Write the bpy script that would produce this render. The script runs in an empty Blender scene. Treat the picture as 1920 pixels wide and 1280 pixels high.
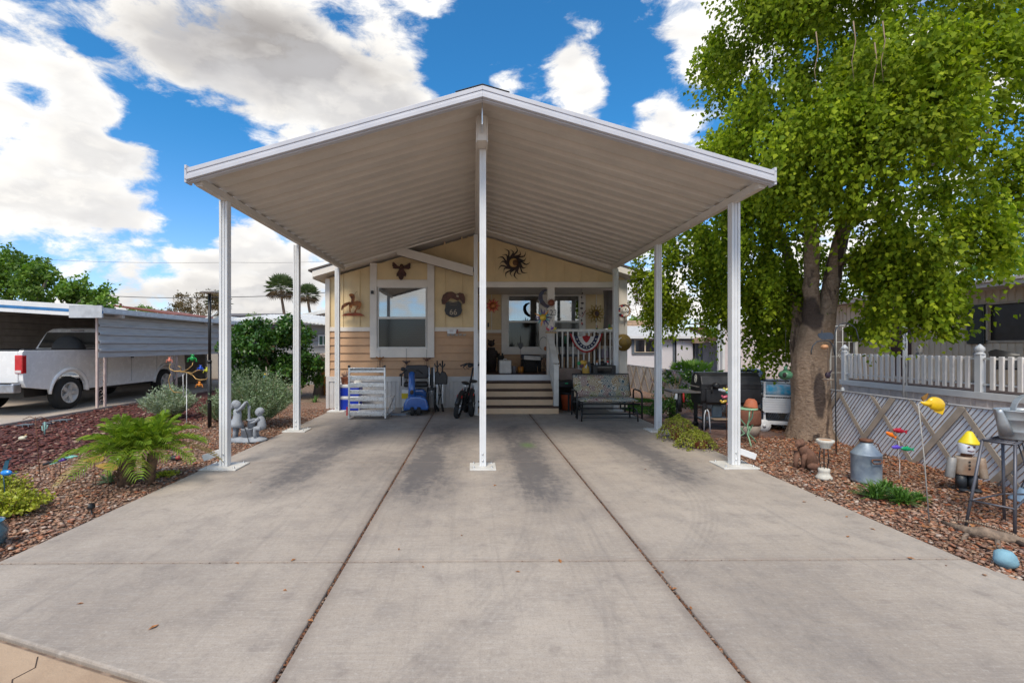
import bpy, math, random
import numpy as np
from mathutils import Vector, Matrix, Euler
random.seed(7); RNG = np.random.default_rng(7)
R = math.radians; PI = math.pi
sc = bpy.context.scene
# ---------------------------------------------------------------- camera
YAW = 0.0114; EYE = 1.5; FOC = 900.0; CX = 898.0; CY = 648.0
cam_d = bpy.data.cameras.new('camera'); cam = bpy.data.objects.new('camera', cam_d)
sc.collection.objects.link(cam); sc.camera = cam
cam.location = (0, 0, EYE); cam.rotation_euler = (R(90), 0, -YAW)
cam_d.sensor_width = 36.0; cam_d.lens = 36.0 * FOC / 1920.0
cam_d.shift_x = (960 - CX) / 1920.0; cam_d.shift_y = (CY - 640) / 1920.0
cam_d.clip_start = 0.05; cam_d.clip_end = 2000
# ---------------------------------------------------------------- light
SUN_EL, SUN_AZ = R(55), R(197)          # azimuth clockwise from +Y
sd = bpy.data.lights.new('sun', 'SUN'); so = bpy.data.objects.new('sun', sd); sc.collection.objects.link(so)
sd.energy = 2.3; sd.angle = R(20); sd.color = (1.0, 0.91, 0.78)
sv = Vector((math.sin(SUN_AZ) * math.cos(SUN_EL), math.cos(SUN_AZ) * math.cos(SUN_EL), math.sin(SUN_EL)))
so.rotation_euler = sv.to_track_quat('Z', 'Y').to_euler(); so.location = sv * 60
sc.view_settings.view_transform = 'Standard'; sc.view_settings.look = 'None'
sc.view_settings.exposure = 0.58
sc.cycles.max_bounces = 8; sc.cycles.diffuse_bounces = 4; sc.cycles.glossy_bounces = 3; sc.cycles.transparent_max_bounces = 12; sc.view_settings.gamma = 1.0

class NT:
    """small node-tree writer"""
    def __init__(s, tree): s.t = tree; s.n = tree.nodes; s.l = tree.links
    def new(s, typ, **kw):
        n = s.n.new(typ)
        for k, v in kw.items(): setattr(n, k, v)
        return n
    def put(s, sock, v):
        if v is None: return
        if isinstance(v, bpy.types.NodeSocket): s.l.new(v, sock)
        else: sock.default_value = v
    def m(s, op, a, b=None, c=None, clamp=False):
        n = s.new('ShaderNodeMath', operation=op, use_clamp=clamp)
        s.put(n.inputs[0], a); s.put(n.inputs[1], b)
        if c is not None: s.put(n.inputs[2], c)
        return n.outputs[0]
    def mr(s, v, a, b, c=0.0, d=1.0, smooth=True):
        n = s.new('ShaderNodeMapRange', interpolation_type='SMOOTHSTEP' if smooth else 'LINEAR')
        s.put(n.inputs[0], v)
        for i, q in enumerate((a, b, c, d)): s.put(n.inputs[i + 1], q)
        return n.outputs[0]
    def mix(s, f, a, b, mode='MIX'):
        n = s.new('ShaderNodeMix', data_type='RGBA', blend_type=mode)
        s.put(n.inputs[0], f); s.put(n.inputs[6], a); s.put(n.inputs[7], b)
        return n.outputs[2]
    def noise(s, vec, scale, detail=4, rough=.55, dist=0.0):
        n = s.new('ShaderNodeTexNoise'); s.put(n.inputs['Vector'], vec)
        n.inputs['Scale'].default_value = scale; n.inputs['Detail'].default_value = detail
        n.inputs['Roughness'].default_value = rough; n.inputs['Distortion'].default_value = dist
        return n.outputs[0]
    def vmul(s, v, k):
        n = s.new('ShaderNodeVectorMath', operation='MULTIPLY'); s.put(n.inputs[0], v); s.put(n.inputs[1], k)
        return n.outputs[0]
    def vadd(s, v, k):
        n = s.new('ShaderNodeVectorMath', operation='ADD'); s.put(n.inputs[0], v); s.put(n.inputs[1], k)
        return n.outputs[0]
    def sep(s, v):
        n = s.new('ShaderNodeSeparateXYZ'); s.put(n.inputs[0], v); return n.outputs
    def comb(s, x, y, z):
        n = s.new('ShaderNodeCombineXYZ')
        for i, q in enumerate((x, y, z)): s.put(n.inputs[i], q)
        return n.outputs[0]
def c4(c): return (c[0], c[1], c[2], 1.0)

w = bpy.data.worlds.new('World'); sc.world = w; w.use_nodes = True
g = NT(w.node_tree); g.n.clear()
out = g.new('ShaderNodeOutputWorld')
sky = g.new('ShaderNodeTexSky', sky_type='NISHITA', sun_disc=False)
sky.sun_elevation = SUN_EL; sky.sun_rotation = SUN_AZ; sky.altitude = 400; sky.air_density = 1.0; sky.dust_density = 0.6; sky.ozone_density = 3.0
tc = g.new('ShaderNodeTexCoord'); d = tc.outputs['Generated']
dx, dy, dz = g.sep(d)
yy = g.m('MAXIMUM', dy, 0.04)
X = g.m('DIVIDE', dx, yy); Z = g.m('DIVIDE', dz, yy)
def blob(px, py, rx, ry, rot=0.0):
    cx = (px - CX) / FOC + YAW; cz = (CY - py) / FOC
    a = g.m('SUBTRACT', X, cx); b = g.m('SUBTRACT', Z, cz)
    c, s_ = math.cos(R(rot)), math.sin(R(rot))
    u = g.m('ADD', g.m('MULTIPLY', a, c * FOC / rx), g.m('MULTIPLY', b, s_ * FOC / rx))
    v = g.m('SUBTRACT', g.m('MULTIPLY', b, c * FOC / ry), g.m('MULTIPLY', a, s_ * FOC / ry))
    q = g.m('ADD', g.m('MULTIPLY', u, u), g.m('MULTIPLY', v, v))
    return g.m('POWER', 2.718, g.m('MULTIPLY', q, -1.0))
bias = None
BL = [  # px, py, rx, ry, rot, weight
    (500, 90, 320, 130, -12, .44), (640, 190, 170, 90, -30, .22), (820, -10, 150, 60, 10, .40), (80, 150, 190, 130, -30, .30), (60, 330, 200, 150, 0, .27),
    (300, 430, 330, 150, -10, .29), (560, 540, 240, 60, 0, .2), (200, 230, 110, 80, -35, .22), (945, 148, 70, 52, -20, .62), (1078, 140, 62, 118, 5, .74), (1280, 70, 90, 75, 30, .26),
    (1250, 222, 92, 46, 0, .34), (1360, 120, 70, 50, 0, .16), (560, 380, 260, 110, 20, .2), (1220, 560, 300, 80, 0, .22), (1750, 350, 300, 260, 0, .12), (700, 600, 900, 40, 0, .1),
    (290, 205, 66, 185, 52, -.42), (415, 305, 70, 150, 58, -.38), (395, 438, 60, 32, 0, -.20), (985, 90, 210, 150, -35, -.34), (1150, 40, 75, 90, 0, -.34), (1330, 250, 60, 40, 0, -.25), (1230, 140, 90, 24, -20, -.18),
    (870, 60, 60, 60, 0, -.10), (1180, 180, 46, 110, 0, -.18), (1190, 320, 130, 60, -30, -.16), (370, 430, 60, 34, 0, -.30), (250, 250, 40, 30, 0, -.2), (100, 170, 60, 22, -30, -.2), (180, 92, 60, 30, -40, -.24), (60, 500, 240, 46, 10, -.30), (60, 180, 70, 20, -30, -.3), (210, 255, 50, 16, -30, -.3), (330, 380, 60, 24, -20, -.25), (330, 520, 160, 16, 0, -.14)]
for (px, py, rx, ry, rot, wt) in BL:
    t = g.m('MULTIPLY', blob(px, py, rx, ry, rot), wt)
    bias = t if bias is None else g.m('ADD', bias, t)
den = g.m('ADD', g.m('MAXIMUM', dz, 0.0), 0.75)
P = g.comb(g.m('DIVIDE', dx, den), g.m('DIVIDE', dy, den), g.m('MULTIPLY', dz, 1.5))
def cloudfield(P, fine=True):
    wv = g.new('ShaderNodeTexNoise'); g.put(wv.inputs['Vector'], P); wv.inputs['Scale'].default_value = 9; wv.inputs['Detail'].default_value = 2
    Pw = g.vadd(P, g.vmul(g.vadd(wv.outputs['Color'], (-.5, -.5, -.5)), (.10, .10, .10)))
    def puff(sc_):
        vo = g.new('ShaderNodeTexVoronoi', feature='SMOOTH_F1'); g.put(vo.inputs['Vector'], Pw); vo.inputs['Scale'].default_value = sc_; vo.inputs['Smoothness'].default_value = .35
        return g.m('SUBTRACT', 1.0, vo.outputs['Distance'])
    a = g.noise(P, 3.8, 3, .52, .2)
    if not fine: return g.m('ADD', g.m('ADD', g.m('MULTIPLY', a, .62), g.m('MULTIPLY', puff(9.0), .20)), .105)
    f = g.noise(P, 18, 6, .68, .3)
    q = g.m('ADD', g.m('MULTIPLY', puff(9.0), .20), g.m('MULTIPLY', puff(21.0), .10))
    return g.m('ADD', g.m('ADD', g.m('MULTIPLY', a, .62), q), g.m('ADD', g.m('MULTIPLY', f, .34), -.135))
N = cloudfield(P); N = g.m('ADD', g.m('MULTIPLY', g.m('SUBTRACT', N, .515), 2.1), .50)
D = g.m('ADD', N, bias)
D = g.m('ADD', D, g.mr(dy, .0, -.3, -.035, .12))  # extra cloud added out of view behind the camera, to neutralise blue ambient light
mask = g.mr(D, .42, .68)
Nl = cloudfield(g.vadd(P, (-0.012, -0.016, 0.030)), False); Nl = g.m('ADD', g.m('MULTIPLY', g.m('SUBTRACT', Nl, .515), 2.1), .50)
lit = g.mr(g.m('SUBTRACT', N, Nl), -.09, .09, 0, 1)
thick = g.mr(D, .60, .95)
big = g.m('MAXIMUM', g.m('MULTIPLY', blob(500, 100, 290, 100, -14), 1.0), g.m('MULTIPLY', blob(430, 580, 520, 90, 0), .35))
soft = g.mr(g.noise(P, 5, 5, .55), .32, .66, .55, 1.15)
shade = g.m('MULTIPLY', g.m('MULTIPLY', g.m('ADD', g.m('MULTIPLY', thick, .30), big), soft), g.m('SUBTRACT', 1.12, g.m('MULTIPLY', lit, .35)), clamp=True)
ccol = g.mix(shade, (1.0, .975, .93, 1), (.35, .33, .32, 1))
ccol = g.mix(g.m('MULTIPLY', g.m('SUBTRACT', 1.0, lit), .22), ccol, (.58, .60, .64, 1))
ccol = g.mix(g.m('MULTIPLY', g.mr(g.noise(g.vadd(P, (3, 1, 2)), 7, 3, .55), .44, .66), .42), ccol, (.50, .495, .51, 1))
hz = g.mr(dz, .0, .42)
skc = g.mix(hz, (.92, 1.02, 1.22, 1), (.27, .86, 1.14, 1))
bg1 = g.new('ShaderNodeBackground'); g.put(bg1.inputs[0], g.mix(1.0, sky.outputs[0], skc, 'MULTIPLY')); bg1.inputs[1].default_value = 0.115
bg2 = g.new('ShaderNodeBackground'); g.put(bg2.inputs[0], ccol); bg2.inputs[1].default_value = .83
ms = g.new('ShaderNodeMixShader'); g.put(ms.inputs[0], mask)
g.l.new(bg1.outputs[0], ms.inputs[1]); g.l.new(bg2.outputs[0], ms.inputs[2]); g.l.new(ms.outputs[0], out.inputs[0])
w.cycles.sampling_method = 'MANUAL'; w.cycles.sample_map_resolution = 512

# ---------------------------------------------------------------- pixel helpers: where a thing seen in the photo stands
def ray(px, py):
    u = (px - CX) / FOC; v = (CY - py) / FOC
    return Vector((math.sin(YAW) + u * math.cos(YAW), math.cos(YAW) - u * math.sin(YAW), v))
def W(px, py, Y):
    r_ = ray(px, py); t = Y / r_.y; return Vector((r_.x * t, Y, EYE + r_.z * t))
def WX(px, Y): return W(px, 648, Y).x
def WZ(py, Y): return EYE + (CY - py) / FOC * Y
def G(px, py, z=0.0):
    r_ = ray(px, py); t = (z - EYE) / r_.z; return Vector((r_.x * t, r_.y * t, z))

# ---------------------------------------------------------------- materials
MATS = {}
def mat(name, col, rough=.6, metal=0.0, var=.14, scale=6.0, bump=0.0, bscale=60.0, col2=None, stretch=(1, 1, 1), spec=.5, coat=0.0, trans=0.0, detail=5):
    if name in MATS: return MATS[name]
    m = bpy.data.materials.new(name); m.use_nodes = True; MATS[name] = m
    g = NT(m.node_tree); b = g.n['Principled BSDF']
    tc = g.new('ShaderNodeTexCoord'); v = g.vmul(tc.outputs['Object'], stretch)
    n = g.noise(v, scale, detail, .6)
    lo = col2 if col2 else tuple(x * (1 - var) for x in col)
    hi = col if col2 else tuple(min(1, x * (1 + var)) for x in col)
    g.put(b.inputs['Base Color'], g.mix(g.mr(n, .32, .68), c4(lo), c4(hi)))
    g.put(b.inputs['Roughness'], g.mr(n, .3, .7, max(0, rough - .07), min(1, rough + .07)))
    b.inputs['Metallic'].default_value = metal; b.inputs['Specular IOR Level'].default_value = spec
    if coat: b.inputs['Coat Weight'].default_value = coat; b.inputs['Coat Roughness'].default_value = .12
    if trans: b.inputs['Transmission Weight'].default_value = trans
    if bump:
        bn = g.new('ShaderNodeBump'); bn.inputs['Strength'].default_value = bump; bn.inputs['Distance'].default_value = .01
        g.put(bn.inputs['Height'], g.noise(v, bscale, 4, .6)); g.l.new(bn.outputs[0], b.inputs['Normal'])
    return m
def islandmat(name, cols, rough=.6, trans=0.0, noise=.25, spec=.4):
    """colour picked per leaf or stone; trans = share of light let through"""
    if name in MATS: return MATS[name]
    m = bpy.data.materials.new(name); m.use_nodes = True; MATS[name] = m
    g = NT(m.node_tree); b = g.n['Principled BSDF']; o = g.n['Material Output']
    geo = g.new('ShaderNodeNewGeometry'); r = g.new('ShaderNodeValToRGB')
    g.put(r.inputs[0], geo.outputs['Random Per Island'])
    el = r.color_ramp.elements
    for i, c in enumerate(cols):
        p = i / max(1, len(cols) - 1)
        e = el[i] if i < 2 else el.new(p)
        e.position = p; e.color = c4(c)
    tc = g.new('ShaderNodeTexCoord')
    n = g.noise(tc.outputs['Object'], 1.3, 3, .5)
    col = g.mix(1.0, r.outputs[0], g.mix(g.mr(n, .3, .7), (1 - noise, 1 - noise, 1 - noise, 1), (1 + noise, 1 + noise, 1 + noise, 1)), 'MULTIPLY')
    g.put(b.inputs['Base Color'], col); b.inputs['Roughness'].default_value = rough; b.inputs['Specular IOR Level'].default_value = spec
    if trans:
        t = g.new('ShaderNodeBsdfTranslucent'); g.put(t.inputs[0], g.mix(1.0, col, (1.25, 1.35, .55, 1), 'MULTIPLY'))
        x = g.new('ShaderNodeMixShader'); x.inputs[0].default_value = trans
        g.l.new(b.outputs[0], x.inputs[1]); g.l.new(t.outputs[0], x.inputs[2]); g.l.new(x.outputs[0], o.inputs[0])
    return m
def glassmat(name, tint=(.1, .11, .12), refl=.4, rough=.02):
    if name in MATS: return MATS[name]
    m = bpy.data.materials.new(name); m.use_nodes = True; MATS[name] = m
    g = NT(m.node_tree); g.n.remove(g.n['Principled BSDF']); o = g.n['Material Output']
    gl = g.new('ShaderNodeBsdfGlossy'); gl.inputs['Roughness'].default_value = rough; gl.inputs[0].default_value = (.9, .93, .95, 1)
    tr = g.new('ShaderNodeBsdfTransparent'); tr.inputs[0].default_value = c4(tint)
    fr = g.new('ShaderNodeFresnel'); fr.inputs[0].default_value = 1.5
    x = g.new('ShaderNodeMixShader'); g.put(x.inputs[0], g.m('ADD', fr.outputs[0], refl, clamp=True))
    g.l.new(tr.outputs[0], x.inputs[1]); g.l.new(gl.outputs[0], x.inputs[2]); g.l.new(x.outputs[0], o.inputs[0])
    return m
white = mat('white_paint', (.71, .715, .72), .45, var=.05, scale=3, bump=.05)
whitedirty = mat('weathered_white_paint', (.70, .68, .64), .6, scale=4, col2=(.56, .54, .50), bump=.15)
alum = mat('bare_aluminium', (.66, .67, .68), .33, metal=.85, var=.1, scale=20)
roofmet = mat('beige_roof_metal', (.68, .62, .55), .5, var=.05, scale=2)
fasciam = mat('white_fascia_metal', (.54, .54, .58), .36, var=.04, scale=2)
trimw = mat('house_trim_paint', (.74, .68, .61), .55, var=.05, scale=3, bump=.08)
cream = mat('cream_board_paint', (.72, .55, .31), .65, var=.06, scale=3, bump=.15, bscale=90)
tan = mat('tan_lap_paint', (.52, .315, .18), .65, var=.07, scale=3, bump=.15, bscale=90)
skirtm = mat('skirting_vinyl', (.58, .56, .54), .5, var=.06, scale=4)
black = mat('black_plastic', (.012, .012, .013), .45, var=.3)
blackmet = mat('black_powder_coat', (.016, .016, .017), .4, var=.3, spec=.5)
rubber = mat('rubber', (.02, .02, .02), .8, var=.3, bump=.3)
darkint = mat('dark_interior', (.02, .018, .016), .9)  # near-black: stands in for shade inside rooms, doorways and holes; plain colour elsewhere
brown = mat('deck_brown', (.085, .042, .028), .7, var=.25, scale=8)
terra = mat('terracotta', (.42, .14, .065), .75, col2=(.30, .10, .05), scale=9, bump=.1)
winglass = glassmat('window_glass', (.50, .52, .53), .24)
screenglass = glassmat('screened_glass', (.30, .28, .26), .0, .10)

# ---------------------------------------------------------------- mesh helpers
class MB:
    def __init__(s): s.v = []; s.f = []; s.mi = []; s.sm = []; s.cur = 0; s.smooth = False; s.pc = []
    def add(s, vs, fs):
        o = len(s.v); s.pc.append((o, len(s.f))); s.v += [tuple(p) for p in vs]
        for f in fs: s.f.append([i + o for i in f]); s.mi.append(s.cur); s.sm.append(s.smooth)
        return s
    def mat(s, i, smooth=False): s.cur = i; s.smooth = smooth; return s
    def box(s, x0, x1, y0, y1, z0, z1, M_=None):
        vs = [Vector(p) for p in ((x0, y0, z0), (x1, y0, z0), (x1, y1, z0), (x0, y1, z0), (x0, y0, z1), (x1, y0, z1), (x1, y1, z1), (x0, y1, z1))]
        if M_ is not None: vs = [M_ @ p for p in vs]
        return s.add(vs, [(0, 3, 2, 1), (4, 5, 6, 7), (0, 1, 5, 4), (1, 2, 6, 5), (2, 3, 7, 6), (3, 0, 4, 7)])
    def bar(s, a, b, w_, h_, up=(0, 0, 1)):
        a = Vector(a); b = Vector(b); t = (b - a); L = t.length; t.normalize(); u = Vector(up)
        if abs(t.dot(u)) > .98: u = Vector((0, 1, 0))
        sx = t.cross(u).normalized(); u2 = sx.cross(t).normalized()
        vs = []
        for q in (a, b):
            for (i, j) in ((-1, -1), (1, -1), (1, 1), (-1, 1)): vs.append(q + sx * (i * w_ / 2) + u2 * (j * h_ / 2))
        return s.add(vs, [(0, 1, 2, 3), (7, 6, 5, 4), (0, 4, 5, 1), (1, 5, 6, 2), (2, 6, 7, 3), (3, 7, 4, 0)])
    def tube(s, pts, r, n=8, cap=True):
        pts = [Vector(p) for p in pts]; k = len(pts)
        rs = r if isinstance(r, (list, tuple)) else [r] * k
        vs = []; prev = None
        for i, p in enumerate(pts):
            t = (pts[min(i + 1, k - 1)] - pts[max(i - 1, 0)])
            if t.length < 1e-9: t = Vector((0, 0, 1))
            t.normalize()
            if prev is None:
                u = Vector((0, 0, 1)) if abs(t.z) < .9 else Vector((1, 0, 0))
                u = (u - t * u.dot(t)).normalized()
            else:
                u = prev - t * prev.dot(t); u = u.normalized() if u.length > 1e-6 else t.orthogonal().normalized()
            prev = u; v_ = t.cross(u)
            for j in range(n):
                a = 2 * PI * j / n; vs.append(p + (u * math.cos(a) + v_ * math.sin(a)) * rs[i])
        fs = []
        for i in range(k - 1):
            for j in range(n): fs.append((i * n + j, i * n + (j + 1) % n, (i + 1) * n + (j + 1) % n, (i + 1) * n + j))
        if cap: fs.append(list(range(n))[::-1]); fs.append([(k - 1) * n + j for j in range(n)])
        sm = s.smooth; s.smooth = True; s.add(vs, fs); s.smooth = sm
        if cap: s.sm[-1] = s.sm[-2] = False
        return s
    def lathe(s, prof, c=(0, 0, 0), n=20, M_=None, cap=True, sy=1.0):
        vs = []; c = Vector(c)
        for (r_, z) in prof:
            for j in range(n):
                a = 2 * PI * j / n; p = Vector((r_ * math.cos(a), r_ * math.sin(a) * sy, z))
                if M_ is not None: p = M_ @ p
                vs.append(p + c)
        fs = []
        for i in range(len(prof) - 1):
            for j in range(n): fs.append((i * n + j, i * n + (j + 1) % n, (i + 1) * n + (j + 1) % n, (i + 1) * n + j))
        if cap: fs.append(list(range(n))[::-1]); fs.append([(len(prof) - 1) * n + j for j in range(n)])
        sm = s.smooth; s.smooth = True; s.add(vs, fs); s.smooth = sm
        return s
    def ball(s, c, r, n=12, M_=None, lump=0.0):
        if not isinstance(r, (tuple, list)): r = (r, r, r)
        vs = []; fs = []; k = max(5, n // 2 + 1); c = Vector(c)
        for i in range(k):
            th = PI * i / (k - 1)
            for j in range(n):
                a = 2 * PI * j / n; q = 1 + (lump * (math.sin(3 * a + 2 * th) * .5 + math.sin(5 * th + a) * .5) if 0 < i < k - 1 else 0)
                p = Vector((r[0] * math.sin(th) * math.cos(a) * q, r[1] * math.sin(th) * math.sin(a) * q, r[2] * math.cos(th) * q))
                if M_ is not None: p = M_ @ p
                vs.append(p + c)
        for i in range(k - 1):
            for j in range(n): fs.append((i * n + j, (i + 1) * n + j, (i + 1) * n + (j + 1) % n, i * n + (j + 1) % n))
        sm = s.smooth; s.smooth = True; s.add(vs, fs); s.smooth = sm
        return s
    def prism(s, pts, y0, y1, M_=None):
        """outline in x,z pushed along y"""
        n = len(pts); vs = [Vector((p[0], y0, p[1])) for p in pts] + [Vector((p[0], y1, p[1])) for p in pts]
        if M_ is not None: vs = [M_ @ p for p in vs]
        fs = [list(range(n)), list(range(n, 2 * n))[::-1]] + [(i, i + n, (i + 1) % n + n, (i + 1) % n) for i in range(n)]
        return s.add(vs, fs)
    def slab(s, pts, z0, z1):
        """outline in x,y (counter-clockwise) with thickness"""
        n = len(pts); vs = [(p[0], p[1], z0) for p in pts] + [(p[0], p[1], z1) for p in pts]
        return s.add(vs, [list(range(n))[::-1], list(range(n, 2 * n))] + [(i, (i + 1) % n, (i + 1) % n + n, i + n) for i in range(n)])
    def build(s, name, m, parent=None, loc=None, bevel=0.0, seg=2, **tags):
        me = bpy.data.meshes.new(name); me.from_pydata(s.v, [], s.f)
        ml = m if isinstance(m, (list, tuple)) else [m]
        for q in ml: me.materials.append(q)
        me.polygons.foreach_set('material_index', [min(i, len(ml) - 1) for i in s.mi])
        me.polygons.foreach_set('use_smooth', s.sm); me.update()
        o = bpy.data.objects.new(name, me); sc.collection.objects.link(o)
        if parent is not None: o.parent = parent
        if loc is not None: o.location = loc
        if bevel:
            b = o.modifiers.new('bevel', 'BEVEL'); b.width = bevel; b.segments = seg; b.limit_method = 'ANGLE'; b.angle_limit = R(40)
        for k, v in tags.items(): o[k] = v
        return o
def split(mb, name, m, parent=None, bevel=0.0, seg=2):
    """each piece added to mb becomes an object of its own"""
    pc = mb.pc + [(len(mb.v), len(mb.f))]; res = []
    for (a, fa), (b_, fb_) in zip(pc, pc[1:]):
        q = MB(); q.v = mb.v[a:b_]; q.f = [[i - a for i in f] for f in mb.f[fa:fb_]]; q.mi = mb.mi[fa:fb_]; q.sm = mb.sm[fa:fb_]
        res.append(q.build(name, m, parent, bevel=bevel, seg=seg))
    return res
def thing(name, label, cat, loc=(0, 0, 0), rotz=0.0, group=None, rot=None):
    o = bpy.data.objects.new(name, None); sc.collection.objects.link(o); o.empty_display_size = .1
    o.location = loc; o.rotation_euler = rot if rot else (0, 0, rotz)
    o['label'] = label; o['category'] = cat
    if group: o['group'] = group
    return o
def tag(o, label, cat, group=None, kind=None):
    if label: o['label'] = label; o['category'] = cat
    if group: o['group'] = group
    if kind: o['kind'] = kind
    return o
def dup(root, loc, rotz=None, label=None):
    c = root.copy(); sc.collection.objects.link(c); c.location = loc
    if rotz is not None: c.rotation_euler = (c.rotation_euler[0], c.rotation_euler[1], rotz)
    if label: c['label'] = label
    for ch in [o for o in sc.objects if o.parent == root]:
        k = ch.copy(); sc.collection.objects.link(k); k.parent = c
        for gch in [o for o in sc.objects if o.parent == ch]:
            q = gch.copy(); sc.collection.objects.link(q); q.parent = k
    return c
def text(s, size, parent, loc, rot, m, name='lettering', ext=.003, squash=1.0):
    cu = bpy.data.curves.new(name, 'FONT'); cu.body = s; cu.size = size; cu.extrude = ext; cu.align_x = 'CENTER'; cu.align_y = 'CENTER'
    t = bpy.data.objects.new(name, cu); sc.collection.objects.link(t)
    me = bpy.data.meshes.new_from_object(t); bpy.data.objects.remove(t)
    o = bpy.data.objects.new(name, me); sc.collection.objects.link(o); me.materials.clear(); me.materials.append(m)
    o.parent = parent; o.location = loc; o.rotation_euler = rot; o.scale = (squash, 1, 1)
    return o
def scatter(name, tv, tf, pos, rot, scl, m, parent=None, mats=None):
    """many copies of one small shape joined in one mesh; rot (n,3,3), scl (n,3)"""
    tv = np.array(tv, float); n = len(pos); k = len(tv)
    v = tv[None] * scl[:, None, :]
    v = np.einsum('nij,nkj->nki', rot, v) + pos[:, None, :]
    v = v.reshape(-1, 3); nf = len(tf); sz = len(tf[0])
    f = (np.array(tf)[None] + (np.arange(n) * k)[:, None, None]).reshape(-1)
    me = bpy.data.meshes.new(name)
    me.vertices.add(len(v)); me.vertices.foreach_set('co', v.reshape(-1))
    me.loops.add(len(f)); me.loops.foreach_set('vertex_index', f.astype(np.int32))
    me.polygons.add(n * nf); me.polygons.foreach_set('loop_start', np.arange(0, n * nf * sz, sz, dtype=np.int32))
    me.polygons.foreach_set('loop_total', np.full(n * nf, sz, dtype=np.int32))
    me.update(calc_edges=True); me.validate()
    me.materials.append(m)
    o = bpy.data.objects.new(name, me); sc.collection.objects.link(o)
    if parent is not None: o.parent = parent
    return o
def rotmats(n, axis=None, tilt=1.0):
    """random frames: z axis near (0,0,1) by tilt"""
    a = RNG.uniform(0, 2 * PI, n); t = RNG.normal(0, tilt, n); b = RNG.uniform(0, 2 * PI, n)
    ca, sa, ct, st, cb, sb = np.cos(a), np.sin(a), np.cos(t), np.sin(t), np.cos(b), np.sin(b)
    Z0 = np.zeros(n); I = np.ones(n)
    Ra = np.stack([np.stack([ca, -sa, Z0], 1), np.stack([sa, ca, Z0], 1), np.stack([Z0, Z0, I], 1)], 1)
    Rt = np.stack([np.stack([I, Z0, Z0], 1), np.stack([Z0, ct, -st], 1), np.stack([Z0, st, ct], 1)], 1)
    Rb = np.stack([np.stack([cb, -sb, Z0], 1), np.stack([sb, cb, Z0], 1), np.stack([Z0, Z0, I], 1)], 1)
    return Ra @ Rt @ Rb
LEAF_V = [(0, 0, 0), (.42, .30, .10), (0, 1.0, -.05), (-.42, .30, .10)]
LEAF_F = [(0, 1, 2), (0, 2, 3)]
def leafrot(dirs, spread=.6):
    """frames whose y axis (leaf length) follows dirs"""
    n = len(dirs); y = dirs + RNG.normal(0, spread, (n, 3)); y /= np.linalg.norm(y, axis=1)[:, None]
    r = RNG.normal(0, 1, (n, 3)); x = np.cross(y, r); x /= np.linalg.norm(x, axis=1)[:, None]
    z = np.cross(x, y); return np.stack([x, y, z], 2)
KEEPOUT = []
def crown(name, ells, nstr, per, slen, lsize, m, parent=None, droop=1.0, inner=.2, spread=.5, shell=(.72, 1.02), clump=14):
    """foliage: leafy strands hung from the skins of several lobes"""
    vol = np.array([e[1][0] * e[1][1] + e[1][1] * e[1][2] + e[1][0] * e[1][2] for e in ells]); vol = vol / vol.sum()
    P_, D_ = [], []
    for (c, r), q in zip(ells, vol):
        n = int(nstr * q)
        nc_ = max(6, n // clump); uc = RNG.normal(0, 1, (nc_, 3)); uc /= np.linalg.norm(uc, axis=1)[:, None]
        u = uc[RNG.integers(0, nc_, n)] + RNG.normal(0, .13, (n, 3)); u /= np.linalg.norm(u, axis=1)[:, None]
        # clumpy radius so the outline is uneven
        wob = 1 + .10 * np.sin(5 * u[:, 0] + 3 * u[:, 2] + c[0]) + .09 * np.sin(7 * u[:, 1] - 4 * u[:, 2] + c[2]) + .06 * np.sin(13 * u[:, 0] - 9 * u[:, 1])
        rad = RNG.uniform(shell[0], shell[1], n); inn = RNG.random(n) < inner; rad[inn] = RNG.uniform(.2, .75, inn.sum())
        o = np.array(c) + u * np.array(r) * (rad * wob)[:, None]
        L = slen * RNG.uniform(.5, 1.5, n)
        outv = u * np.array([1, 1, .3]); outv += RNG.normal(0, .35, (n, 3))
        for k in range(per):
            t = (k + RNG.random(n)) / per
            p = o + outv * (L * t * (1 - droop * .5 * t) * .55)[:, None] + np.array([0, 0, -1]) * (L * t * t * droop)[:, None]
            if droop < .3: p = o + outv * (L * t * .8)[:, None]
            p += RNG.normal(0, lsize * .55, (n, 3))
            P_.append(p); D_.append(outv * .5 + np.array([0, 0, -1.0]) * (droop * 1.1))
    P_ = np.concatenate(P_); D_ = np.concatenate(D_); keep = np.ones(len(P_), bool)
    for (a, b_) in KEEPOUT: keep &= ~(np.all(P_ > a, 1) & np.all(P_ < b_, 1) & (RNG.random(len(P_)) < .96))
    P_ = P_[keep]; D_ = D_[keep]; n = len(P_); s = lsize * RNG.uniform(.65, 1.25, n)
    return scatter(name, LEAF_V, LEAF_F, P_, leafrot(D_, spread), np.stack([s, s, s], 1), m, parent)
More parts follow.
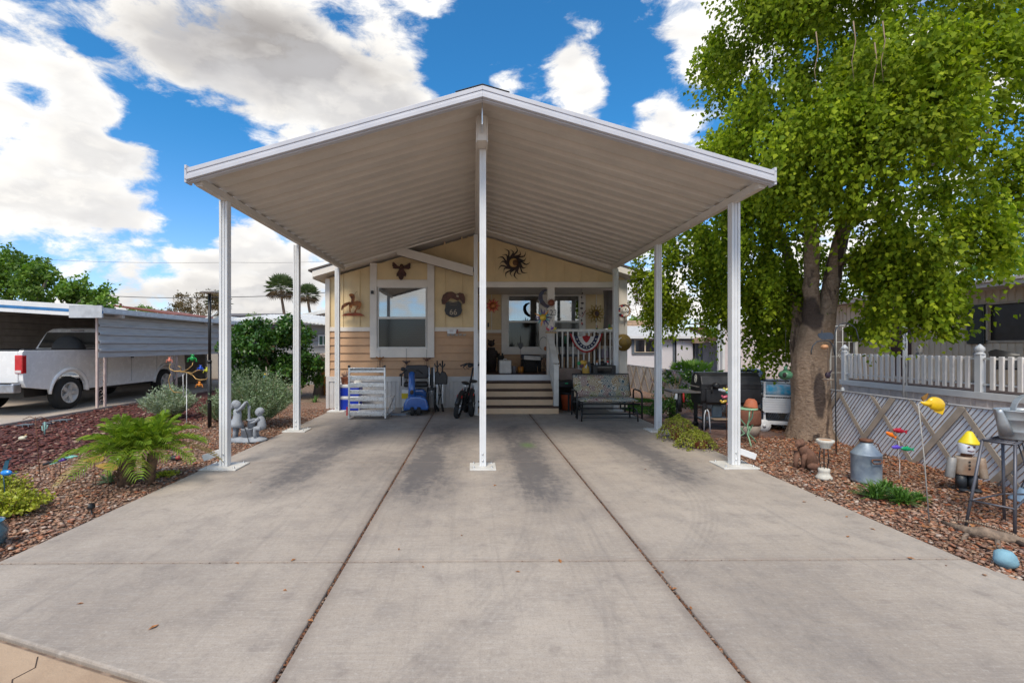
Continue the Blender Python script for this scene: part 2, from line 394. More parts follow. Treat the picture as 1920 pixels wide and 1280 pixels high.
# ================================================================= GROUND
def gravelmat(name, cols, scale, base):
    m = bpy.data.materials.new(name); m.use_nodes = True; g = NT(m.node_tree); b = g.n['Principled BSDF']
    tc = g.new('ShaderNodeTexCoord'); v = tc.outputs['Object']
    vo = g.new('ShaderNodeTexVoronoi', feature='F1'); g.put(vo.inputs['Vector'], v); vo.inputs['Scale'].default_value = scale
    sp = g.sep(vo.outputs['Color'])
    r = g.new('ShaderNodeValToRGB'); g.put(r.inputs[0], sp[0]); el = r.color_ramp.elements
    for i, c in enumerate(cols):
        e = el[i] if i < 2 else el.new(i / (len(cols) - 1)); e.position = i / (len(cols) - 1); e.color = c4(c)
    edge = g.mr(vo.outputs['Distance'], .25, .62)
    g.put(b.inputs['Base Color'], g.mix(g.m('MULTIPLY', edge, .75), g.mix(g.mr(g.noise(v, .7, 4), .35, .65, 0, .35), r.outputs[0], c4(base)), c4(tuple(x * .45 for x in base))))
    b.inputs['Roughness'].default_value = .85
    bn = g.new('ShaderNodeBump'); bn.inputs['Strength'].default_value = .9; bn.inputs['Distance'].default_value = .02
    g.put(bn.inputs['Height'], g.m('SUBTRACT', 1.0, vo.outputs['Distance'])); g.l.new(bn.outputs[0], b.inputs['Normal'])
    return m
GCOL = [(.36, .22, .14), (.20, .08, .045), (.46, .31, .21), (.30, .14, .08), (.14, .08, .06), (.42, .24, .15), (.38, .12, .05), (.54, .44, .36), (.25, .13, .09), (.34, .22, .16)]
gm = gravelmat('gravel_bed', GCOL, 26, (.27, .18, .13))
gb = MB(); gb.add([(-400, -60, -.03), (400, -60, -.03), (400, 900, -.03), (-400, 900, -.03)], [(0, 1, 2, 3)])
gb.build('ground', gravelmat('far_earth', [(.30, .21, .15), (.24, .16, .12), (.34, .25, .19)], 14, (.28, .20, .15)), kind='structure')
# gravel beds of the lot: slightly raised sheets
gv = MB()
gv.add([(-5.6, 1.5, -.022), (-3.2, 1.5, -.022), (-3.2, 13, -.022), (-5.6, 13, -.022)], [(0, 1, 2, 3)])
gv.add([(-9, 1.5, -.022), (-5.6, 1.5, -.022), (-5.6, 5.9, -.022), (-9, 5.0, -.022)], [(0, 1, 2, 3)])
gv.add([(3.3, 1.5, -.022), (7.3, 1.5, -.022), (7.3, 19, -.022), (3.3, 19, -.022)], [(0, 1, 2, 3)])
gv.build('gravel_path', gm, kind='structure')
mm = MB(); mm.add([(-8.85, 5.0, -.018), (-5.6, 5.9, -.018), (-5.3, 7.5, -.018), (-5.6, 10.5, -.018), (-5.2, 14, -.018), (-8.85, 17, -.018)], [(0, 1, 2, 3, 4, 5)])
mulchm = gravelmat('mulch_bed', [(.15, .045, .035), (.10, .03, .025), (.20, .07, .055), (.07, .025, .02)], 34, (.13, .042, .034))
mm.build('mulch', mulchm, kind='structure')
# stones
OCT_V = [(1, 0, 0), (-1, 0, 0), (0, 1, 0), (0, -1, 0), (0, 0, 1), (0, 0, -1), (.62, .62, .35), (-.62, .62, .35), (-.62, -.62, .35), (.62, -.62, .35)]
OCT_F = [(4, 0, 6), (4, 6, 2), (4, 2, 7), (4, 7, 1), (4, 1, 8), (4, 8, 3), (4, 3, 9), (4, 9, 0), (5, 2, 6), (5, 6, 0), (5, 7, 2), (5, 1, 7), (5, 8, 1), (5, 3, 8), (5, 9, 3), (5, 0, 9)]
def stones(name, region, n, s0, s1, m, zb=-.02, near=True, flat=.42, seedy=0):
    x0, x1, y0, y1 = region[:4]; test = region[4]
    x = RNG.uniform(x0, x1, n * 2)
    yv = y0 + (y1 - y0) * (RNG.random(n * 2) ** 1.6 if near else RNG.random(n * 2))
    ok = test(x, yv); x = x[ok][:n]; yv = yv[ok][:n]; k = len(x)
    s = s0 + (s1 * 1.35 - s0) * RNG.random(k) ** 1.7; sc_ = np.stack([s * RNG.uniform(.8, 1.5, k), s * RNG.uniform(.7, 1.0, k), s * flat * RNG.uniform(.7, 1.2, k)], 1)
    z = zb + s * RNG.uniform(.1, .8, k)
    return scatter(name, OCT_V, OCT_F, np.stack([x, yv, z], 1), rotmats(k, tilt=.35), sc_, m)
stm = islandmat('gravel_stones', GCOL, .75, 0, .2)
def notdrive_l(x, y): return (x < -3.33) & (x > -5.75 - (y < 5.6) * 2.5) & ((y > 2.55) | (x < -4.0))
o = stones('gravel', (-8.2, -3.33, 2.3, 11.6, notdrive_l), 34000, .009, .019, stm); tag(o, 'loose tan and red gravel bed left of the driveway', 'gravel', kind='stuff')
o = stones('gravel', (-3.42, 3.6, 2.6, 11, lambda x, y: ((x < -3.02) | (x > 3.2)) & (RNG.random(len(x)) < .5)), 150, .006, .012, stm, zb=.001); tag(o, 'a few stray pebbles kicked onto the driveway edges', 'gravel', kind='stuff')
def right_ok(x, y): return (x > 3.48) & ~((y > 7.85) & (y < 10.5) & (x < 5.4)) & ~((x > 5.72))
o = stones('gravel', (3.48, 5.72, 1.9, 14.0, right_ok), 32000, .009, .019, stm); tag(o, 'loose brown gravel bed between driveway and slatted fence', 'gravel', kind='stuff')
chm = islandmat('mulch_chips', [(.17, .045, .035), (.10, .03, .025), (.22, .08, .06), (.14, .04, .035), (.45, .30, .22)], .85, 0, .2)
o = stones('mulch_chips', (-8.8, -5.4, 5.2, 14, lambda x, y: (x < -5.45) & (y > 5.3 + .3)), 7000, .012, .035, chm, flat=.25); tag(o, 'dark red wood mulch scattered beside the truck drive', 'mulch', kind='stuff')
lfm = islandmat('litter_leaves', [(.28, .09, .035), (.20, .06, .03), (.36, .16, .06), (.15, .07, .04)], .8, .1, .2)
n = 5200; x = RNG.uniform(3.6, 5.68, n); yv = RNG.uniform(3.2, 9.2, n); keep = ~((yv > 7.9) & (x < 5.2)) & (RNG.random(n) < np.clip((x - 3.2) / 2.2, .15, 1)); x = x[keep]; yv = yv[keep]; n = len(x)
s = RNG.uniform(.02, .05, n)
o = scatter('leaf_litter', LEAF_V, LEAF_F, np.stack([x, yv, np.full(n, .008) + RNG.uniform(0, .012, n)], 1), rotmats(n, tilt=.35), np.stack([s, s, s], 1), lfm); tag(o, 'dry fallen leaves littering the gravel under the tree', 'leaf litter', kind='stuff')

# driveway concrete
cm = bpy.data.materials.new('driveway_concrete'); cm.use_nodes = True; g = NT(cm.node_tree); b = g.n['Principled BSDF']
tc = g.new('ShaderNodeTexCoord'); v = tc.outputs['Object']; x_, y_, z_ = g.sep(v)
n0 = g.noise(v, .55, 5, .55); n1 = g.noise(v, 3.0, 6, .6); n2 = g.noise(g.vmul(v, (1, 14, 1)), 5, 5, .65); n3 = g.noise(v, 120, 3, .6)
n4 = g.noise(g.vmul(v, (3, .8, 1)), 1.3, 5, .55, .3)
col = g.mix(g.mr(n0, .3, .7), (.375, .312, .256, 1), (.485, .412, .342, 1))
col = g.mix(g.mr(n1, .40, .70, 0, .6), col, (.28, .24, .21, 1))
col = g.mix(g.mr(n2, .45, .70, 0, .42), col, (.50, .445, .395, 1))
n7 = g.noise(v, 38, 8, .75); n8 = g.noise(g.vmul(v, (1.2, .8, 1)), 9, 8, .72, .5)
col = g.mix(g.mr(n3, .45, .72, 0, .34), col, (.20, .17, .15, 1)); col = g.mix(g.mr(n7, .52, .70, 0, .42), col, (.20, .17, .145, 1)); col = g.mix(g.mr(n7, .48, .32, 0, .38), col, (.60, .54, .47, 1)); col = g.mix(g.mr(n8, .52, .68, 0, .32), col, (.24, .205, .175, 1))
n5 = g.noise(g.vmul(v, (.5, 9, 1)), 2.2, 7, .7, .2); col = g.mix(g.mr(n5, .52, .70, 0, .20), col, (.25, .215, .19, 1))
n6 = g.noise(g.vmul(v, (11, .35, 1)), 1.2, 7, .7, .2); col = g.mix(g.mr(n6, .50, .72, 0, .34), col, (.23, .20, .18, 1))
crk = g.new('ShaderNodeTexVoronoi', feature='DISTANCE_TO_EDGE'); g.put(crk.inputs['Vector'], g.vadd(v, g.vmul(g.comb(n1, n0, 0), (.6, .6, 0)))); crk.inputs['Scale'].default_value = .42
col = g.mix(g.mr(crk.outputs['Distance'], .0030, .0008, 0, g.mr(n0, .56, .64, 0, .30)), col, (.15, .12, .10, 1))
near_fade = g.mr(y_, 3.9, 5.6); far_fade = g.mr(y_, 10.6, 8.2)
def track(x0, wdt, y0, y1, amt, k=0.0, yk=5.0, stripes=False):
    """a tyre-worn band running along the drive, bent nearer than yk"""
    dy_ = g.m('MAXIMUM', g.m('SUBTRACT', yk, y_), 0.0)
    xc = g.m('ADD', x0, g.m('MULTIPLY', g.m('MULTIPLY', dy_, dy_), k))
    dd = g.m('ABSOLUTE', g.m('SUBTRACT', x_, xc))
    band = g.mr(dd, wdt * (1 if stripes else 1.35), wdt * .75 if stripes else 0.0, 0, 1)
    yy_ = g.m('MULTIPLY', g.mr(y_, y0, y0 + (.25 if stripes else 1.2)), g.mr(y_, y1, y1 - 1.6))
    tex = g.m('MULTIPLY', g.mr(n4, .25, .70, .45, 1.0), g.mr(g.m('ADD', n8, n2), .82, 1.18, .55, 1.05))
    if stripes:
        sw = g.m('SINE', g.m('MULTIPLY', g.m('SUBTRACT', x_, xc), 115.0)); tex = g.m('MULTIPLY', tex, g.mr(sw, -.6, .3, .35, 1))
    return g.m('MULTIPLY', g.m('MULTIPLY', g.m('MULTIPLY', band, yy_), tex), amt)
acc = g.m('MULTIPLY', 0.0, 0.0)
for a in [(-2.2, .62, 4.4, 10.5, .62), (-2.0, .26, 4.2, 9.5, .42), (-.55, .55, 3.9, 10.0, .78), (-.62, .24, 4.4, 7.6, .55), (.70, .50, 3.9, 9.9, .82), (.74, .24, 4.4, 7.6, .55), (2.42, .52, 4.6, 9.8, .78), (2.4, .24, 5.0, 8.2, .45), (-1.25, .40, 4.0, 7.6, .35), (1.75, .6, 1.2, 4.2, .22), (-2.2, .8, 1.6, 4.6, .16)]: acc = g.m('ADD', acc, track(*a))
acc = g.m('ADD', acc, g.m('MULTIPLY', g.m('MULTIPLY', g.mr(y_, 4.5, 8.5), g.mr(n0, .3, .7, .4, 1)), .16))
acc = g.m('ADD', acc, track(.62, .15, .6, 6.2, .11, -.12, 4.9, True))
acc = g.m('ADD', acc, track(2.30, .14, 2.9, 5.9, .15, -.22, 5.3, True))
acc = g.m('ADD', acc, track(1.02, .06, .6, 5.0, .12, -.05, 4.9, True))
acc = g.m('MINIMUM', g.m('MULTIPLY', acc, 1.25), .84)
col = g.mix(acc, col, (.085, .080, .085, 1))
spots = g.mr(g.noise(v, 6, 3, .45), .66, .70); col = g.mix(g.m('MULTIPLY', spots, .22), col, (.20, .16, .14, 1))
gr = g.m('MULTIPLY', g.mr(g.m('ABSOLUTE', g.m('SUBTRACT', x_, .82)), .17, .0), g.mr(g.m('ABSOLUTE', g.m('SUBTRACT', y_, 7.25)), .30, .0)); col = g.mix(g.m('MULTIPLY', gr, .5), col, (.10, .22, .03, 1))
# grime along the sawn joints
for jx in (-.89, 1.23):
    jj = g.mr(g.m('ABSOLUTE', g.m('SUBTRACT', x_, jx)), .10, .0); col = g.mix(g.m('MULTIPLY', jj, .38), col, (.15, .11, .09, 1))
for jy in (3.35, 6.2):
    jj = g.mr(g.m('ABSOLUTE', g.m('SUBTRACT', y_, jy)), .05, .0); col = g.mix(g.m('MULTIPLY', jj, .30), col, (.15, .11, .09, 1))
g.put(b.inputs['Base Color'], col); g.put(b.inputs['Roughness'], g.mr(n1, .3, .7, .72, .9))
bn = g.new('ShaderNodeBump'); bn.inputs['Strength'].default_value = .22; bn.inputs['Distance'].default_value = .004
g.put(bn.inputs['Height'], g.m('ADD', g.m('MULTIPLY', n3, .6), n2)); g.l.new(bn.outputs[0], b.inputs['Normal'])
dm = MB(); J = .009; J2 = .005
xs = [(-3.30, -.89 - J), (-.89 + J, 1.23 - J), (1.23 + J, 3.46)]
for i, (a, c) in enumerate(xs):
    dm.slab([(a, 6.2 + J2), (c, 6.2 + J2), (c, 11.72), (a, 11.72)], -.10, 0)
    dm.slab([(a, 3.35 + J2), (c, 3.35 + J2), (c, 6.2 - J2), (a, 6.2 - J2)], -.10, 0)
dm.slab([(-4.1, 3.30), (-4.1, 3.10), (-.89 - J, 1.98), (-.89 - J, 3.35 - J2), (-3.35, 3.35 - J2)], -.10, 0)
dm.slab([(-.89 + J, 1.97), (1.23 - J, 1.2), (1.23 - J, 3.35 - J2), (-.89 + J, 3.35 - J2)], -.10, 0)
dm.slab([(1.23 + J, 1.2), (3.9, 1.2), (3.46, 3.35 - J2), (1.23 + J, 3.35 - J2)], -.10, 0)
dm.build('driveway', cm, bevel=.012, seg=2, kind='structure')
# debris in the joints
jm = islandmat('joint_debris', [(.10, .05, .03), (.22, .09, .04), (.05, .03, .025), (.30, .20, .14)], .9, 0, .2)
P_ = []
for jx in (-.89, 1.23):
    n = 900; yj = 1.9 + 9.6 * RNG.random(n) ** 1.4; P_.append(np.stack([jx + RNG.normal(0, .004, n), yj, np.full(n, -.012)], 1))
n = 260; P_.append(np.stack([RNG.uniform(-3.3, 3.46, n), 3.35 + RNG.normal(0, .002, n), np.full(n, -.012)], 1))
P_ = np.concatenate(P_); n = len(P_); s = RNG.uniform(.005, .011, n)
o = scatter('joint_debris', OCT_V, OCT_F, P_, rotmats(n, tilt=.4), np.stack([s, s * 1.4, s * .7], 1), jm); tag(o, 'brown leaf crumbs packed in the driveway joints', 'debris', kind='stuff')
# tan gutter at the street end
gut = MB(); gut.slab([(-5.5, 3.62), (-4.1, 3.075), (-.5, 1.815), (-.5, .8), (-5.5, .8)], -.10, -.012)
cgm = mat('gutter_concrete', (.47, .335, .225), .85, scale=2.5, col2=(.38, .26, .17), bump=.35, bscale=50)
gut.build('gutter', cgm, bevel=.01, kind='structure')
ck = MB(); pts = [(-2.12, 2.36), (-2.06, 2.28), (-2.09, 2.2), (-2.02, 2.12), (-2.04, 2.02), (-1.98, 1.94), (-1.95, 1.84)]
for (a, c) in zip(pts, pts[1:]): ck.bar((a[0], a[1], -.012), (c[0], c[1], -.012), .005, .003)
ck.build('gutter_crack', mat('crack_dark', (.06, .04, .03), .95), kind='structure')
# neighbour's drive, brick patio, turf, street edge
nd = MB(); nd.slab([(-13.8, 4.2), (-8.95, 4.2), (-8.95, 21), (-13.8, 21)], -.10, -.004)
nd.build('neighbour_driveway', mat('neighbour_concrete', (.46, .39, .32), .8, scale=1.5, col2=(.38, .32, .27), bump=.2), kind='structure')
kb = MB(); kb.box(-8.94, -8.86, 4.2, 21, -.08, .03); kb.build('kerb_strip', mat('kerb_concrete', (.36, .30, .26), .85, bump=.2), bevel=.008, kind='structure')
bkm = islandmat('patio_brick', [(.20, .115, .09), (.16, .095, .08), (.25, .15, .115), (.14, .10, .09)], .85, 0, .2)
bp = MB()
yv = 7.88; r_ = 0
while yv < 11.5:
    x0 = 3.49 + (.1 if r_ % 2 else 0) - .1
    while x0 < 5.45:
        a = max(3.49, x0 + .003); c = min(5.5, x0 + .197)
        if c > a + .02: bp.box(a, c, yv + .003, yv + .097, -.06, -.004 + random.uniform(-.002, .002))
        x0 += .2
    yv += .1; r_ += 1
bp.build('patio', bkm, kind='structure')
tfm = islandmat('turf_blades', [(.03, .11, .015), (.045, .15, .02), (.02, .08, .012)], .6, .2, .1)
for (c, rx, ry, lab) in (((3.95, 11.3), .42, .9, 'near oval patch of artificial turf beside the glider bench'), ((4.55, 13.2), .5, .5, 'far scrap of artificial turf on gravel near the fence')):
    n = 9000; a = RNG.uniform(0, 2 * PI, n); q = np.sqrt(RNG.random(n)); p = np.stack([c[0] + rx * q * np.cos(a), c[1] + ry * q * np.sin(a), np.full(n, -.012)], 1)
    s = RNG.uniform(.02, .035, n); o = scatter('turf', LEAF_V, LEAF_F, p, leafrot(np.tile([0, 0, 1.0], (n, 1)), .3), np.stack([s * .4, s, s], 1), tfm); tag(o, lab, 'turf', kind='stuff')

# ================================================================= CARPORT
cp = thing('carport', 'open gable carport with white posts and ribbed beige metal roof', 'carport', (.1, 5.3, 0))
OX, OY = .1, 5.3
def cpx(p): return (p[0] - OX, p[1] - OY, p[2])
YF, YB = 5.32, 11.343; XL, XR, XM = -3.12, 3.32, .1
ZE, ZR = 3.37, 4.29
for sgn, xe in ((-1, XL), (1, XR)):
    rp = MB(); prof = []; y = YF + .05
    pitch = .32
    while y < YB - .02:
        for (f, h) in ((0, 0), (.115, 0), (.155, .085), (.235, .085), (.275, 0)):
            if y + f < YB: prof.append((y + f, h))
        y += pitch
    prof.append((YB, 0))
    vs = []; fs = []
    for (yy2, h) in prof:
        for th in (0, .012):
            vs.append(cpx((xe, yy2, ZE + h + th))); vs.append(cpx((XM + sgn * .003, yy2, ZR + h + th)))
    k = len(prof)
    for i in range(k - 1):
        a = 4 * i; fs += [(a, a + 4, a + 5, a + 1), (a + 2, a + 3, a + 7, a + 6)]
        fs += [(a, a + 2, a + 6, a + 4), (a + 1, a + 5, a + 7, a + 3)]
    fs += [(0, 1, 3, 2), (4 * k - 4, 4 * k - 2, 4 * k - 1, 4 * k - 3)]
    rp.add(vs, fs); rp.build('roof_panel', roofmet, cp)
    # front fascia: folded W gutter board, three stepped bands
    fa = MB(); sl = (ZR - ZE) / abs(xe - XM)
    def fz(x): return ZE + (abs(xe - XM) - abs(x - XM)) * sl
    xo = xe + sgn * .02
    for (h0, h1, d0) in ((-.075, -.060, .0), (-.0599, -.012, .040), (-.0119, .012, .028), (.0121, .024, .016), (.0241, .072, .026), (.0721, .084, .0)):
        a, c = (xo, XM) if sgn < 0 else (XM, xo)
        fa.prism([(a - OX, fz(a) + h0), (c - OX, fz(c) + h0), (c - OX, fz(c) + h1), (a - OX, fz(a) + h1)], YF - d0 - OY - .02, YF + .045 - OY)
    fa.build('fascia', fasciam, cp, bevel=.004)
    ec = MB(); ec.box(xo - .012 - OX, xo + .012 - OX, YF - .055 - OY, YF + .06 - OY, ZE - .09, ZE + .10)
    for zz in (ZE - .05, ZE + .06): ec.ball((xo - OX, YF - .06 - OY, zz), .007, 8)
    ec.build('end_cap', fasciam, cp, bevel=.003)
    eb = MB(); a, c = sorted((xe - sgn * .005, xe - sgn * .10)); eb.box(a - OX, c - OX, YF + .06 - OY, YB - OY, ZE - .075, ZE - .003); eb.box(a - OX + (.02 if sgn < 0 else 0), c - OX - (0 if sgn < 0 else .02), YF + .061 - OY, YB - .001 - OY, ZE - .095, ZE - .0755)
    eb.build('eave_beam', roofmet, cp, bevel=.004)
rb = MB(); rb.box(-.055, .055, 5.66 - OY, 11.2 - OY, 3.92, 4.215); rb.box(-.070, -.0555, 5.66 - OY, 11.19 - OY, 3.90, 4.19); rb.box(.0555, .070, 5.66 - OY, 11.19 - OY, 3.90, 4.19)
rb.build('ridge_beam', roofmet, cp, bevel=.004)
rw = MB(); rw.box(-.007, .005, 5.42 - OY, 5.66 - OY, 4.0, 4.27); rw.build('ridge_bracket', alum, cp)
rc = MB()
for s_ in (-1, 1): rc.bar((0, YF + .01 - OY, ZR + .10), (s_ * .30, YF + .01 - OY, ZR + .10 - .30 * .287), .06, .006)
rc.build('ridge_cap', blackmet, cp)
def post(x, y, ztop, wd, plate, spout=0):
    pm = MB(); h = wd / 2
    pm.box(x - h - OX, x - h + .028 - OX, y - h - OY, y + h - OY, .02, ztop); pm.box(x + h - .028 - OX, x + h - OX, y - h - OY, y + h - OY, .02, ztop)
    pm.box(x - h + .0281 - OX, x + h - .0281 - OX, y - h + .014 - OY, y + h - .014 - OY, .02, ztop)
    pm.box(x - .012 - OX, x + .012 - OX, y - h + .004 - OY, y - h + .0138 - OY, .02, ztop)
    p = pm.build('post', white, cp, bevel=.003)
    bp_ = MB(); a, c = plate; bp_.box(x - a / 2 - OX, x + a / 2 - OX, y - c / 2 - OY, y + c / 2 - OY, .0, .019)
    bp_.build('base_plate', whitedirty, p, bevel=.005)
    for i in (-1, 1):
        for j in (-1, 1): bo = MB(); bo.lathe([(.014, .019), (.014, .03), (.007, .03), (.007, .045)], (x + i * (a / 2 - .05) - OX, y + j * (c / 2 - .06) - OY, 0), 6); bo.build('bolt', alum, p)
    for zz in (.09, .17): bo = MB(); bo.ball((x - OX, y - h - .002 - OY, zz), (.012, .006, .012), 8); bo.build('screw', alum, p)
    if spout:
        ds = MB(); ds.bar((x + spout * h - OX, y - OY, .19), (x + spout * (h + .20) - OX, y - .02 - OY, .12), .07, .075); ds.build('downspout', white, cp, bevel=.004)
post(-3.07, 5.97, 3.277, .10, (.44, .38), -1); post(-3.12, 8.52, 3.277, .10, (.40, .36)); post(-3.12, 11.05, 3.277, .10, (.40, .34))
post(3.26, 5.97, 3.277, .105, (.44, .38), 1); post(3.26, 8.44, 3.277, .10, (.40, .36)); post(3.28, 11.05, 3.277, .11, (.34, .3))
post(.115, 5.93, 3.918, .08, (.32, .34)); post(.05, 10.45, 3.918, .085, (.05 + .2, .2))
# ================================================================= HOUSE
HO = Vector((0, 11.7, 0)); F = 11.7
home = thing('manufactured_home', 'cream and tan manufactured home with front porch behind the carport', 'house', HO)
def HS(mb, name, m, bevel=0.0, parent=None):
    mb.v = [(p[0], p[1] - F, p[2]) for p in mb.v]; return split(mb, name, m, parent or home, bevel)
def H(mb, name, m, bevel=0.0, parent=None, **k):
    mb.v = [(p[0], p[1] - F, p[2]) for p in mb.v]; return mb.build(name, m, parent or home, bevel=bevel, **k)
XH0, XH1 = -3.57, 3.70; XC = .06; XB = .10      # bay's right edge
def roofz(x): return 3.11 + (3.84 - abs(x - XC)) * .302
wx0, wx1 = WX(706, F), WX(803, F); wz0, wz1 = WZ(654, F), WZ(536, F)   # opening of the front window
ZS, ZB0, ZB1 = .755, 1.855, 1.945
def holes_wall(mb, x0, x1, z0, z1, h, y0, y1):
    hx0, hx1, hz0, hz1 = h
    a, b_ = max(z0, hz0), min(z1, hz1)
    if b_ <= a: mb.box(x0, x1, y0, y1, z0, z1); return
    mb.box(x0, hx0, y0, y1, z0, z1); mb.box(hx1, x1, y0, y1, z0, z1)
    if hz0 > z0: mb.box(hx0, hx1, y0, y1, z0, hz0)
    if hz1 < z1: mb.box(hx0, hx1, y0, y1, hz1, z1)
hole = (wx0, wx1, wz0, wz1)
up = MB(); holes_wall(up, XH0, XB, ZB1, 3.0, hole, F, F + .12)
up.prism([(XH0, 3.0), (XB, 3.0), (XB, roofz(XB) - .05), (XH0, roofz(XH0) - .05)], F, F + .12)
H(up, 'upper_wall', cream)
bt = MB()
for px in (642.7, 674): x = WX(px, F); bt.box(x - .018, x + .018, F - .022, F - .001, ZB1, roofz(x) - .06)
for px in (833.7, 866): x = WX(px, F); bt.box(x - .018, x + .018, F - .022, F - .001, ZB1, roofz(x) - .02)
for k in range(6):
    x = -1.5 + k * .41
HS(bt, 'batten', cream, bevel=.003)
def lap(mb, ranges, z0, z1, y, pitch=.19):
    z = z0
    while z < z1 - .01:
        t = min(z + pitch - .013, z1)
        for (a, b_) in ranges:
            vs = [(a, y - .032, z), (b_, y - .032, z), (b_, y, z), (a, y, z), (a, y - .006, t), (b_, y - .006, t), (b_, y, t), (a, y, t)]
            mb.add(vs, [(0, 3, 2, 1), (4, 5, 6, 7), (0, 1, 5, 4), (1, 2, 6, 5), (2, 3, 7, 6), (3, 0, 4, 7)])
        z += pitch
lw = MB(); holes_wall(lw, XH0, XB, .0, ZB1, hole, F + .002, F + .12)
lap(lw, [(XH0, WX(695, F) + .01), (WX(814, F) - .01, XB)], ZS, ZB0, F); lap(lw, [(WX(695, F) + .01, WX(814, F) - .01)], ZS, WZ(669, F), F)
H(lw, 'lower_siding', tan)
tr = MB()
tr.box(XH0 - .02, XH0 + .09, F - .045, F - .024, .755, 3.12); tr.box(XH0 - .02, XH0 - .0001, F - .0239, F + .1, .755, 3.12)
tr.box(XH0 + .09, WX(694, F), F - .036, F - .0245, ZB0 - .005, ZB1 + .005); tr.box(WX(815, F), XB - .001, F - .036, F - .0245, ZB0 - .005, ZB1 + .005)
HS(tr, 'wall_trim', trimw, bevel=.004)
# window surround
tr = MB(); a, c = WX(694.5, F), WX(814.7, F); q0, q1 = WX(707.5, F), WX(801.5, F)
tr.box(a, q0, F - .065, F - .024, WZ(670, F), 3.50); tr.box(q1, c, F - .065, F - .024, WZ(670, F), 3.50)
tr.box(q0 + .0005, q1 - .0005, F - .062, F - .024, WZ(670, F), WZ(652, F)); tr.box(q0 + .0005, q1 - .0005, F - .062, F - .024, WZ(538.5, F), WZ(525, F))
HS(tr, 'window_trim', trimw, bevel=.005)
tr = MB(); tr.add([(q0, F - .03, WZ(525, F)), (q1, F - .03, WZ(525, F)), (q1, F - .03, 3.5), (q0, F - .03, 3.5)], [(0, 1, 2, 3)]); tr.v = tr.v; H(tr, 'gable_panel', cream)
vinyl = mat('white_vinyl', (.68, .65, .60), .4, var=.05)
def sash_window(x0, x1, z0, z1, zm, y, name='window', blinds=True):
    fr = MB(); t = .03
    fr.box(x0, x0 + t, y - .03, y + .05, z0, z1); fr.box(x1 - t, x1, y - .03, y + .05, z0, z1)
    fr.box(x0 + t, x1 - t, y - .03, y + .05, z0, z0 + t); fr.box(x0 + t, x1 - t, y - .03, y + .05, z1 - t, z1); fr.box(x0 + t, x1 - t, y - .035, y + .05, zm - .03, zm + .025)
    f_ = H(fr, name, vinyl, .004)
    for (a, b_, m, nm) in ((zm + .026, z1 - t, winglass, 'upper_pane'), (z0 + t, zm - .031, screenglass, 'lower_pane')):
        p = MB(); p.box(x0 + t, x1 - t, y + .0, y + .006, a, b_); H(p, nm, m, 0, f_)
    if blinds:
        bl = MB(); z = z0 + .06
        while z < z1 - .08: bl.box(x0 + .05, x1 - .05, y + .030, y + .052, z, z + .012, Matrix.Identity(4)); z += .045
        bl.box(x0 + .04, x1 - .04, y + .025, y + .06, z1 - .09, z1 - .045)
        H(bl, 'blind', mat('blind_slat', (.46, .43, .39), .6), 0, f_)
    ib = MB(); ib.box(x0 - .2, x1 + .2, y + .55, y + .57, z0 - .2, z1 + .2); ib.box(x0 - .2, x0 - .18, y + .125, y + .549, z0 - .2, z1 + .2); ib.box(x1 + .18, x1 + .2, y + .125, y + .549, z0 - .2, z1 + .2)
    H(ib, 'room_backdrop', darkint, 0, f_)
sash_window(WX(708.5, F), WX(800.5, F), WZ(652.5, F), WZ(538, F), WZ(596, F), F - .02)
# skirting with band, runs whole front
sk = MB(); x = XH0
for (xa, xb_) in ((XH0, XB + .02), (1.90, XH1 - .15)):
    x = xa
    while x < xb_ - .01:
        e = min(x + .10, xb_); sk.box(x, x + (e - x) * .8, F - .030, F - .006, -.10, .64); sk.box(x + (e - x) * .8, e, F - .020, F - .006, -.10, .64); x = e
    sk.box(xa, xb_, F - .045, F - .0245, .63, ZS)
sk.box(XH0, XH0 + .07, F - .046, F - .0305, -.10, .63)
H(sk, 'skirting', skirtm, bevel=.003)
# small right slope gable of the bay
def rake(mb, x0, z0, x1, z1, h, y0, y1): mb.prism([(x0, z0), (x1, z1), (x1, z1 + h), (x0, z0 + h)], y0, y1)
GX, GZ = -1.80, 3.66
fb = MB(); rake(fb, XC - 3.86, 3.11, XC, 3.11 + 3.86 * .302, .15, 11.35, 11.385); rake(fb, XC + .0005, 3.11 + 3.86 * .302, XC + 3.86, 3.11, .15, 11.35, 11.385)
HS(fb, 'rake_board', trimw, bevel=.004)
fb = MB(); rake(fb, GX, GZ - .02, -.01, GZ - .02 - 1.79 * .278, .205, 11.28, 11.32); H(fb, 'bay_rake_board', trimw, bevel=.004)
fb = MB(); fb.prism([(GX, GZ + .14), (.02, GZ + .14 - 1.82 * .278), (.02, GZ + .19 - 1.82 * .278), (GX, GZ + .19)], 11.321, 12.6); fb.prism([(GX, GZ + .02), (-.02, GZ + .02 - 1.78 * .278), (-.02, GZ + .03 - 1.78 * .278), (GX, GZ + .03)], 11.321, F - .001)
H(fb, 'bay_roof', mat('roof_shingle', (.12, .10, .09), .9, bump=.4), bevel=0)
rf = MB()
for s_ in (-1, 1): rf.prism([(XC, 3.29 + 3.95 * .295), (XC + s_ * 3.95, 3.29), (XC + s_ * 3.95, 3.25), (XC, 3.25 + 3.95 * .295)][::s_], 11.33, 24)
H(rf, 'roof', MATS['roof_shingle'])
sf = MB()
for s_ in (-1, 1): sf.prism([(XC, 3.13 + 3.86 * .302), (XC + s_ * 3.86, 3.13), (XC + s_ * 3.86, 3.112), (XC, 3.112 + 3.86 * .302)][::s_], 11.386, 24)
HS(sf, 'soffit', trimw)
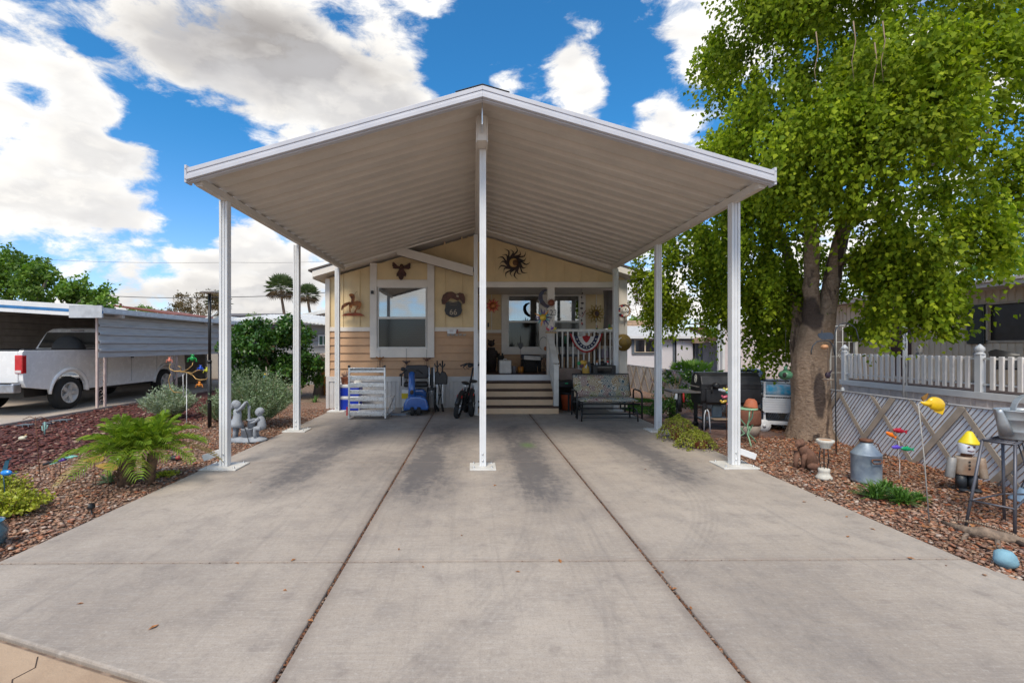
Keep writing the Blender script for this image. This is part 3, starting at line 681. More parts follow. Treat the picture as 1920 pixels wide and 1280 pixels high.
ef = MB(); ef.box(XC + 3.84, XC + 3.87, 11.386, 24, 3.08, 3.26); ef.box(XC - 3.87, XC - 3.84, 11.386, 24, 3.08, 3.26); HS(ef, 'eave_fascia', trimw)
# porch gable wall above the beam
pg = MB(); pg.prism([(XB, 3.055), (XH1, 3.055), (XH1, roofz(XH1) - .03), (XC, roofz(XC) - .05), (XB - .04, roofz(XC) - .05)], F + .003, F + .10)
H(pg, 'porch_gable_wall', cream)
bt = MB()
for px in (927, 962 + 29, 1024, 1057, 1089, 1122, 1152): x = WX(px, F); bt.box(x - .018, x + .018, F - .020, F + .002, 3.056, roofz(x) - .04)
for x in (-1.35, -.95, -.55, -.14): bt.box(x - .012, x + .012, F - .011, F - .001, 3.5, roofz(x) - .05)
HS(bt, 'batten', cream, bevel=.003)
bm_ = MB(); bm_.box(XB + .001, XH1 - .16, F - .05, F + .10, 2.917, 3.054); H(bm_, 'porch_beam', trimw, bevel=.006)
PB = 13.4; DZ = .80
cl = MB(); cl.box(XB, XH1, F + .101, PB, 2.93, 2.95); H(cl, 'porch_ceiling', trimw)
co = MB(); co.box(WX(1025.3, F), WX(1039.3, F), F - .06, F + .09, DZ, 2.9165); H(co, 'porch_column', trimw, bevel=.006)
co = MB(); co.box(WX(1159.5, F), WX(1175, F), F - .055, F + .10, -.10, 3.10); H(co, 'corner_column', trimw, bevel=.006)
sw = MB(); sw.box(XH1 - .12, XH1 - .02, F + .101, PB, DZ, 1.0); sw.box(XH1 - .12, XH1 - .02, PB, 24, -.1, 3.1); sw.box(XH0 + .005, XH0 + .1, F + .121, 24, -.1, 3.08); HS(sw, 'side_wall', cream)
sw = MB(); sw.box(XB - .08, XB - .002, F + .121, PB, DZ - .2, 2.93); H(sw, 'porch_side_wall', cream)
# back wall of the porch
h2 = (WX(952, PB), WX(1087, PB), WZ(652, PB), WZ(553.5, PB))
bw = MB(); holes_wall(bw, XB - .08, XH1, .6, 2.93, h2, PB + .002, PB + .12); H(bw, 'porch_back_wall', cream)
lw = MB(); lap(lw, [(XB, WX(940, PB) + .01), (WX(1097, PB) - .01, XH1 - .12)], DZ, ZB0, PB); lap(lw, [(WX(940, PB) + .01, WX(1097, PB) - .01)], DZ, WZ(664, PB), PB); H(lw, 'porch_siding', tan)
bt = MB()
for px in (921.5, 1118, 1133): x = WX(px, PB); bt.box(x - .012, x + .012, PB - .012, PB + .001, ZB1, 2.93)
bt.box(XB, WX(940, PB) - .001, PB - .036, PB - .0245, ZB0, ZB1); bt.box(WX(1097, PB) + .001, XH1 - .12, PB - .036, PB - .0245, ZB0, ZB1)
HS(bt, 'batten', trimw, bevel=.003)
tr = MB(); zt, zb = 2.925, WZ(664, PB); gt, gbz = WZ(553.5, PB), WZ(652, PB)
for (a, c) in ((940, 952), (1012, 1026), (1086.5, 1097)): tr.box(WX(a, PB), WX(c, PB), PB - .065, PB - .024, zb, zt)
for (a, c) in ((952, 1012), (1026, 1086.5)): tr.box(WX(a, PB) + .0005, WX(c, PB) - .0005, PB - .062, PB - .024, zb, gbz); tr.box(WX(a, PB) + .0005, WX(c, PB) - .0005, PB - .062, PB - .024, gt, zt)
HS(tr, 'window_trim', trimw, bevel=.005)
for (a, c) in ((952, 1012), (1026, 1086.5)): sash_window(WX(a, PB), WX(c, PB), gbz, gt, WZ(603, PB), PB - .02, 'porch_window', False)
for (a, c) in ((957, 985), (1031, 1044), (1048, 1068), (1074, 1082)):
    cu = MB(); x0, x1 = WX(a, PB), WX(c, PB); k = 14
    vs = []; 
    for i in range(k + 1):
        x = x0 + (x1 - x0) * i / k; y = PB + .2 + .02 * math.sin(i * 2.1)
        vs += [(x, y, gbz + .02), (x, y, gt - .02)]
    cu.smooth = True; cu.add(vs, [(2 * i, 2 * i + 2, 2 * i + 3, 2 * i + 1) for i in range(k)])
    H(cu, 'curtain', mat('sheer_curtain', (.66, .68, .70), .9))
# deck, steps
dk = MB(); x = XB
y = F + .02
while y < PB: dk.box(XB, XH1 - .12, y, min(y + .135, PB), DZ - .03, DZ); y += .14
H(dk, 'porch_deck', brown, bevel=.003)
df = MB(); df.box(XB - .02, WX(1025, F), F - .04, F + .018, .66, DZ - .004); df.box(WX(1025, F), XH1 - .16, F - .03, F + .018, .66, DZ - .004); H(df, 'deck_fascia', white, bevel=.004)
tread = mat('stair_mat', (.075, .043, .030), .9, scale=20, bump=.5); rise = mat('riser_paint', (.62, .43, .27), .6, var=.05)
SX0, SX1 = .05, 1.88
for k in range(4):
    z = .64 - .16 * k; y1 = F - .04 - .275 * k if k == 0 else F - .04 - .275 * k
    st = MB(); st.box(SX0, SX1, F - .04 - .275 * (k + 1), F - .04 - .275 * k, 0, z - .0345); s_ = H(st, 'step', rise, bevel=.004)
    tm = MB(); tm.box(SX0 + .004, SX1 - .004, F - .04 - .275 * (k + 1) - .018, F - .041 - .275 * k, z - .034, z); H(tm, 'tread_mat', tread, .006, s_)
# hand rails
for (x, yb_) in ((1.845, 10.72), (.10, 10.72)):
    hr = MB(); hr.box(x - .055, x + .055, yb_ - .055, yb_ + .055, .16, 1.05); hr.box(x - .07, x + .07, yb_ - .07, yb_ + .07, 1.0505, 1.085)
    hr.bar((x, yb_ + .0, 1.12), (x, F - .055, 1.80), .14, .04); hr.bar((x, yb_ + .06, .32), (x, F - .055, .93), .05, .05)
    for t in range(1, 8):
        y = yb_ + .02 + t * (F - .05 - yb_) / 8; zt_ = 1.12 + (y - yb_) / (F - .055 - yb_) * .68; zb_ = .32 + (y - yb_) / (F - yb_) * .6
        hr.box(x - .018, x + .018, y - .018, y + .018, zb_, zt_ - .02)
    H(hr, 'stair_railing', whitedirty, bevel=.004)
def split_rail(rl):
    objs = HS(rl, 'baluster', whitedirty, .003)
    for o in objs:
        d_ = o.dimensions if False else None
        vs = [v.co for v in o.data.vertices]
        if max(v.z for v in vs) - min(v.z for v in vs) < .2: o.name = 'rail'
rl = MB(); a, c = WX(1039.4, F), WX(1159.3, F)
rl.box(a, c, F - .045, F + .045, 1.845, 1.905); rl.box(a, c, F - .02, F + .03, .905, .953)
k = 12
for i in range(k):
    x = a + (c - a) * (i + .5) / k; rl.box(x - .018, x + .018, F - .018, F + .018, .9535, 1.8445)
split_rail(rl)
# rail return along porch right side
rl = MB(); rl.box(XH1 - .1, XH1 - .04, F + .1, PB, 1.845, 1.905)
for i in range(12): y = F + .2 + i * .13; rl.box(XH1 - .09, XH1 - .055, y, y + .035, 1.0, 1.844)
split_rail(rl)
cu = MB(); x0, x1 = WX(1131, 12.1), WX(1153, 12.1); vs = []; k = 22
for i in range(k + 1):
    x = x0 + (x1 - x0) * i / k; y = 12.1 + .03 * math.sin(i * 1.9); xw = (x - (x0 + x1) / 2)
    vs += [(x, y, 1.93), (x0 + (x1 - x0) * .5 + xw * .8, y, 2.3), (x, y, 2.9)]
cu.smooth = True; cu.add(vs, [(3 * i + j, 3 * i + 3 + j, 3 * i + 4 + j, 3 * i + 1 + j) for i in range(k) for j in range(2)])
H(cu, 'porch_drape', mat('grey_drape', (.17, .145, .13), .9))
cam_ = MB(); cam_.box(WX(697, F), WX(702, F), F - .12, F - .066, WZ(552, F), WZ(546, F)); H(cam_, 'security_camera', black, bevel=.01)
db = MB(); x = WX(915.5, PB); db.box(x - .02, x + .02, PB - .05, PB - .013, WZ(613, PB), WZ(605, PB)); H(db, 'doorbell', black, bevel=.006)
o = text('123', .20, home, (WX(1033, F), -.068, WZ(587, F)), (R(90), 0, 0), black, 'house_number', squash=.9)
# ================================================================= TREES AND PLANTS
bark = bpy.data.materials.new('smooth_bark'); bark.use_nodes = True; g = NT(bark.node_tree); b = g.n['Principled BSDF']
tc = g.new('ShaderNodeTexCoord'); v = tc.outputs['Object']
a1 = g.noise(v, 2.2, 6, .6, .6); a2 = g.noise(g.vmul(v, (1, 1, 1.6)), 16, 8, .72); a3 = g.noise(g.vmul(v, (2, 2, .6)), 1.5, 5, .6, 1.2)
col = g.mix(g.mr(a2, .3, .7), (.27, .18, .12, 1), (.43, .31, .22, 1))
col = g.mix(g.mr(a3, .52, .62, 0, .85), col, (.055, .035, .028, 1)); col = g.mix(g.mr(a1, .62, .72, 0, .6), col, (.45, .37, .29, 1))
for (cx_, cy_, cz_, sx_, sy_, sz_) in ((.15, -.22, 2.05, .13, .5, .30), (.17, -.28, .78, .10, .5, .42), (-.17, -.25, 1.15, .10, .5, .42)):
    q_ = g.new('ShaderNodeVectorMath', operation='LENGTH'); g.put(q_.inputs[0], g.vmul(g.vadd(v, (-cx_, -cy_, -cz_)), (1 / sx_, 1 / sy_, 1 / sz_)))
    col = g.mix(g.m('MULTIPLY', g.mr(g.m('ADD', q_.outputs[1], g.m('MULTIPLY', a1, 1.2)), 1.65, 1.35), .85), col, (.045, .030, .028, 1))
kn = g.new('ShaderNodeTexVoronoi', feature='F1'); g.put(kn.inputs['Vector'], v); kn.inputs['Scale'].default_value = 3.2; col = g.mix(g.mr(kn.outputs['Distance'], .13, .09, 0, .8), col, (.05, .035, .03, 1))
g.put(b.inputs['Base Color'], col); b.inputs['Roughness'].default_value = .85
bn = g.new('ShaderNodeBump'); bn.inputs['Strength'].default_value = 1.0; bn.inputs['Distance'].default_value = .05; g.put(bn.inputs['Height'], g.m('ADD', a2, g.m('MULTIPLY', a1, 1.5))); g.l.new(bn.outputs[0], b.inputs['Normal'])
leafG = islandmat('big_tree_leaves', [(.16, .235, .013), (.27, .35, .018), (.09, .15, .012), (.37, .43, .026), (.215, .295, .015), (.11, .18, .012)], .62, .42, .32, .15)
T = G(1520, 822); T = Vector((5.28, 7.75, -.03))
tree = thing('shade_tree', 'big leafy shade tree with forked pale trunk beside the driveway', 'tree', T)
def TR(px, py, Y): p = W(px, py, Y); return p - T
tk = MB()
def limb(pts, rs, n=14):
    P2 = []; R2 = []
    for i in range(len(pts) - 1):
        for k in range(4):
            t = k / 4; q = Vector(pts[i]).lerp(Vector(pts[i + 1]), t); P2.append(q + Vector((random.uniform(-.012, .012), random.uniform(-.012, .012), 0)) * (1 + 2 * (rs[i] > .2))); R2.append((rs[i] * (1 - t) + rs[i + 1] * t) * random.uniform(.95, 1.05))
    P2.append(Vector(pts[-1])); R2.append(rs[-1]); tk.tube(P2, R2, n)
Yt = 7.75
ax_ = [TR(1520, 850, Yt), TR(1521, 835, Yt), TR(1521, 820, Yt), TR(1521, 800, Yt), TR(1522, 775, Yt), TR(1521, 740, Yt), TR(1518, 705, Yt), TR(1519, 675, Yt), TR(1524, 645, Yt), TR(1530, 615, Yt), TR(1536, 590, Yt)]
ar_ = [.45, .39, .345, .31, .285, .27, .262, .252, .245, .23, .205]; vs = []; NN = 48; kk_ = (len(ax_) - 1) * 4 + 1
for i in range(kk_):
    f = i / 4; j = min(len(ax_) - 2, int(f)); q = ax_[j].lerp(ax_[j + 1], f - j); r_ = ar_[j] + (ar_[j + 1] - ar_[j]) * (f - j); fl_ = max(0, 1 - i / 16) ** 1.5
    for n_ in range(NN):
        a_ = 2 * PI * n_ / NN; rr = r_ * (1 + fl_ * .20 * math.cos(5 * a_ + .6) + fl_ * .10 * math.cos(8 * a_ + 2) + .035 * math.sin(3 * a_ + i * .09) + .022 * math.sin(7 * a_ - i * .13) + .012 * math.sin(13 * a_ + i * .3))
        vs.append((q.x + rr * math.cos(a_), q.y + rr * math.sin(a_), q.z))
tk.smooth = True; tk.add(vs, [(i * NN + n_, i * NN + (n_ + 1) % NN, (i + 1) * NN + (n_ + 1) % NN, (i + 1) * NN + n_) for i in range(kk_ - 1) for n_ in range(NN)]); tk.smooth = False
limb([TR(1524, 640, Yt), TR(1521, 560, Yt), TR(1522, 480, Yt), TR(1518, 400, Yt), TR(1500, 330, Yt - .2), TR(1470, 230, Yt - .3)], [.17, .115, .11, .10, .085, .05])
limb([TR(1538, 640, Yt), TR(1553, 560, Yt), TR(1568, 480, Yt), TR(1588, 405, Yt), TR(1615, 320, Yt + .2), TR(1640, 180, Yt)], [.18, .13, .115, .105, .09, .05])
limb([TR(1503, 700, Yt + .2), TR(1497, 610, Yt + .35), TR(1492, 540, Yt + .6), TR(1470, 450, Yt + 1.2), TR(1400, 380, Yt + 1.8)], [.15, .11, .10, .08, .04])
for (pts, rs) in (([(1518, 410, 7.75), (1450, 330, 8.6), (1340, 300, 9.6), (1270, 330, 10)], [.07, .055, .04, .02]), ([(1590, 400, 7.75), (1690, 330, 7.5), (1790, 300, 7.4), (1860, 240, 7.6)], [.07, .055, .04, .02]), ([(1600, 370, 7.75), (1640, 250, 6.9), (1660, 120, 6.4)], [.06, .045, .02]),
                  ([(1470, 460, 8.9), (1380, 470, 9.8), (1290, 480, 10.3)], [.05, .035, .015]), ([(1560, 500, 7.75), (1640, 470, 7.2), (1730, 500, 6.9)], [.05, .04, .015]), ([(1620, 300, 7.9), (1720, 180, 8.4), (1820, 80, 8.6)], [.06, .05, .02])):
    limb([TR(*p) for p in pts], rs, 8)
tk.build('trunk', bark, tree)
def el(px, py, Y, rx, ry, rz): p = W(px, py, Y) - T; return ((p.x, p.y, p.z), (rx, ry, rz))
EL = [el(1600, 60, 7.4, 1.85, 1.6, 1.6), el(1520, 215, 7.2, 1.2, 1.2, 1.2), el(1690, 250, 6.6, 1.2, 1.1, 1.4), el(1430, 90, 8.4, 1.0, 1.0, 1.0), el(1430, 320, 8.6, 1.15, 1.1, .95),
      el(1310, 290, 10.2, .80, .9, .5), el(1265, 500, 10.6, .85, .9, 1.05), el(1350, 480, 10.0, .85, .9, 1.25), el(1432, 470, 8.9, .70, .8, 1.1), el(1445, 590, 8.8, .42, .5, .55), el(1715, 420, 6.7, .95, .9, 1.25),
      el(1760, 500, 6.8, .65, .7, .75), el(1668, 520, 6.9, .50, .6, .75), el(1850, 120, 7.6, 1.15, 1.2, 1.3), el(1600, -150, 7.4, 2.0, 1.8, 1.2), el(1830, 330, 7.9, .70, .8, .55), el(1560, 260, 7.0, .9, .8, .8),
      el(1415, 400, 8.2, .5, .6, .7), el(1440, 545, 8.3, .62, .6, .75), el(1390, 560, 9.4, .6, .6, .6), el(1700, 555, 7.3, .6, .5, .42), el(1780, 560, 7.0, .45, .45, .38), el(1590, 500, 9.2, .6, .5, .7), el(1640, 590, 8.0, .4, .4, .4), el(1235, 520, 10.4, .4, .4, .8), el(1730, 110, 6.3, .9, .8, .9)]
KEEPOUT = [((-.20, -3, 1.75), (.55, -.05, 3.35)), ((-.05, -3, 1.3), (.25, -.05, 1.9)), ((1.75, -3, 0), (6, 3, 2.42)), ((2.35, -3, 0), (6, 3, 3.25)), ((1.0, -3, 0), (5, 3, 1.62))]
o = crown('crown', EL, 10500, 16, .50, .072, leafG, tree, droop=1.0, inner=.30, spread=.55, clump=30); KEEPOUT = []
# hanging bare twigs
tw = MB()
for (px, py, Y) in ((1640, 80, 5.9), (1655, 40, 5.85), (1600, 40, 5.9), (1530, 60, 6.2)):
    p = W(px, py, Y) - T; tw.tube([p, p + Vector((.03, 0, -.25)), p + Vector((-.02, 0, -.5)), p + Vector((.02, .01, -.75))], [.008, .006, .004, .002], 5)
split(tw, 'hanging_twig', mat('twig_bark', (.28, .19, .13), .8), tree)

def bush(name, label, cat, loc, ells, nstr, per, slen, ls, m, droop=.25, stem=.03, nst=5, group=None, stemm=None, inner=.25, spread=.6, h=None):
    t = thing(name, label, cat, loc, group=group)
    st = MB(); hh = h or max(e[0][2] for e in ells)
    for i in range(nst):
        c = random.choice(ells); a_ = random.uniform(0, 6.28)
        e = Vector(c[0]) + Vector((math.cos(a_), math.sin(a_), 0)) * c[1][0] * .3
        st.tube([(math.cos(a_) * .04, math.sin(a_) * .04, -.04), (e.x * .4, e.y * .4, hh * .4), e], [stem, stem * .7, stem * .25], 6)
    st.build('stem', stemm or mat('stem_brown', (.16, .10, .06), .85), t)
    crown('foliage', ells, nstr, per, slen, ls, m, t, droop=droop, inner=inner, spread=spread)
    return t
citrus = islandmat('citrus_leaves', [(.035, .10, .018), (.06, .15, .022), (.025, .075, .015), (.11, .20, .03)], .35, .3, .3, .5)
p = Vector((-5.75, 14.0, -.02))
def L(px, py, Y, base): q = W(px, py, Y) - base; return (q.x, q.y, q.z)
bush('citrus_tree', 'bushy dark green citrus tree behind the sage shrub', 'tree', p, [(L(480, 650, 14, p), (.75, .8, .7)), (L(520, 690, 14, p), (.75, .7, .5)), (L(550, 640, 14, p), (.45, .6, .7)), (L(470, 604, 14, p), (.42, .4, .32)), (L(590, 690, 13.8, p), (.5, .5, .38)), (L(475, 700, 13.9, p), (.5, .5, .4))], 1300, 10, .28, .10, citrus, .3, .05, 6)
sage = islandmat('sage_leaves', [(.22, .29, .17), (.15, .22, .12), (.30, .36, .24), (.12, .19, .08), (.19, .27, .12)], .7, .2, .2)
def upright(name, label, loc, R_, Hh, n, per, ls, m, cat='shrub'):
    """a shrub of upright leafy wands"""
    t = thing(name, label, cat, loc); P_, D_ = [], []
    st = MB()
    for i in range(n):
        a_ = random.uniform(0, 6.28); q = math.sqrt(random.random()); lean = q * R_
        top = Vector((math.cos(a_) * lean, math.sin(a_) * lean, Hh * (1 - .45 * q * q) * random.uniform(.75, 1.08)))
        if i < 24: st.tube([(math.cos(a_) * .03, math.sin(a_) * .03, -.03), top * .45 + Vector((0, 0, -.02)), top * .9], [.010, .007, .003], 5)
        for k in range(per):
            f = .3 + .7 * (k + random.random()) / per; c = top * f; c.z = top.z * f ** 1.1
            P_.append((c.x + random.gauss(0, .018), c.y + random.gauss(0, .018), c.z)); dd = top.normalized(); D_.append((dd.x + random.gauss(0, .6), dd.y + random.gauss(0, .6), dd.z))
    st.build('stem', mat('stem_brown', (.16, .10, .06), .85), t)
    P_ = np.array(P_); D_ = np.array(D_); n_ = len(P_); s = ls * RNG.uniform(.6, 1.2, n_)
    scatter('foliage', LEAF_V, LEAF_F, P_, leafrot(D_, .35), np.stack([s * .7, s, s], 1), m, t)
    return t
upright('sage_shrub', 'large grey green sage shrub behind the children statue', (-4.05, 9.0, -.02), .82, 1.12, 420, 34, .045, sage)
upright('sage_shrub', 'pale silvery sage shrub beside the truck driveway posts', (-6.3, 10.0, -.02), .56, .72, 230, 30, .048, islandmat('silver_sage_leaves', [(.34, .40, .28), (.24, .31, .20), (.42, .47, .35)], .7, .2, .15))
upright('sage_shrub', 'small sage shrub just left of the front left carport post', (-5.0, 9.6, -.02), .45, .55, 120, 26, .04, sage)
# pygmy palm
palm_m = islandmat('palm_leaflets', [(.13, .22, .02), (.20, .30, .028), (.09, .17, .015), (.30, .37, .03)], .6, .3, .2, .2)
dryp = islandmat('dry_leaflets', [(.33, .24, .10), (.42, .32, .14), (.24, .15, .07)], .7, .2, .1)
ptr = mat('palm_trunk', (.22, .13, .075), .95, col2=(.10, .06, .04), scale=16, bump=1.0, bscale=30)
def frond_pts(base, az, L_, up, sag, k=12):
    pts = []; dirh = Vector((math.cos(az), math.sin(az), 0))
    for i in range(k + 1):
        t = i / k; pts.append(Vector(base) + dirh * (L_ * (t * math.cos(up) + .0)) + Vector((0, 0, L_ * (t * math.sin(up) - sag * t * t))))
    return pts
def feather(mbs, base, az, L_, up, sag, ll, nl=30, wd=.008, midrib=.006):
    pts = frond_pts(base, az, L_, up, sag); mbs.mat(0); mbs.tube(pts, [midrib * (1 - .75 * i / 12) for i in range(13)], 4)
    for k in range(nl):
        t = .14 + .86 * (k + .5) / nl; f = t * 12; i = min(11, int(f)); p = pts[i].lerp(pts[i + 1], f - i); tan_ = (pts[i + 1] - pts[i]).normalized()
        side = tan_.cross(Vector((0, 0, 1))).normalized(); l = ll * (math.sin(PI * min(1, t * .85 + .12)) ** .6) * random.uniform(.85, 1.1)
        for sg in (-1, 1):
            d_ = (side * sg * .62 + tan_ * .80 + Vector((0, 0, .32 + random.uniform(-.15, .12)))).normalized(); e = p + d_ * l + Vector((0, 0, -l * .30)); mdl = p + d_ * l * .5 + Vector((0, 0, .01))
            wv = tan_ * wd; mbs.add([p - wv * .6, p + wv * .6, mdl + wv, mdl - wv, e], [(0, 1, 2, 3), (3, 2, 4)])
pb = Vector((-3.74, 5.25, -.02))
pal = thing('pygmy_palm', 'small feathery palm with two stubby trunks in the left gravel', 'palm', pb)
for (dx_, dy_, hh, az0, nf, tk_) in ((-.05, 0, .30, .2, 34, .07), (.17, .08, .33, 1.0, 28, .05)):
    tm = MB(); tm.tube([(dx_, dy_, -.02), (dx_ + .02, dy_, hh * .5), (dx_ + .04, dy_, hh)], [tk_, tk_ * .9, tk_ * 1.15], 12)
    for k in range(60):
        a_ = random.uniform(0, 6.28); z = random.uniform(.03, hh); tm.bar((dx_ + math.cos(a_) * tk_ * .8, dy_ + math.sin(a_) * tk_ * .8, z), (dx_ + math.cos(a_) * tk_ * 1.35, dy_ + math.sin(a_) * tk_ * 1.35, z + .05), .014, .008)
    tm.build('trunk', ptr, pal)
    for k in range(nf):
        az = az0 + k * 2.4; lv = k / nf; up = 1.35 - 1.15 * lv; L_ = .50 + .12 * lv
        fm_ = MB(); feather(fm_, (dx_ + .04, dy_, hh + .05), az, L_ * random.uniform(.85, 1.15), up, .26 + .34 * lv, .23, 19, .0085)
        fm_.build('frond', dryp if (k == nf - 1 or k == nf - 2) else palm_m, pal)
# fan palm behind the fence + far fan palms
def fan(mbs, base, az, L_, up, Rf, n=22, sag=.1, spreadA=1.9):
    base = Vector(base); dirh = Vector((math.cos(az), math.sin(az), 0)); ax = (dirh * math.cos(up) + Vector((0, 0, math.sin(up)))).normalized()
    c = base + ax * L_; mbs.tube([base, c], [.012, .008], 4)
    side = ax.cross(Vector((0, 0, 1))).normalized() if abs(ax.z) < .97 else Vector((1, 0, 0))
    for k in range(n):
        a_ = (k / (n - 1) - .5) * 2 * spreadA * .8; d_ = ax * math.cos(a_) + side * math.sin(a_); e = c + d_ * Rf * random.uniform(.88, 1.08) + Vector((0, 0, -sag * Rf)); md = c + d_ * Rf * .62
        wv = (side * math.cos(a_) - ax * math.sin(a_)) * Rf * .055; nn = Vector((0, 0, 1)) * Rf * .02
        mbs.add([c, md - wv + nn, e, md + wv + nn], [(0, 1, 2), (0, 2, 3)])
fp = Vector((WX(1298, 14.0), 14.0, -.02)); fan_m = islandmat('fan_palm_leaves', [(.16, .29, .05), (.10, .22, .035), (.24, .37, .08)], .45, .3, .15)
t = thing('fan_palm', 'low bright green fan palm behind the fence by the white shed', 'palm', fp)
tm = MB(); tm.tube([(0, 0, -.02), (0, 0, .30)], [.12, .14], 10); tm.build('trunk', ptr, t)
for k in range(17):
    fm_ = MB(); fan(fm_, (0, 0, .25), k * 2.4 + .3, .35 + random.uniform(0, .2), 1.35 - .07 * k, .55, 24); fm_.build('frond', fan_m, t)
farpalm = islandmat('far_palm_leaves', [(.10, .15, .05), (.07, .11, .035), (.15, .19, .07)], .6, .2, .15)
def farfan(px, pyc, pyb, Y, Rf, label, lean=.3):
    base = W(px + 8, 648, Y); base.z = -.03; c = W(px, pyc, Y) - base
    t = thing('fan_palm', label, 'palm', base, group='tall fan palms on the skyline')
    tm = MB(); tm.tube([(0, 0, 0), (c.x * .2 + lean * .5, 0, c.z * .5), (c.x * .8, 0, c.z * .85), tuple(c)], [.20, .15, .12, .11], 8); tm.build('trunk', mat('far_palm_trunk', (.20, .14, .10), .9, scale=3), t)
    up_, dn = MB(), MB()
    for k in range(46):
        f = k / 46; fan(up_ if f < .78 else dn, c, k * 2.4, Rf * .7, 1.35 - 2.2 * f, Rf * .72, 12)
    up_.build('frond', farpalm, t, kind='stuff'); dn.build('dead_frond', islandmat('dead_frond', [(.20, .14, .08), (.14, .10, .06)], .8, .1), t, kind='stuff')
farfan(527, 541, 0, 44, 1.12, 'taller of the two fan palms seen past the left posts'); farfan(577, 553, 0, 44, .88, 'shorter fan palm partly behind the second left post'); farfan(409, 567, 0, 50, 1.05, 'fan palm mixed into the brown tree behind the black lamp')
# background trees
def bgtree(name, label, base, ells, nstr, per, slen, ls, m, tr_r=.12, droop=.3, group='background trees', inner=.2):
    t = thing(name, label, 'tree', base, group=group); tm = MB()
    for e in ells: c = Vector(e[0]); tm.tube([(0, 0, 0), (c.x * .3, c.y * .3, c.z * .45), c], [tr_r, tr_r * .7, tr_r * .2], 7)
    tm.build('trunk', mat('grey_bark', (.22, .17, .13), .9, bump=.3), t)
    crown('crown', ells, nstr, per, slen, ls, m, t, droop=droop, inner=inner); return t
lime = islandmat('lime_leaves', [(.13, .24, .03), (.09, .18, .02), (.20, .30, .04), (.06, .13, .02)], .5, .3, .35)
def EE(base, lst): return [(tuple(W(px, py, Y) - base), r) for (px, py, Y, r) in lst]
b_ = Vector((WX(20, 21), 21, -.03))
bgtree('orange_tree', 'big rounded green tree rising above the blue striped carport roof', b_, EE(b_, [(-40, 530, 21, (2.4, 1.8, 1.6)), (60, 550, 21, (1.6, 1.5, 1.3)), (20, 505, 21.5, (1.3, 1.3, .9)), (130, 580, 20.6, (1.4, 1.3, .9)), (155, 560, 20.6, (.9, .9, .9)), (90, 520, 21, (.6, .8, .6))]), 1700, 10, .45, .15, lime, .2)
dryl = islandmat('dry_tree_leaves', [(.17, .11, .05), (.12, .085, .04), (.22, .15, .08), (.10, .10, .035)], .7, .2, .3)
b_ = Vector((WX(375, 40), 40, -.03))
bgtree('acacia_tree', 'sparse brown leaved tree behind the black garden lamp', b_, EE(b_, [(370, 560, 40, (1.6, 1.5, 1.1)), (350, 595, 40, (1.7, 1.5, .9)), (395, 590, 40, (1.6, 1.3, 1.2)), (330, 580, 40, (.8, 1, .6))]), 900, 7, .5, .12, dryl, .14, inner=.1)
for (px, py, Y, rx, rz, lab, m) in ((258, 582, 38, .9, .45, 'small yellow green shrub top above the red roof edge', lime), (285, 583, 42, 1.1, .45, 'second low treetop right of the red roof edge', lime), (468, 596, 55, 2.2, .8, 'green treetop beyond the metal roof between posts', lime)):
    b_ = Vector((WX(px, Y), Y, -.03)); bgtree('bush_tree', lab, b_, EE(b_, [(px, py, Y, (rx, rx, rz)), (px + 12, py + 8, Y, (rx, rx, rz))]), 160, 7, .3, .15, m, .08)
b_ = Vector((WX(1215, 32), 32, -.03))
bgtree('eucalyptus_tree', 'thin see through brown green tree behind the white shed', b_, EE(b_, [(1190, 570, 32, (.6, .8, .8)), (1212, 590, 32, (.9, .8, .6)), (1235, 570, 32, (.8, .8, .9)), (1205, 550, 32, (.5, .5, .5))]), 230, 7, .35, .11, dryl, .07, inner=.1)
b_ = Vector((WX(1205, 28), 28, -.03))
bgtree('hedge_bush', 'olive green bush top just above the tan shed roof', b_, EE(b_, [(1195, 600, 28, (.9, .7, .35)), (1215, 600, 28, (.7, .7, .3))]), 160, 8, .2, .11, lime, .06)
b_ = Vector((WX(1335, 30), 30, -.03))
bgtree('hedge_bush', 'dark green bush between the grey shed and white metal wall', b_, EE(b_, [(1332, 620, 30, (.6, .6, .7)), (1345, 628, 30, (.7, .6, .4))]), 200, 8, .2, .11, lime, .06)
palo = islandmat('fine_pale_leaves', [(.15, .22, .07), (.11, .17, .05), (.20, .27, .10)], .6, .3, .2)
b_ = Vector((WX(1870, 17), 17, -.03))
bgtree('palo_verde_tree', 'pale feathery tree at the right edge behind the tan house', b_, EE(b_, [(1900, 330, 17, (1.3, 1.2, 1.4)), (1850, 440, 17, (1.3, 1.2, 1.2)), (1790, 470, 17, (.9, 1, 1.0)), (1930, 440, 17, (1.0, 1, 1.3)), (1740, 520, 17, (.8, .8, .7))]), 1500, 12, .6, .075, palo, .12, 1.0)
b_ = Vector((WX(1890, 13.5), 13.5, -.03))
t = thing('fan_palm', 'yellow green fan palm fronds poking over the tan house roof', 'palm', b_); tm = MB(); c = W(1900, 520, 13.5) - b_; tm.tube([(0, 0, 0), c], [.14, .12], 8); tm.build('trunk', ptr, t)
for k in range(12): fm_ = MB(); fan(fm_, c, k * 2.4, .5, 1.1 - .1 * k, .75, 20); fm_.build('frond', fan_m, t)
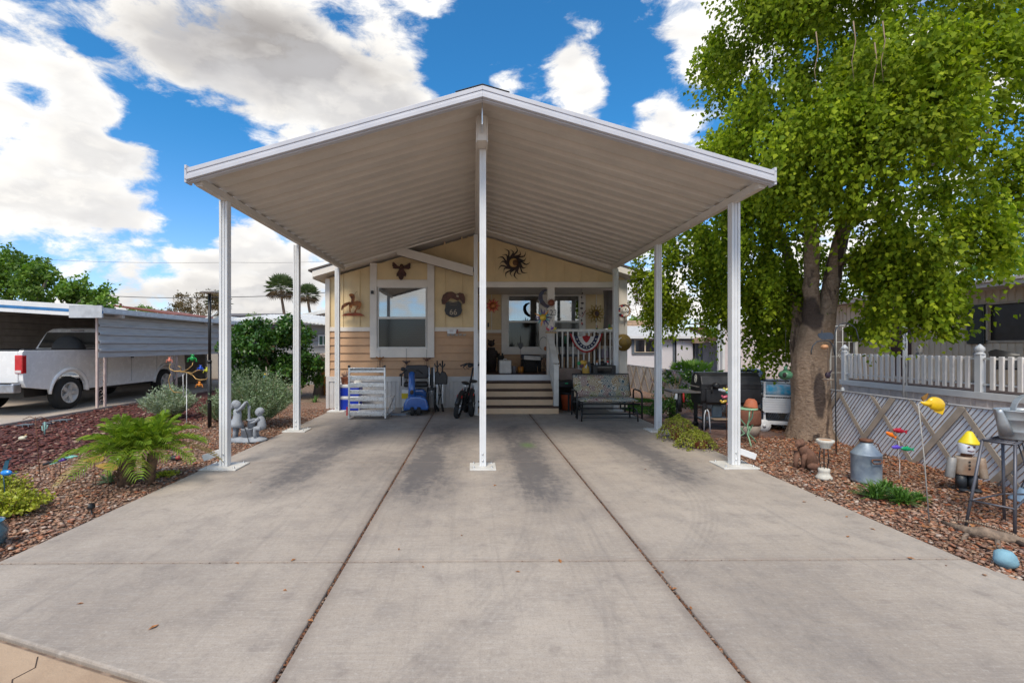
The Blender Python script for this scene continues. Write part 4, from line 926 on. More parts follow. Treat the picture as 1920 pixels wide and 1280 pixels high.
# low planting
succ = islandmat('succulent_leaves', [(.42, .45, .03), (.30, .36, .03), (.52, .50, .06), (.22, .27, .03)], .45, .25, .15)
def lowplant(name, label, loc, R_, Hh, n, ls, m, cat='plant', trail=0.0, group=None, base=-.02, tufts=6):
    t = thing(name, label, cat, loc, group=group); P_, D_ = [], []; st = MB()
    for i in range(n):
        a_ = random.uniform(0, 6.28); q = random.random() ** .6
        top = Vector((math.cos(a_) * R_ * q, math.sin(a_) * R_ * q, base + Hh * (1 - .5 * q) * random.uniform(.55, 1.05) - trail * q))
        mid = Vector((top.x * .5, top.y * .5, max(top.z, base + Hh * .7 * (1 - q * .4)) if trail else top.z * .5))
        st.tube([(0, 0, base), mid, top], [.004, .003, .002], 4)
        for k in range(tufts):
            f = .35 + .65 * random.random(); c = mid.lerp(top, (f - .35) / .65) if random.random() < .8 else Vector((0, 0, base)).lerp(mid, f)
            for j in range(5): P_.append((c.x + random.gauss(0, ls * .4), c.y + random.gauss(0, ls * .4), c.z + random.gauss(0, ls * .3))); D_.append((random.gauss(0, 1), random.gauss(0, 1), random.gauss(.5, .6)))
    st.build('stem', mat('stem_brown', (.16, .10, .06), .85), t)
    P_ = np.array(P_); D_ = np.array(D_); s = ls * RNG.uniform(.6, 1.2, len(P_))
    scatter('foliage', LEAF_V, LEAF_F, P_, leafrot(D_, .3), np.stack([s, s, s], 1), m, t); return t
lowplant('succulent', 'bright yellow green succulent at the left edge of the gravel', G(22, 962), .32, .26, 110, .030, succ)
lowplant('succulent', 'tall stems of yellow green succulent at far left edge', G(2, 935), .26, .34, 60, .028, succ)
lowplant('weed_clump', 'thin green weed tuft between palm and carport post', G(312, 888), .16, .04, 40, .02, succ)
def spiky(name, label, loc, R_, Hh, n, wd, m, cat='plant'):
    t = thing(name, label, cat, loc); mb = MB()
    for i in range(n):
        a_ = random.uniform(0, 6.28); up = random.uniform(.1, 1.4); L_ = R_ * random.uniform(.7, 1.1); c = Vector((random.gauss(0, R_ * .12), random.gauss(0, R_ * .12), 0))
        d_ = Vector((math.cos(a_) * math.cos(up), math.sin(a_) * math.cos(up), math.sin(up) * Hh / R_)); sd_ = Vector((-math.sin(a_), math.cos(a_), 0)) * wd
        m1 = c + d_ * L_ * .55; e = c + d_ * L_ + Vector((d_.x, d_.y, -.45)) * L_ * .25
        mb.add([c - sd_ * .6, c + sd_ * .6, m1 + sd_ + Vector((0, 0, .004)), m1 - sd_ + Vector((0, 0, .004)), e], [(0, 1, 2, 3), (3, 2, 4)])
    mb.build('leaves', m, t); return t
agm = islandmat('strap_leaves', [(.09, .19, .03), (.13, .26, .045), (.06, .14, .025)], .45, .2, .15)
for (px, py, r_, lab) in ((1642, 932, .20, 'spiky green plant nearest the milk can, leftmost of the clump'), (1690, 942, .20, 'spiky green plant in the middle of the gravel clump'), (1665, 922, .16, 'short spiky green plant behind the clump front'), (1722, 938, .10, 'smallest spiky green plant at the clump right end')):
    spiky('spider_plant', lab, G(px, py), r_, r_ * 1.0, 130, .008, agm)
spiky('aloe', 'small grey green aloe at the palm trunk foot', G(208, 903), .17, .15, 16, .018, islandmat('aloe_leaves', [(.12, .20, .10), (.16, .24, .12)], .5, .1))
spiky('yucca', 'tiny yucca on the gravel beside the house corner', Vector((WX(590, 13), 13, -.02)), .22, .25, 26, .014, agm)
# purple flower bush beside the smoker
b_ = Vector((WX(1262, 10.0), 10.0, -.02))
t = bush('flowering_bush', 'dark green bush with purple flowers left of the black smoker', 'shrub', b_, [((0, 0, .45), (.38, .35, .42)), ((.25, .1, .75), (.3, .3, .3)), ((-.15, 0, .2), (.3, .3, .2)), ((.1, 0, .95), (.22, .2, .15))], 420, 9, .16, .045, citrus, .3, .012, 7)
P_ = RNG.normal(0, 1, (90, 3)) * np.array([.26, .22, .12]) + np.array([.1, -.1, .92]); s = np.full(90, .03)
scatter('flower', LEAF_V, LEAF_F, P_, rotmats(90, tilt=1.5), np.stack([s, s, s], 1), islandmat('purple_petals', [(.22, .13, .50), (.32, .22, .62)], .6, .2), t)
for ch in t.children:
    if ch.name.startswith('flower'): ch['kind'] = 'stuff'
# ================================================================= NEIGHBOURS, LEFT
galv = mat('galvanised_siding', (.52, .54, .56), .45, metal=.15, var=.1, scale=2, stretch=(1, 1, 8))
def corrug(x0, x1, z0, z1, y, pitch, depth, horiz=True, th=.006):
    """profiled sheet in the xz plane at y, ridges horizontal or vertical"""
    mb = MB(); a0, a1 = (z0, z1) if horiz else (x0, x1); prof = []; q = a0
    while q < a1:
        for f, h in ((0, 0), (.62, 0), (.70, 1), (.92, 1)):
            if q + f * pitch < a1: prof.append((q + f * pitch, -h * depth))
        q += pitch
    prof.append((a1, 0)); vs = []
    for (a, h) in prof:
        for s in (0, th):
            if horiz: vs += [(x0, y + h + s, a), (x1, y + h + s, a)]
            else: vs += [(a, y + h + s, z0), (a, y + h + s, z1)]
    fs = []
    for i in range(len(prof) - 1):
        k = 4 * i; fs += [(k, k + 1, k + 5, k + 4), (k + 2, k + 6, k + 7, k + 3), (k, k + 4, k + 6, k + 2), (k + 1, k + 3, k + 7, k + 5)]
    n = 4 * (len(prof) - 1); fs += [(0, 2, 3, 1), (n, n + 1, n + 3, n + 2)]
    mb.add(vs, fs); return mb
# carport with truck
NX = -8.92
nc = thing('neighbour_carport', 'flat carport with blue striped fascia and grey ribbed side screen over a white truck', 'carport', (NX, 11.4, 0))
def NCo(p): return (p[0] - NX, p[1] - 11.4, p[2])
def NB(mb, name, m, bevel=0.0, parent=None): mb.v = [NCo(p) for p in mb.v]; return mb.build(name, m, parent or nc, bevel=bevel)
xl = -16.0; zr = 2.25; zl = 2.25 + .060 * 7.1
def sl(x): return zr + (NX + .35 - x) * .060
mb = MB(); xr = NX + .33
for (h0, h1, dd, mi) in ((-.10, -.012, 0, 0), (-.0115, .055, .006, 1), (.0555, .17, 0, 0)):
    mb.mat(mi); mb.prism([(xl, sl(xl) + h0), (xr, sl(xr) + h0), (xr, sl(xr) + h1), (xl, sl(xl) + h1)], 11.2 - dd, 11.24)
bluep = mat('blue_stripe', (.03, .16, .38), .5)
NB(mb, 'fascia', [white, bluep], .003)
mb = MB(); mb.box(NX - .42, xr + .004, 11.188, 11.199, sl(xr) - .105, sl(xr) + .18)
NB(mb, 'fascia_patch', mat('patch_metal', (.45, .47, .50), .4), 0)
o = nc.children[-1]; o.hide_render = False
mb = MB(); mb.prism([(xl, sl(xl)), (xr, sl(xr)), (xr, sl(xr) + .03), (xl, sl(xl) + .03)], 11.241, 20.6); NB(mb, 'roof', galv)
mb = MB(); mb.prism([(xl, sl(xl) - .07), (xr - .05, sl(xr - .05) - .07), (xr - .05, sl(xr - .05) - .001), (xl, sl(xl) - .001)], 11.9, 12.0); mb.prism([(xl, sl(xl) - .07), (xr - .05, sl(xr - .05) - .07), (xr - .05, sl(xr - .05) - .001), (xl, sl(xl) - .001)], 15.9, 16.0); NB(mb, 'rafter', white)
# side screen, plane x = NX+.05, ridges along y
scr = corrug(0, 9.0, 1.22, 2.26, 0, .20, .035)
scr.v = [(NX + .06 - p[1], 11.45 + p[0], p[2]) for p in scr.v]; scr.f = [f[::-1] for f in scr.f]; NB(scr, 'side_screen', galv)
mb = MB(); mb.box(NX + .015, NX + .16, 11.35, 20.5, 2.262, 2.40); NB(mb, 'gutter', mat('gutter_metal', (.45, .47, .5), .45), .006)
pinkw = mat('pinkish_white_iron', (.55, .43, .39), .6, var=.1)
for Y in (11.45, 14.25, 16.9, 19.6):
    a = MB()
    for dx_ in (0, .24): a.box(NX - .02 + 0, NX + .03, Y + dx_, Y + dx_ + .045, -.02, 2.26)
    p = NB(a, 'post', pinkw, .004)
    s = MB()
    for k in range(9):
        z = .15 + k * .24; pts = []
        for i in range(13):
            a_ = i / 12 * PI * 1.6; rr = .075 * (1 - i / 16); pts.append((NX + .005, Y + .145 + math.cos(a_ + (k % 2) * PI) * rr, z + math.sin(a_) * rr))
        s.tube(pts, .008, 4)
        s.bar((NX + .005, Y + .05, z + .09), (NX + .005, Y + .235, z + .17), .01, .01)
    NB(s, 'scrollwork', pinkw, 0, p)
# end wall of that carport far back and stored dark things
wl = thing('carport_shed', 'dim beige lap sided shed wall under the neighbour carport', 'shed', (-14, 19.5, 0))
mb = MB(); x = 0
mb.box(-3.5, 3.2, .061, .1, 0, 2.6)
for k in range(12): mb.box(-3.5, 3.2, -.02, .06, k * .2, k * .2 + .195)
mb.build('wall', mat('shed_lap', (.32, .28, .25), .8, scale=3), wl, bevel=.012)
wl2 = thing('carport_side_wall', 'dark beige board wall closing the left of the neighbour carport', 'wall', (-13.9, 15, 0))
mb = MB()
mb.box(-.1, -.031, -3.4, 4.4, 0, 2.6)
for k in range(13): mb.box(-.03, .03, -3.4, 4.4, k * .2, k * .2 + .194)
mb.build('wall', mat('shed_lap', (.32, .28, .25), .8, scale=3), wl2, bevel=.01)
# ---------------------------------------------------------------- pickup
wp = mat('truck_white', (.80, .80, .80), .25, var=.03, coat=.6); tk = thing('pickup_truck', 'white extended cab pickup truck parked tail out under the neighbour carport', 'truck', (-10.62, 10.35, 0))
# local: x right side +1.0, y forward from the tail
def side(mb, prof, x0, x1): # prof in (y,z)
    n = len(prof); vs = [(x0, p[0], p[1]) for p in prof] + [(x1, p[0], p[1]) for p in prof]
    mb.add(vs, [list(range(n))[::-1], list(range(n, 2 * n))] + [(i, (i + 1) % n, (i + 1) % n + n, i + n) for i in range(n)])
def arch(cy, r, z0=.52, cz=.40): 
    return [(cy - r * math.cos(a), cz + r * math.sin(a)) for a in [PI * i / 12 for i in range(13)]]
RW, FW = 1.22, 4.80
body = [(.08, .60), (.02, .75), (0, 1.36), (.03, 1.40), (2.35, 1.40), (2.37, 1.40), (5.55, 1.37), (5.75, 1.28), (5.80, .62), (5.70, .50)]
arcF = arch(FW, .50)[::-1]; arcR = arch(RW, .50)[::-1]
body = body + [(FW + .52, .46)] + arcF + [(FW - .52, .44), (RW + .52, .44)] + arcR + [(RW - .52, .50)]
for (x0, x1) in ((.90, .995), (-.995, -.90)):
    mb = MB(); side(mb, body, x0, x1); mb.build('body_side', wp, tk, bevel=.025, seg=3)
mb = MB(); mb.box(-.899, .899, .0, .06, .66, 1.385); mb.build('tailgate', wp, tk, bevel=.02, seg=3)
mb = MB(); mb.box(-.06, .06, -.012, -.001, 1.10, 1.15); mb.build('tailgate_handle', black, tk)
mb = MB(); mb.box(-.899, .899, .061, 2.3, .70, .76); mb.box(-.899, .899, 2.3, 5.7, .50, .95); mb.box(-.9, .9, 4.3, 5.75, .951, 1.33); mb.build('floor_and_hood', wp, tk, bevel=.02)
mb = MB(); mb.box(-.99, .99, .05, 2.33, 1.402, 1.43); mb.v = [(p[0], p[1], p[2]) for p in mb.v]; 
mb = MB(); [mb.box(a, c, .05, 2.33, 1.402, 1.432) for a, c in ((-.985, -.90), (.90, .985))]; mb.box(-.88, .88, .0, .06, 1.3855, 1.41); mb.build('bed_rail', black, tk, bevel=.01)
# fender flare
for s in (-1, 1):
    for cy in (RW, FW):
        mb = MB(); pts = [(s * .985, cy - .535 * math.cos(a), .40 + .535 * math.sin(a)) for a in [PI * i / 16 for i in range(17)]]; mb.tube(pts, [.03 + .03 * math.sin(PI * i / 16) for i in range(17)], 8); mb.build('fender_flare', wp, tk)
# cab
cabp = [(2.40, 1.385), (2.50, 1.62), (2.62, 1.86), (2.76, 1.95), (3.0, 1.985), (3.9, 1.97), (4.1, 1.90), (4.62, 1.385)]
mb = MB(); n = len(cabp); vs = []
for s in (-1, 1):
    for (y, z) in cabp: vs.append((s * (.94 - max(0, z - 1.40) * .26), y, z))
mb.add(vs, [list(range(n)), list(range(n, 2 * n))[::-1]] + [(i, i + n, (i + 1) % n + n, (i + 1) % n) for i in range(n)]); cab = mb.build('cab', wp, tk, bevel=.05, seg=4)
cg = mat('car_glass', (.012, .014, .014), .06, coat=1.0)
def pane(pts, nm): mb = MB(); mb.add(pts, [tuple(range(len(pts)))]); mb.build(nm, cg, cab)
def cx_(z): return .94 - (z - 1.40) * .26
pane([(-.82, 2.385, 1.44), (.82, 2.385, 1.44), (.73, 2.56, 1.855), (-.73, 2.56, 1.855)], 'rear_window')
for s in (-1, 1):
    e = .014 * s
    pane([(s * cx_(1.46) + e, 3.32, 1.46), (s * cx_(1.46) + e, 4.38, 1.46), (s * cx_(1.86) + e, 4.02, 1.86), (s * cx_(1.86) + e, 3.32, 1.86)], 'side_window')
    pane([(s * cx_(1.46) + e, 2.62, 1.46), (s * cx_(1.46) + e, 3.22, 1.46), (s * cx_(1.86) + e, 3.22, 1.86), (s * cx_(1.80) + e, 2.74, 1.80)], 'side_window')
pane([(-.78, 4.58, 1.44), (.78, 4.58, 1.44), (.70, 4.16, 1.86), (-.70, 4.16, 1.86)], 'windscreen')
mb = MB(); mb.box(-.15, .15, 2.61, 2.68, 1.90, 1.925); mb.build('high_brake_light', mat('lamp_grey_red', (.25, .20, .20), .3), tk)
redl = mat('tail_lamp_red', (.55, .012, .02), .15, coat=1.0, var=.1); clr = mat('reverse_lamp', (.6, .55, .55), .15, coat=1)
for s in (-1, 1):
    mb = MB(); a, c = sorted((s * .835, s * 1.002)); mb.box(a, c, -.012, .10, .90, 1.30); t_ = mb.build('tail_light', redl, tk, bevel=.02, seg=3)
    mb = MB(); mb.box(a + .02, c - .02, -.017, -.0125, .92, .975); mb.build('reverse_lens', clr, t_)
chr_ = mat('dull_chrome', (.42, .43, .46), .35, metal=.8, var=.15, scale=8)
mb = MB(); mb.box(-.99, .99, -.20, -.001, .50, .70); mb.build('bumper', chr_, tk, bevel=.03, seg=3)
mb = MB(); mb.box(-.92, .92, -.203, .0, .7005, .712); mb.build('bumper_step', black, tk)
mb = MB(); mb.box(-.16, .16, -.208, -.2005, .53, .66); mb.build('licence_recess', black, tk)
rim = mat('alloy_rim', (.58, .57, .55), .4, metal=.2, var=.15)
def wheel(parent, c, r, w, s, rimr=.6):
    mb = MB(); Mx = Matrix.Rotation(R(90) * s, 3, 'Y')
    mb.lathe([(r * .62, -w / 2), (r * .9, -w / 2), (r * .985, -w * .36), (r, -w * .2), (r, w * .2), (r * .985, w * .36), (r * .9, w / 2), (r * .62, w / 2)], c, 32, Mx, cap=False)
    t = mb.build('wheel', rubber, parent)
    q = MB(); q.lathe([(r * .60, w * .30), (r * .63, w * .52), (r * .57, w * .50), (r * .52, w * .25), (.0001, w * .22)], c, 28, Mx, cap=False); q.lathe([(.075, w * .2), (.07, w * .42), (.05, w * .45)], c, 14, Mx)
    for k in range(5):
        a = k * 2 * PI / 5 + .3; d0 = Mx @ Vector((math.cos(a) * .06, math.sin(a) * .06, w * .36)); d1 = Mx @ Vector((math.cos(a) * r * .57, math.sin(a) * r * .57, w * .40)); q.bar(Vector(c) + d0, Vector(c) + d1, .075, .04, up=tuple(Mx @ Vector((0, 0, 1))))
    q.build('rim', rim, t); return t
for s in (-1, 1):
    for cy in (RW, FW): wheel(tk, (s * .87, cy, .385), .395, .24, s)
mb = MB(); mb.box(-.75, .75, .3, 5.4, .36, .55); mb.tube([(-.8, RW, .385), (.8, RW, .385)], .06, 8); mb.build('chassis', black, tk)
mb = MB(); mb.box(.996, 1.004, 3.24, 3.36, 1.16, 1.20); mb.build('door_handle', black, tk)
mb = MB()
for y in (2.38, 3.27, 4.35): mb.box(.9945, .998, y - .004, y + .004, .52, 1.38)
split(mb, 'panel_gap', mat('panel_gap', (.12, .12, .12), .8), tk)
mb = MB(); mb.box(1.0, 1.16, 4.2, 4.32, 1.42, 1.64); mb.build('side_mirror', black, tk, bevel=.02)
mb = MB(); mb.ball((.99, 1.9, 1.0), (.012, .09, .09), 14); mb.build('fuel_door', wp, tk)
# spare tyre in the bed
st_ = thing('spare_tyre', 'black spare tyre standing against the truck rear window', 'tyre', (-10.02, 12.0, 1.30)); mb = MB()
mb.lathe([(.20, -.11), (.34, -.11), (.385, -.04), (.385, .04), (.34, .11), (.20, .11)], (0, 0, .07), 30, Matrix.Rotation(R(90), 3, 'X')); mb.build('tyre', rubber, st_)
# rows of houses behind
def simplehouse(name, label, x0, x1, y0, y1, ze, wallm, roofm, parts):
    t = thing(name, label, 'house', ((x0 + x1) / 2, y0, 0), group=None); return t
greyl = mat('grey_lap_siding', (.30, .30, .31), .6, var=.1, scale=2, stretch=(1, 1, 6)); beigev = mat('beige_grooved_siding', (.44, .40, .36), .7, var=.06)
roofw = mat('white_roof_metal', (.70, .69, .66), .5, var=.08, scale=2)
# grey sided home
hx0, hx1 = WX(440, 19), WX(650, 19)
t = thing('grey_home', 'grey metal sided home with long low roof behind the citrus tree', 'house', (0, 19, 0))
def add_(mb, nm, m, bevel=0, par=None): mb.v = [(p[0] - t.location.x, p[1] - t.location.y, p[2]) for p in mb.v]; return mb.build(nm, m, par or t, bevel=bevel)
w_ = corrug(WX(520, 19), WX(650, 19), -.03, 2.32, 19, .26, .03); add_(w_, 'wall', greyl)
mb = MB(); mb.box(WX(440, 19), WX(519, 19), 19.0, 19.08, -.03, 2.35); add_(mb, 'shadowed_wall', mat('grey_siding_shaded', (.16, .16, .17), .8))  # siding colour darkened to carry the shade on this stretch of wall
mb = MB(); mb.box(WX(505, 19), WX(516, 19), 18.96, 18.999, .3, 2.2); add_(mb, 'door', mat('brown_door', (.16, .08, .05), .6), .004)
mb = MB(); vs = []; k = 60
for i in range(k + 1):
    x = WX(441, 18.4) + (WX(650, 18.4) - WX(441, 18.4)) * i / k; z = 2.52 if x < WX(530, 18.4) else 2.52 - (x - WX(530, 18.4)) * .12
    vs += [(x, 18.3, z + .03 * (i % 2)), (x, 21.5, z + .35 + .03 * (i % 2)), (x, 18.3, z - .05 + .03 * (i % 2))]
mb.add(vs, [f for i in range(k) for f in ((3 * i, 3 * i + 3, 3 * i + 4, 3 * i + 1), (3 * i + 2, 3 * i + 5, 3 * i + 3, 3 * i))]); add_(mb, 'roof', roofw)
mb = MB(); mb.box(WX(598, 19), WX(618, 19), 18.93, 18.965, WZ(648, 19), WZ(628, 19)); f_ = add_(mb, 'window', white, .004)
for a, c in ((600, 606), (608, 616)): mb = MB(); mb.box(WX(a, 19), WX(c, 19), 18.92, 18.9295, WZ(646, 19), WZ(630, 19)); add_(mb, 'pane', mat('green_curtain', (.03, .09, .05), .5), 0, f_)
# white gable behind
t = thing('white_gable_home', 'pale home with a low sloping white roof behind the grey home', 'house', (0, 27, 0))
Y = 27; mb = MB(); mb.prism([(WX(512, Y), -.03), (WX(640, Y), -.03), (WX(640, Y), WZ(588, Y)), (WX(512, Y), WZ(605, Y))], Y, Y + .1); add_(mb, 'wall', beigev)
mb = MB(); mb.prism([(WX(514, Y), WZ(606, Y)), (WX(645, Y), WZ(582, Y)), (WX(645, Y), WZ(576, Y)), (WX(514, Y), WZ(600, Y))], Y - .4, Y + 6); add_(mb, 'roof', roofw)
t = thing('warehouse', 'long low grey commercial building on the far skyline', 'building', (0, 70, 0))
Y = 70; mb = MB(); mb.box(WX(250, Y), WX(545, Y), Y, Y + 20, -.03, WZ(592, Y)); mb.box(WX(430, Y), WX(545, Y), Y - .2, Y - .01, WZ(592, Y), WZ(588, Y)); add_(mb, 'wall', mat('warehouse_grey', (.20, .20, .22), .8)); 
mb = MB()
for k in range(7): mb.box(WX(440 + k * 14, Y), WX(446 + k * 14, Y), Y - .1, Y - .01, WZ(600, Y), WZ(595, Y))
split(mb, 'window', darkint, t)
for o in t.children:
    if o.name.startswith('window'): o.location = (0, -70, 0)
t = thing('red_roof_home', 'rust red roof edge rising over the ribbed screen', 'house', (0, 24, 0)); Y = 24
mb = MB(); mb.prism([(WX(205, Y), WZ(574, Y)), (WX(330, Y), WZ(592, Y)), (WX(330, Y), WZ(589.5, Y)), (WX(205, Y), WZ(571, Y))], Y, Y + 6); add_(mb, 'roof', mat('rust_roof', (.22, .07, .045), .7))
mb = MB(); mb.box(WX(206, Y), WX(330, Y), Y + .3, Y + 5.5, -.03, WZ(598, Y)); add_(mb, 'wall', beigev)
mb = MB(); mb.box(WX(221, Y), WX(223, Y), Y + .1, Y + .2, WZ(575, Y), WZ(569, Y)); add_(mb, 'vent_pipe', MATS['rust_roof'])
t = thing('white_frame_roof', 'small white roof with diagonal edge beside the black lamp', 'shed', (0, 22.5, 0)); Y = 22.5
mb = MB(); mb.prism([(WX(376, Y), WZ(601, Y)), (WX(400, Y), WZ(588, Y)), (WX(404, Y), WZ(584, Y)), (WX(408, Y), WZ(584, Y)), (WX(402, Y), WZ(590, Y)), (WX(380, Y), WZ(602, Y))], Y, Y + .1); mb.prism([(WX(396, Y), WZ(593, Y)), (WX(412, Y), WZ(591, Y)), (WX(424, Y), WZ(604, Y)), (WX(392, Y), WZ(604, Y))], Y + .2, Y + 2); add_(mb, 'roof', roofw)
mb = MB(); mb.box(WX(378, Y), WX(424, Y), Y + .25, Y + 1.9, -.03, WZ(604.5, Y)); add_(mb, 'wall', beigev)
# ================================================================= NEIGHBOURS, RIGHT
t = thing('white_shed', 'white shed with grey trimmed window and open dark doorway', 'shed', (0, 21, 0)); Y = 21
shw = corrug(WX(1150, Y), WX(1316, Y), -.03, WZ(630, Y), Y, .3, .012, False); 
mb = MB(); dx0, dx1 = WX(1265, Y), WX(1304, Y)
holes_wall(mb, WX(1150, Y), WX(1316, Y), -.03, WZ(628, Y), (dx0, dx1, .0, WZ(638, Y)), Y, Y + .08); add_(mb, 'wall', mat('shed_white', (.66, .64, .68), .6, var=.03))
mb = MB(); x = WX(1160, Y)
while x < WX(1312, Y):
    if not (dx0 - .2 < x < dx1 + .2): mb.box(x - .008, x + .008, Y - .006, Y - .0005, -.03, WZ(660, Y) if WX(1176, Y) < x < WX(1232, Y) else WZ(632, Y))
    x += .4
split(mb, 'groove_batten', MATS['shed_white'], t)
for o in t.children:
    if o.name.startswith('groove'): o.location = (0, -21, 0)
shg = mat('shingle_pale', (.52, .52, .51), .9, scale=9, col2=(.42, .42, .41), bump=.5, stretch=(1, .6, 2))
mb = MB(); mb.add([(WX(1140, Y), Y - .25, WZ(633, Y - .2)), (WX(1319, Y), Y - .25, WZ(633, Y - .2)), (WX(1303, Y), Y + 1.3, 2.42), (WX(1140, Y), Y + 1.3, 2.42)], [(0, 1, 2, 3)]); mb.add([(WX(1319, Y), Y - .24, WZ(633, Y - .2)), (WX(1319, Y), Y + 2.8, WZ(633, Y - .2)), (WX(1303, Y), Y + 1.3, 2.42)], [(0, 1, 2)]); add_(mb, 'roof', shg)
mb = MB(); mb.box(WX(1140, Y), WX(1319, Y), Y - .28, Y - .26, WZ(634.5, Y - .2), WZ(630, Y - .2)); add_(mb, 'fascia', white)
sg = mat('slate_trim', (.115, .135, .165), .6)
mb = MB(); mb.box(WX(1184, Y), WX(1232, Y), Y - .05, Y - .001, WZ(664, Y), WZ(632.5, Y)); w1 = add_(mb, 'window', sg, .004)
mb = MB(); mb.box(WX(1189, Y), WX(1228, Y), Y - .07, Y - .051, WZ(660.5, Y), WZ(636, Y)); add_(mb, 'frame', mat('cream_frame', (.60, .50, .38), .5), 0, w1)
for a, c in ((1190.3, 1207.3), (1209.7, 1226.7)): mb = MB(); mb.box(WX(a, Y), WX(c, Y), Y - .075, Y - .0705, WZ(659.3, Y), WZ(637.3, Y)); add_(mb, 'pane', glassmat('dark_pane', (.06, .06, .06), .12), 0, w1)
mb = MB(); mb.box(WX(1261, Y), dx0, Y - .05, Y - .001, -.03, WZ(633, Y)); mb.box(dx1, WX(1309, Y), Y - .05, Y - .001, -.03, WZ(633, Y)); mb.box(dx0 + .001, dx1 - .001, Y - .05, Y - .001, WZ(638, Y), WZ(633, Y)); mb.box(WX(1314, Y), WX(1317, Y), Y - .05, Y - .001, -.03, WZ(634, Y)); add_(mb, 'door_frame', sg)
mb = MB(); mb.box(dx0 - .02, dx1 + .02, Y + .09, Y + .12, -.03, 1.9); add_(mb, 'dark_backing', darkint)  # near-black sheet just behind the opening, standing in for the unlit inside
mb = MB(); mb.box(-.0, .02, 0, .75, .05, 1.72, Matrix.Translation((dx1 - .12, Y - .02, 0)) @ Matrix.Rotation(R(95), 4, 'Z')); add_(mb, 'open_door', MATS['shed_white'])
t = thing('tan_roof_home', 'low tan banded roof home just behind the white shed', 'house', (0, 26, 0)); Y = 26
mb = MB(); mb.box(WX(1120, Y), WX(1242, Y), Y, Y + 5, -.03, WZ(612, Y)); add_(mb, 'wall', beigev)
mb = MB()
for i in range(4): mb.box(WX(1120, Y), WX(1242, Y) - i * .1, Y - .3 + i * .02, Y + 5, WZ(613 - i * 3, Y), WZ(610.2 - i * 3, Y))
add_(mb, 'roof', mat('tan_roof', (.48, .33, .22), .7), .02)
mb = MB(); mb.prism([(WX(1237, Y), WZ(612, Y)), (WX(1263, Y), WZ(612, Y)), (WX(1262.5, Y), WZ(605, Y)), (WX(1256, Y), WZ(603.5, Y)), (WX(1244, Y), WZ(604, Y)), (WX(1237, Y), WZ(608, Y))], Y + .5, Y + 2); add_(mb, 'roof_cooler', sg, .05)
t = thing('grey_shed', 'small grey shed with a tan roof right of the white shed', 'shed', (0, 20, 0)); Y = 20
w_ = corrug(WX(1318, Y), WX(1352, Y), -.03, WZ(641, Y), Y, .12, .012, False); add_(w_, 'wall', mat('shed_grey', (.40, .40, .44), .6))
mb = MB(); mb.prism([(WX(1316, Y), WZ(643, Y)), (WX(1317, Y), WZ(632, Y)), (WX(1335, Y), WZ(632, Y)), (WX(1354, Y), WZ(637, Y)), (WX(1354, Y), WZ(639, Y)), (WX(1330, Y), WZ(640, Y))], Y - .2, Y + 2); add_(mb, 'roof', MATS['tan_roof'])
t = thing('brown_roof_home', 'far brown roofed home above the grey shed', 'house', (0, 30, 0)); Y = 30
mb = MB(); mb.prism([(WX(1296, Y), WZ(612, Y)), (WX(1324, Y), WZ(613.5, Y)), (WX(1326, Y), WZ(618, Y)), (WX(1306, Y), WZ(618, Y))], Y, Y + 3); add_(mb, 'roof', mat('brown_roof', (.17, .09, .06), .8))
mb = MB(); mb.box(WX(1306, Y), WX(1324, Y), Y + .1, Y + 2.9, -.03, WZ(618.3, Y)); add_(mb, 'wall', mat('brown_wall', (.12, .08, .06), .8))
t = thing('white_metal_building', 'tall white vertical ribbed metal building behind the grills', 'building', (0, 16.5, 0)); Y = 16.5
w_ = corrug(WX(1358, Y), WX(1562, Y), -.03, WZ(602, Y), Y, .24, .03, False); add_(w_, 'wall', mat('white_ribbed', (.68, .60, .61), .55, var=.04))
mb = MB(); mb.box(WX(1353, Y), WX(1357.5, Y), Y - .06, Y + .3, -.03, WZ(601, Y)); mb.box(WX(1346, Y), WX(1348, Y), Y - .06, Y + .02, -.03, WZ(600, Y)); mb.box(WX(1346, Y), WX(1562, Y), Y - .08, Y + 3, WZ(601.8, Y), WZ(600.2, Y)); add_(mb, 'trim', white)
# tan home with deck
tanh = bpy.data.materials.new('tan_grooved_siding'); tanh.use_nodes = True; g = NT(tanh.node_tree); b = g.n['Principled BSDF']
tc = g.new('ShaderNodeTexCoord'); v = tc.outputs['Object']; g.put(b.inputs['Base Color'], g.mix(g.mr(g.noise(v, 2, 4), .3, .7), (.56, .43, .31, 1), (.63, .50, .37, 1))); b.inputs['Roughness'].default_value = .7
HX = 12.0
t = thing('tan_home', 'tan grooved siding home with dark shuttered windows at right', 'house', (HX, 10, 0))
def bx(mb, a): return a
mb = MB(); win = [(8.6, 9.75), (9.95, 10.95), (13.7, 14.6)]
y = 6.0
zs = (-.03, 2.80); wz = (1.62, 2.45)
segs = []; cur = 6.0
for (a, c) in ((8.75, 9.98), (10.05, 11.05), (13.9, 14.6)): segs.append((cur, a)); cur = c
segs.append((cur, 16.0))
for (a, c) in segs: mb.box(HX, HX + .1, a, c, *zs)
for (a, c) in ((8.75, 9.98), (10.05, 11.05), (13.9, 14.6)): mb.box(HX, HX + .1, a, c, zs[0], wz[0]); mb.box(HX, HX + .1, a, c, wz[1], zs[1])
add_(mb, 'wall', tanh)
mb = MB(); y = 6.0; groups_ = []
while y < 16:
    bad = any(a - .06 < y < c + .45 for (a, c) in ((8.7, 9.98), (10.0, 11.05), (13.85, 14.6)))
    if not bad: mb.box(HX - .012, HX - .0005, y, y + .10, .3, 2.79)
    else: mb.box(HX - .012, HX - .0005, y, y + .10, .3, wz[0] - .06); mb.box(HX - .012, HX - .0005, y, y + .10, wz[1] + .06, 2.79)
    y += .155
add_(mb, 'siding_ridges', tanh)
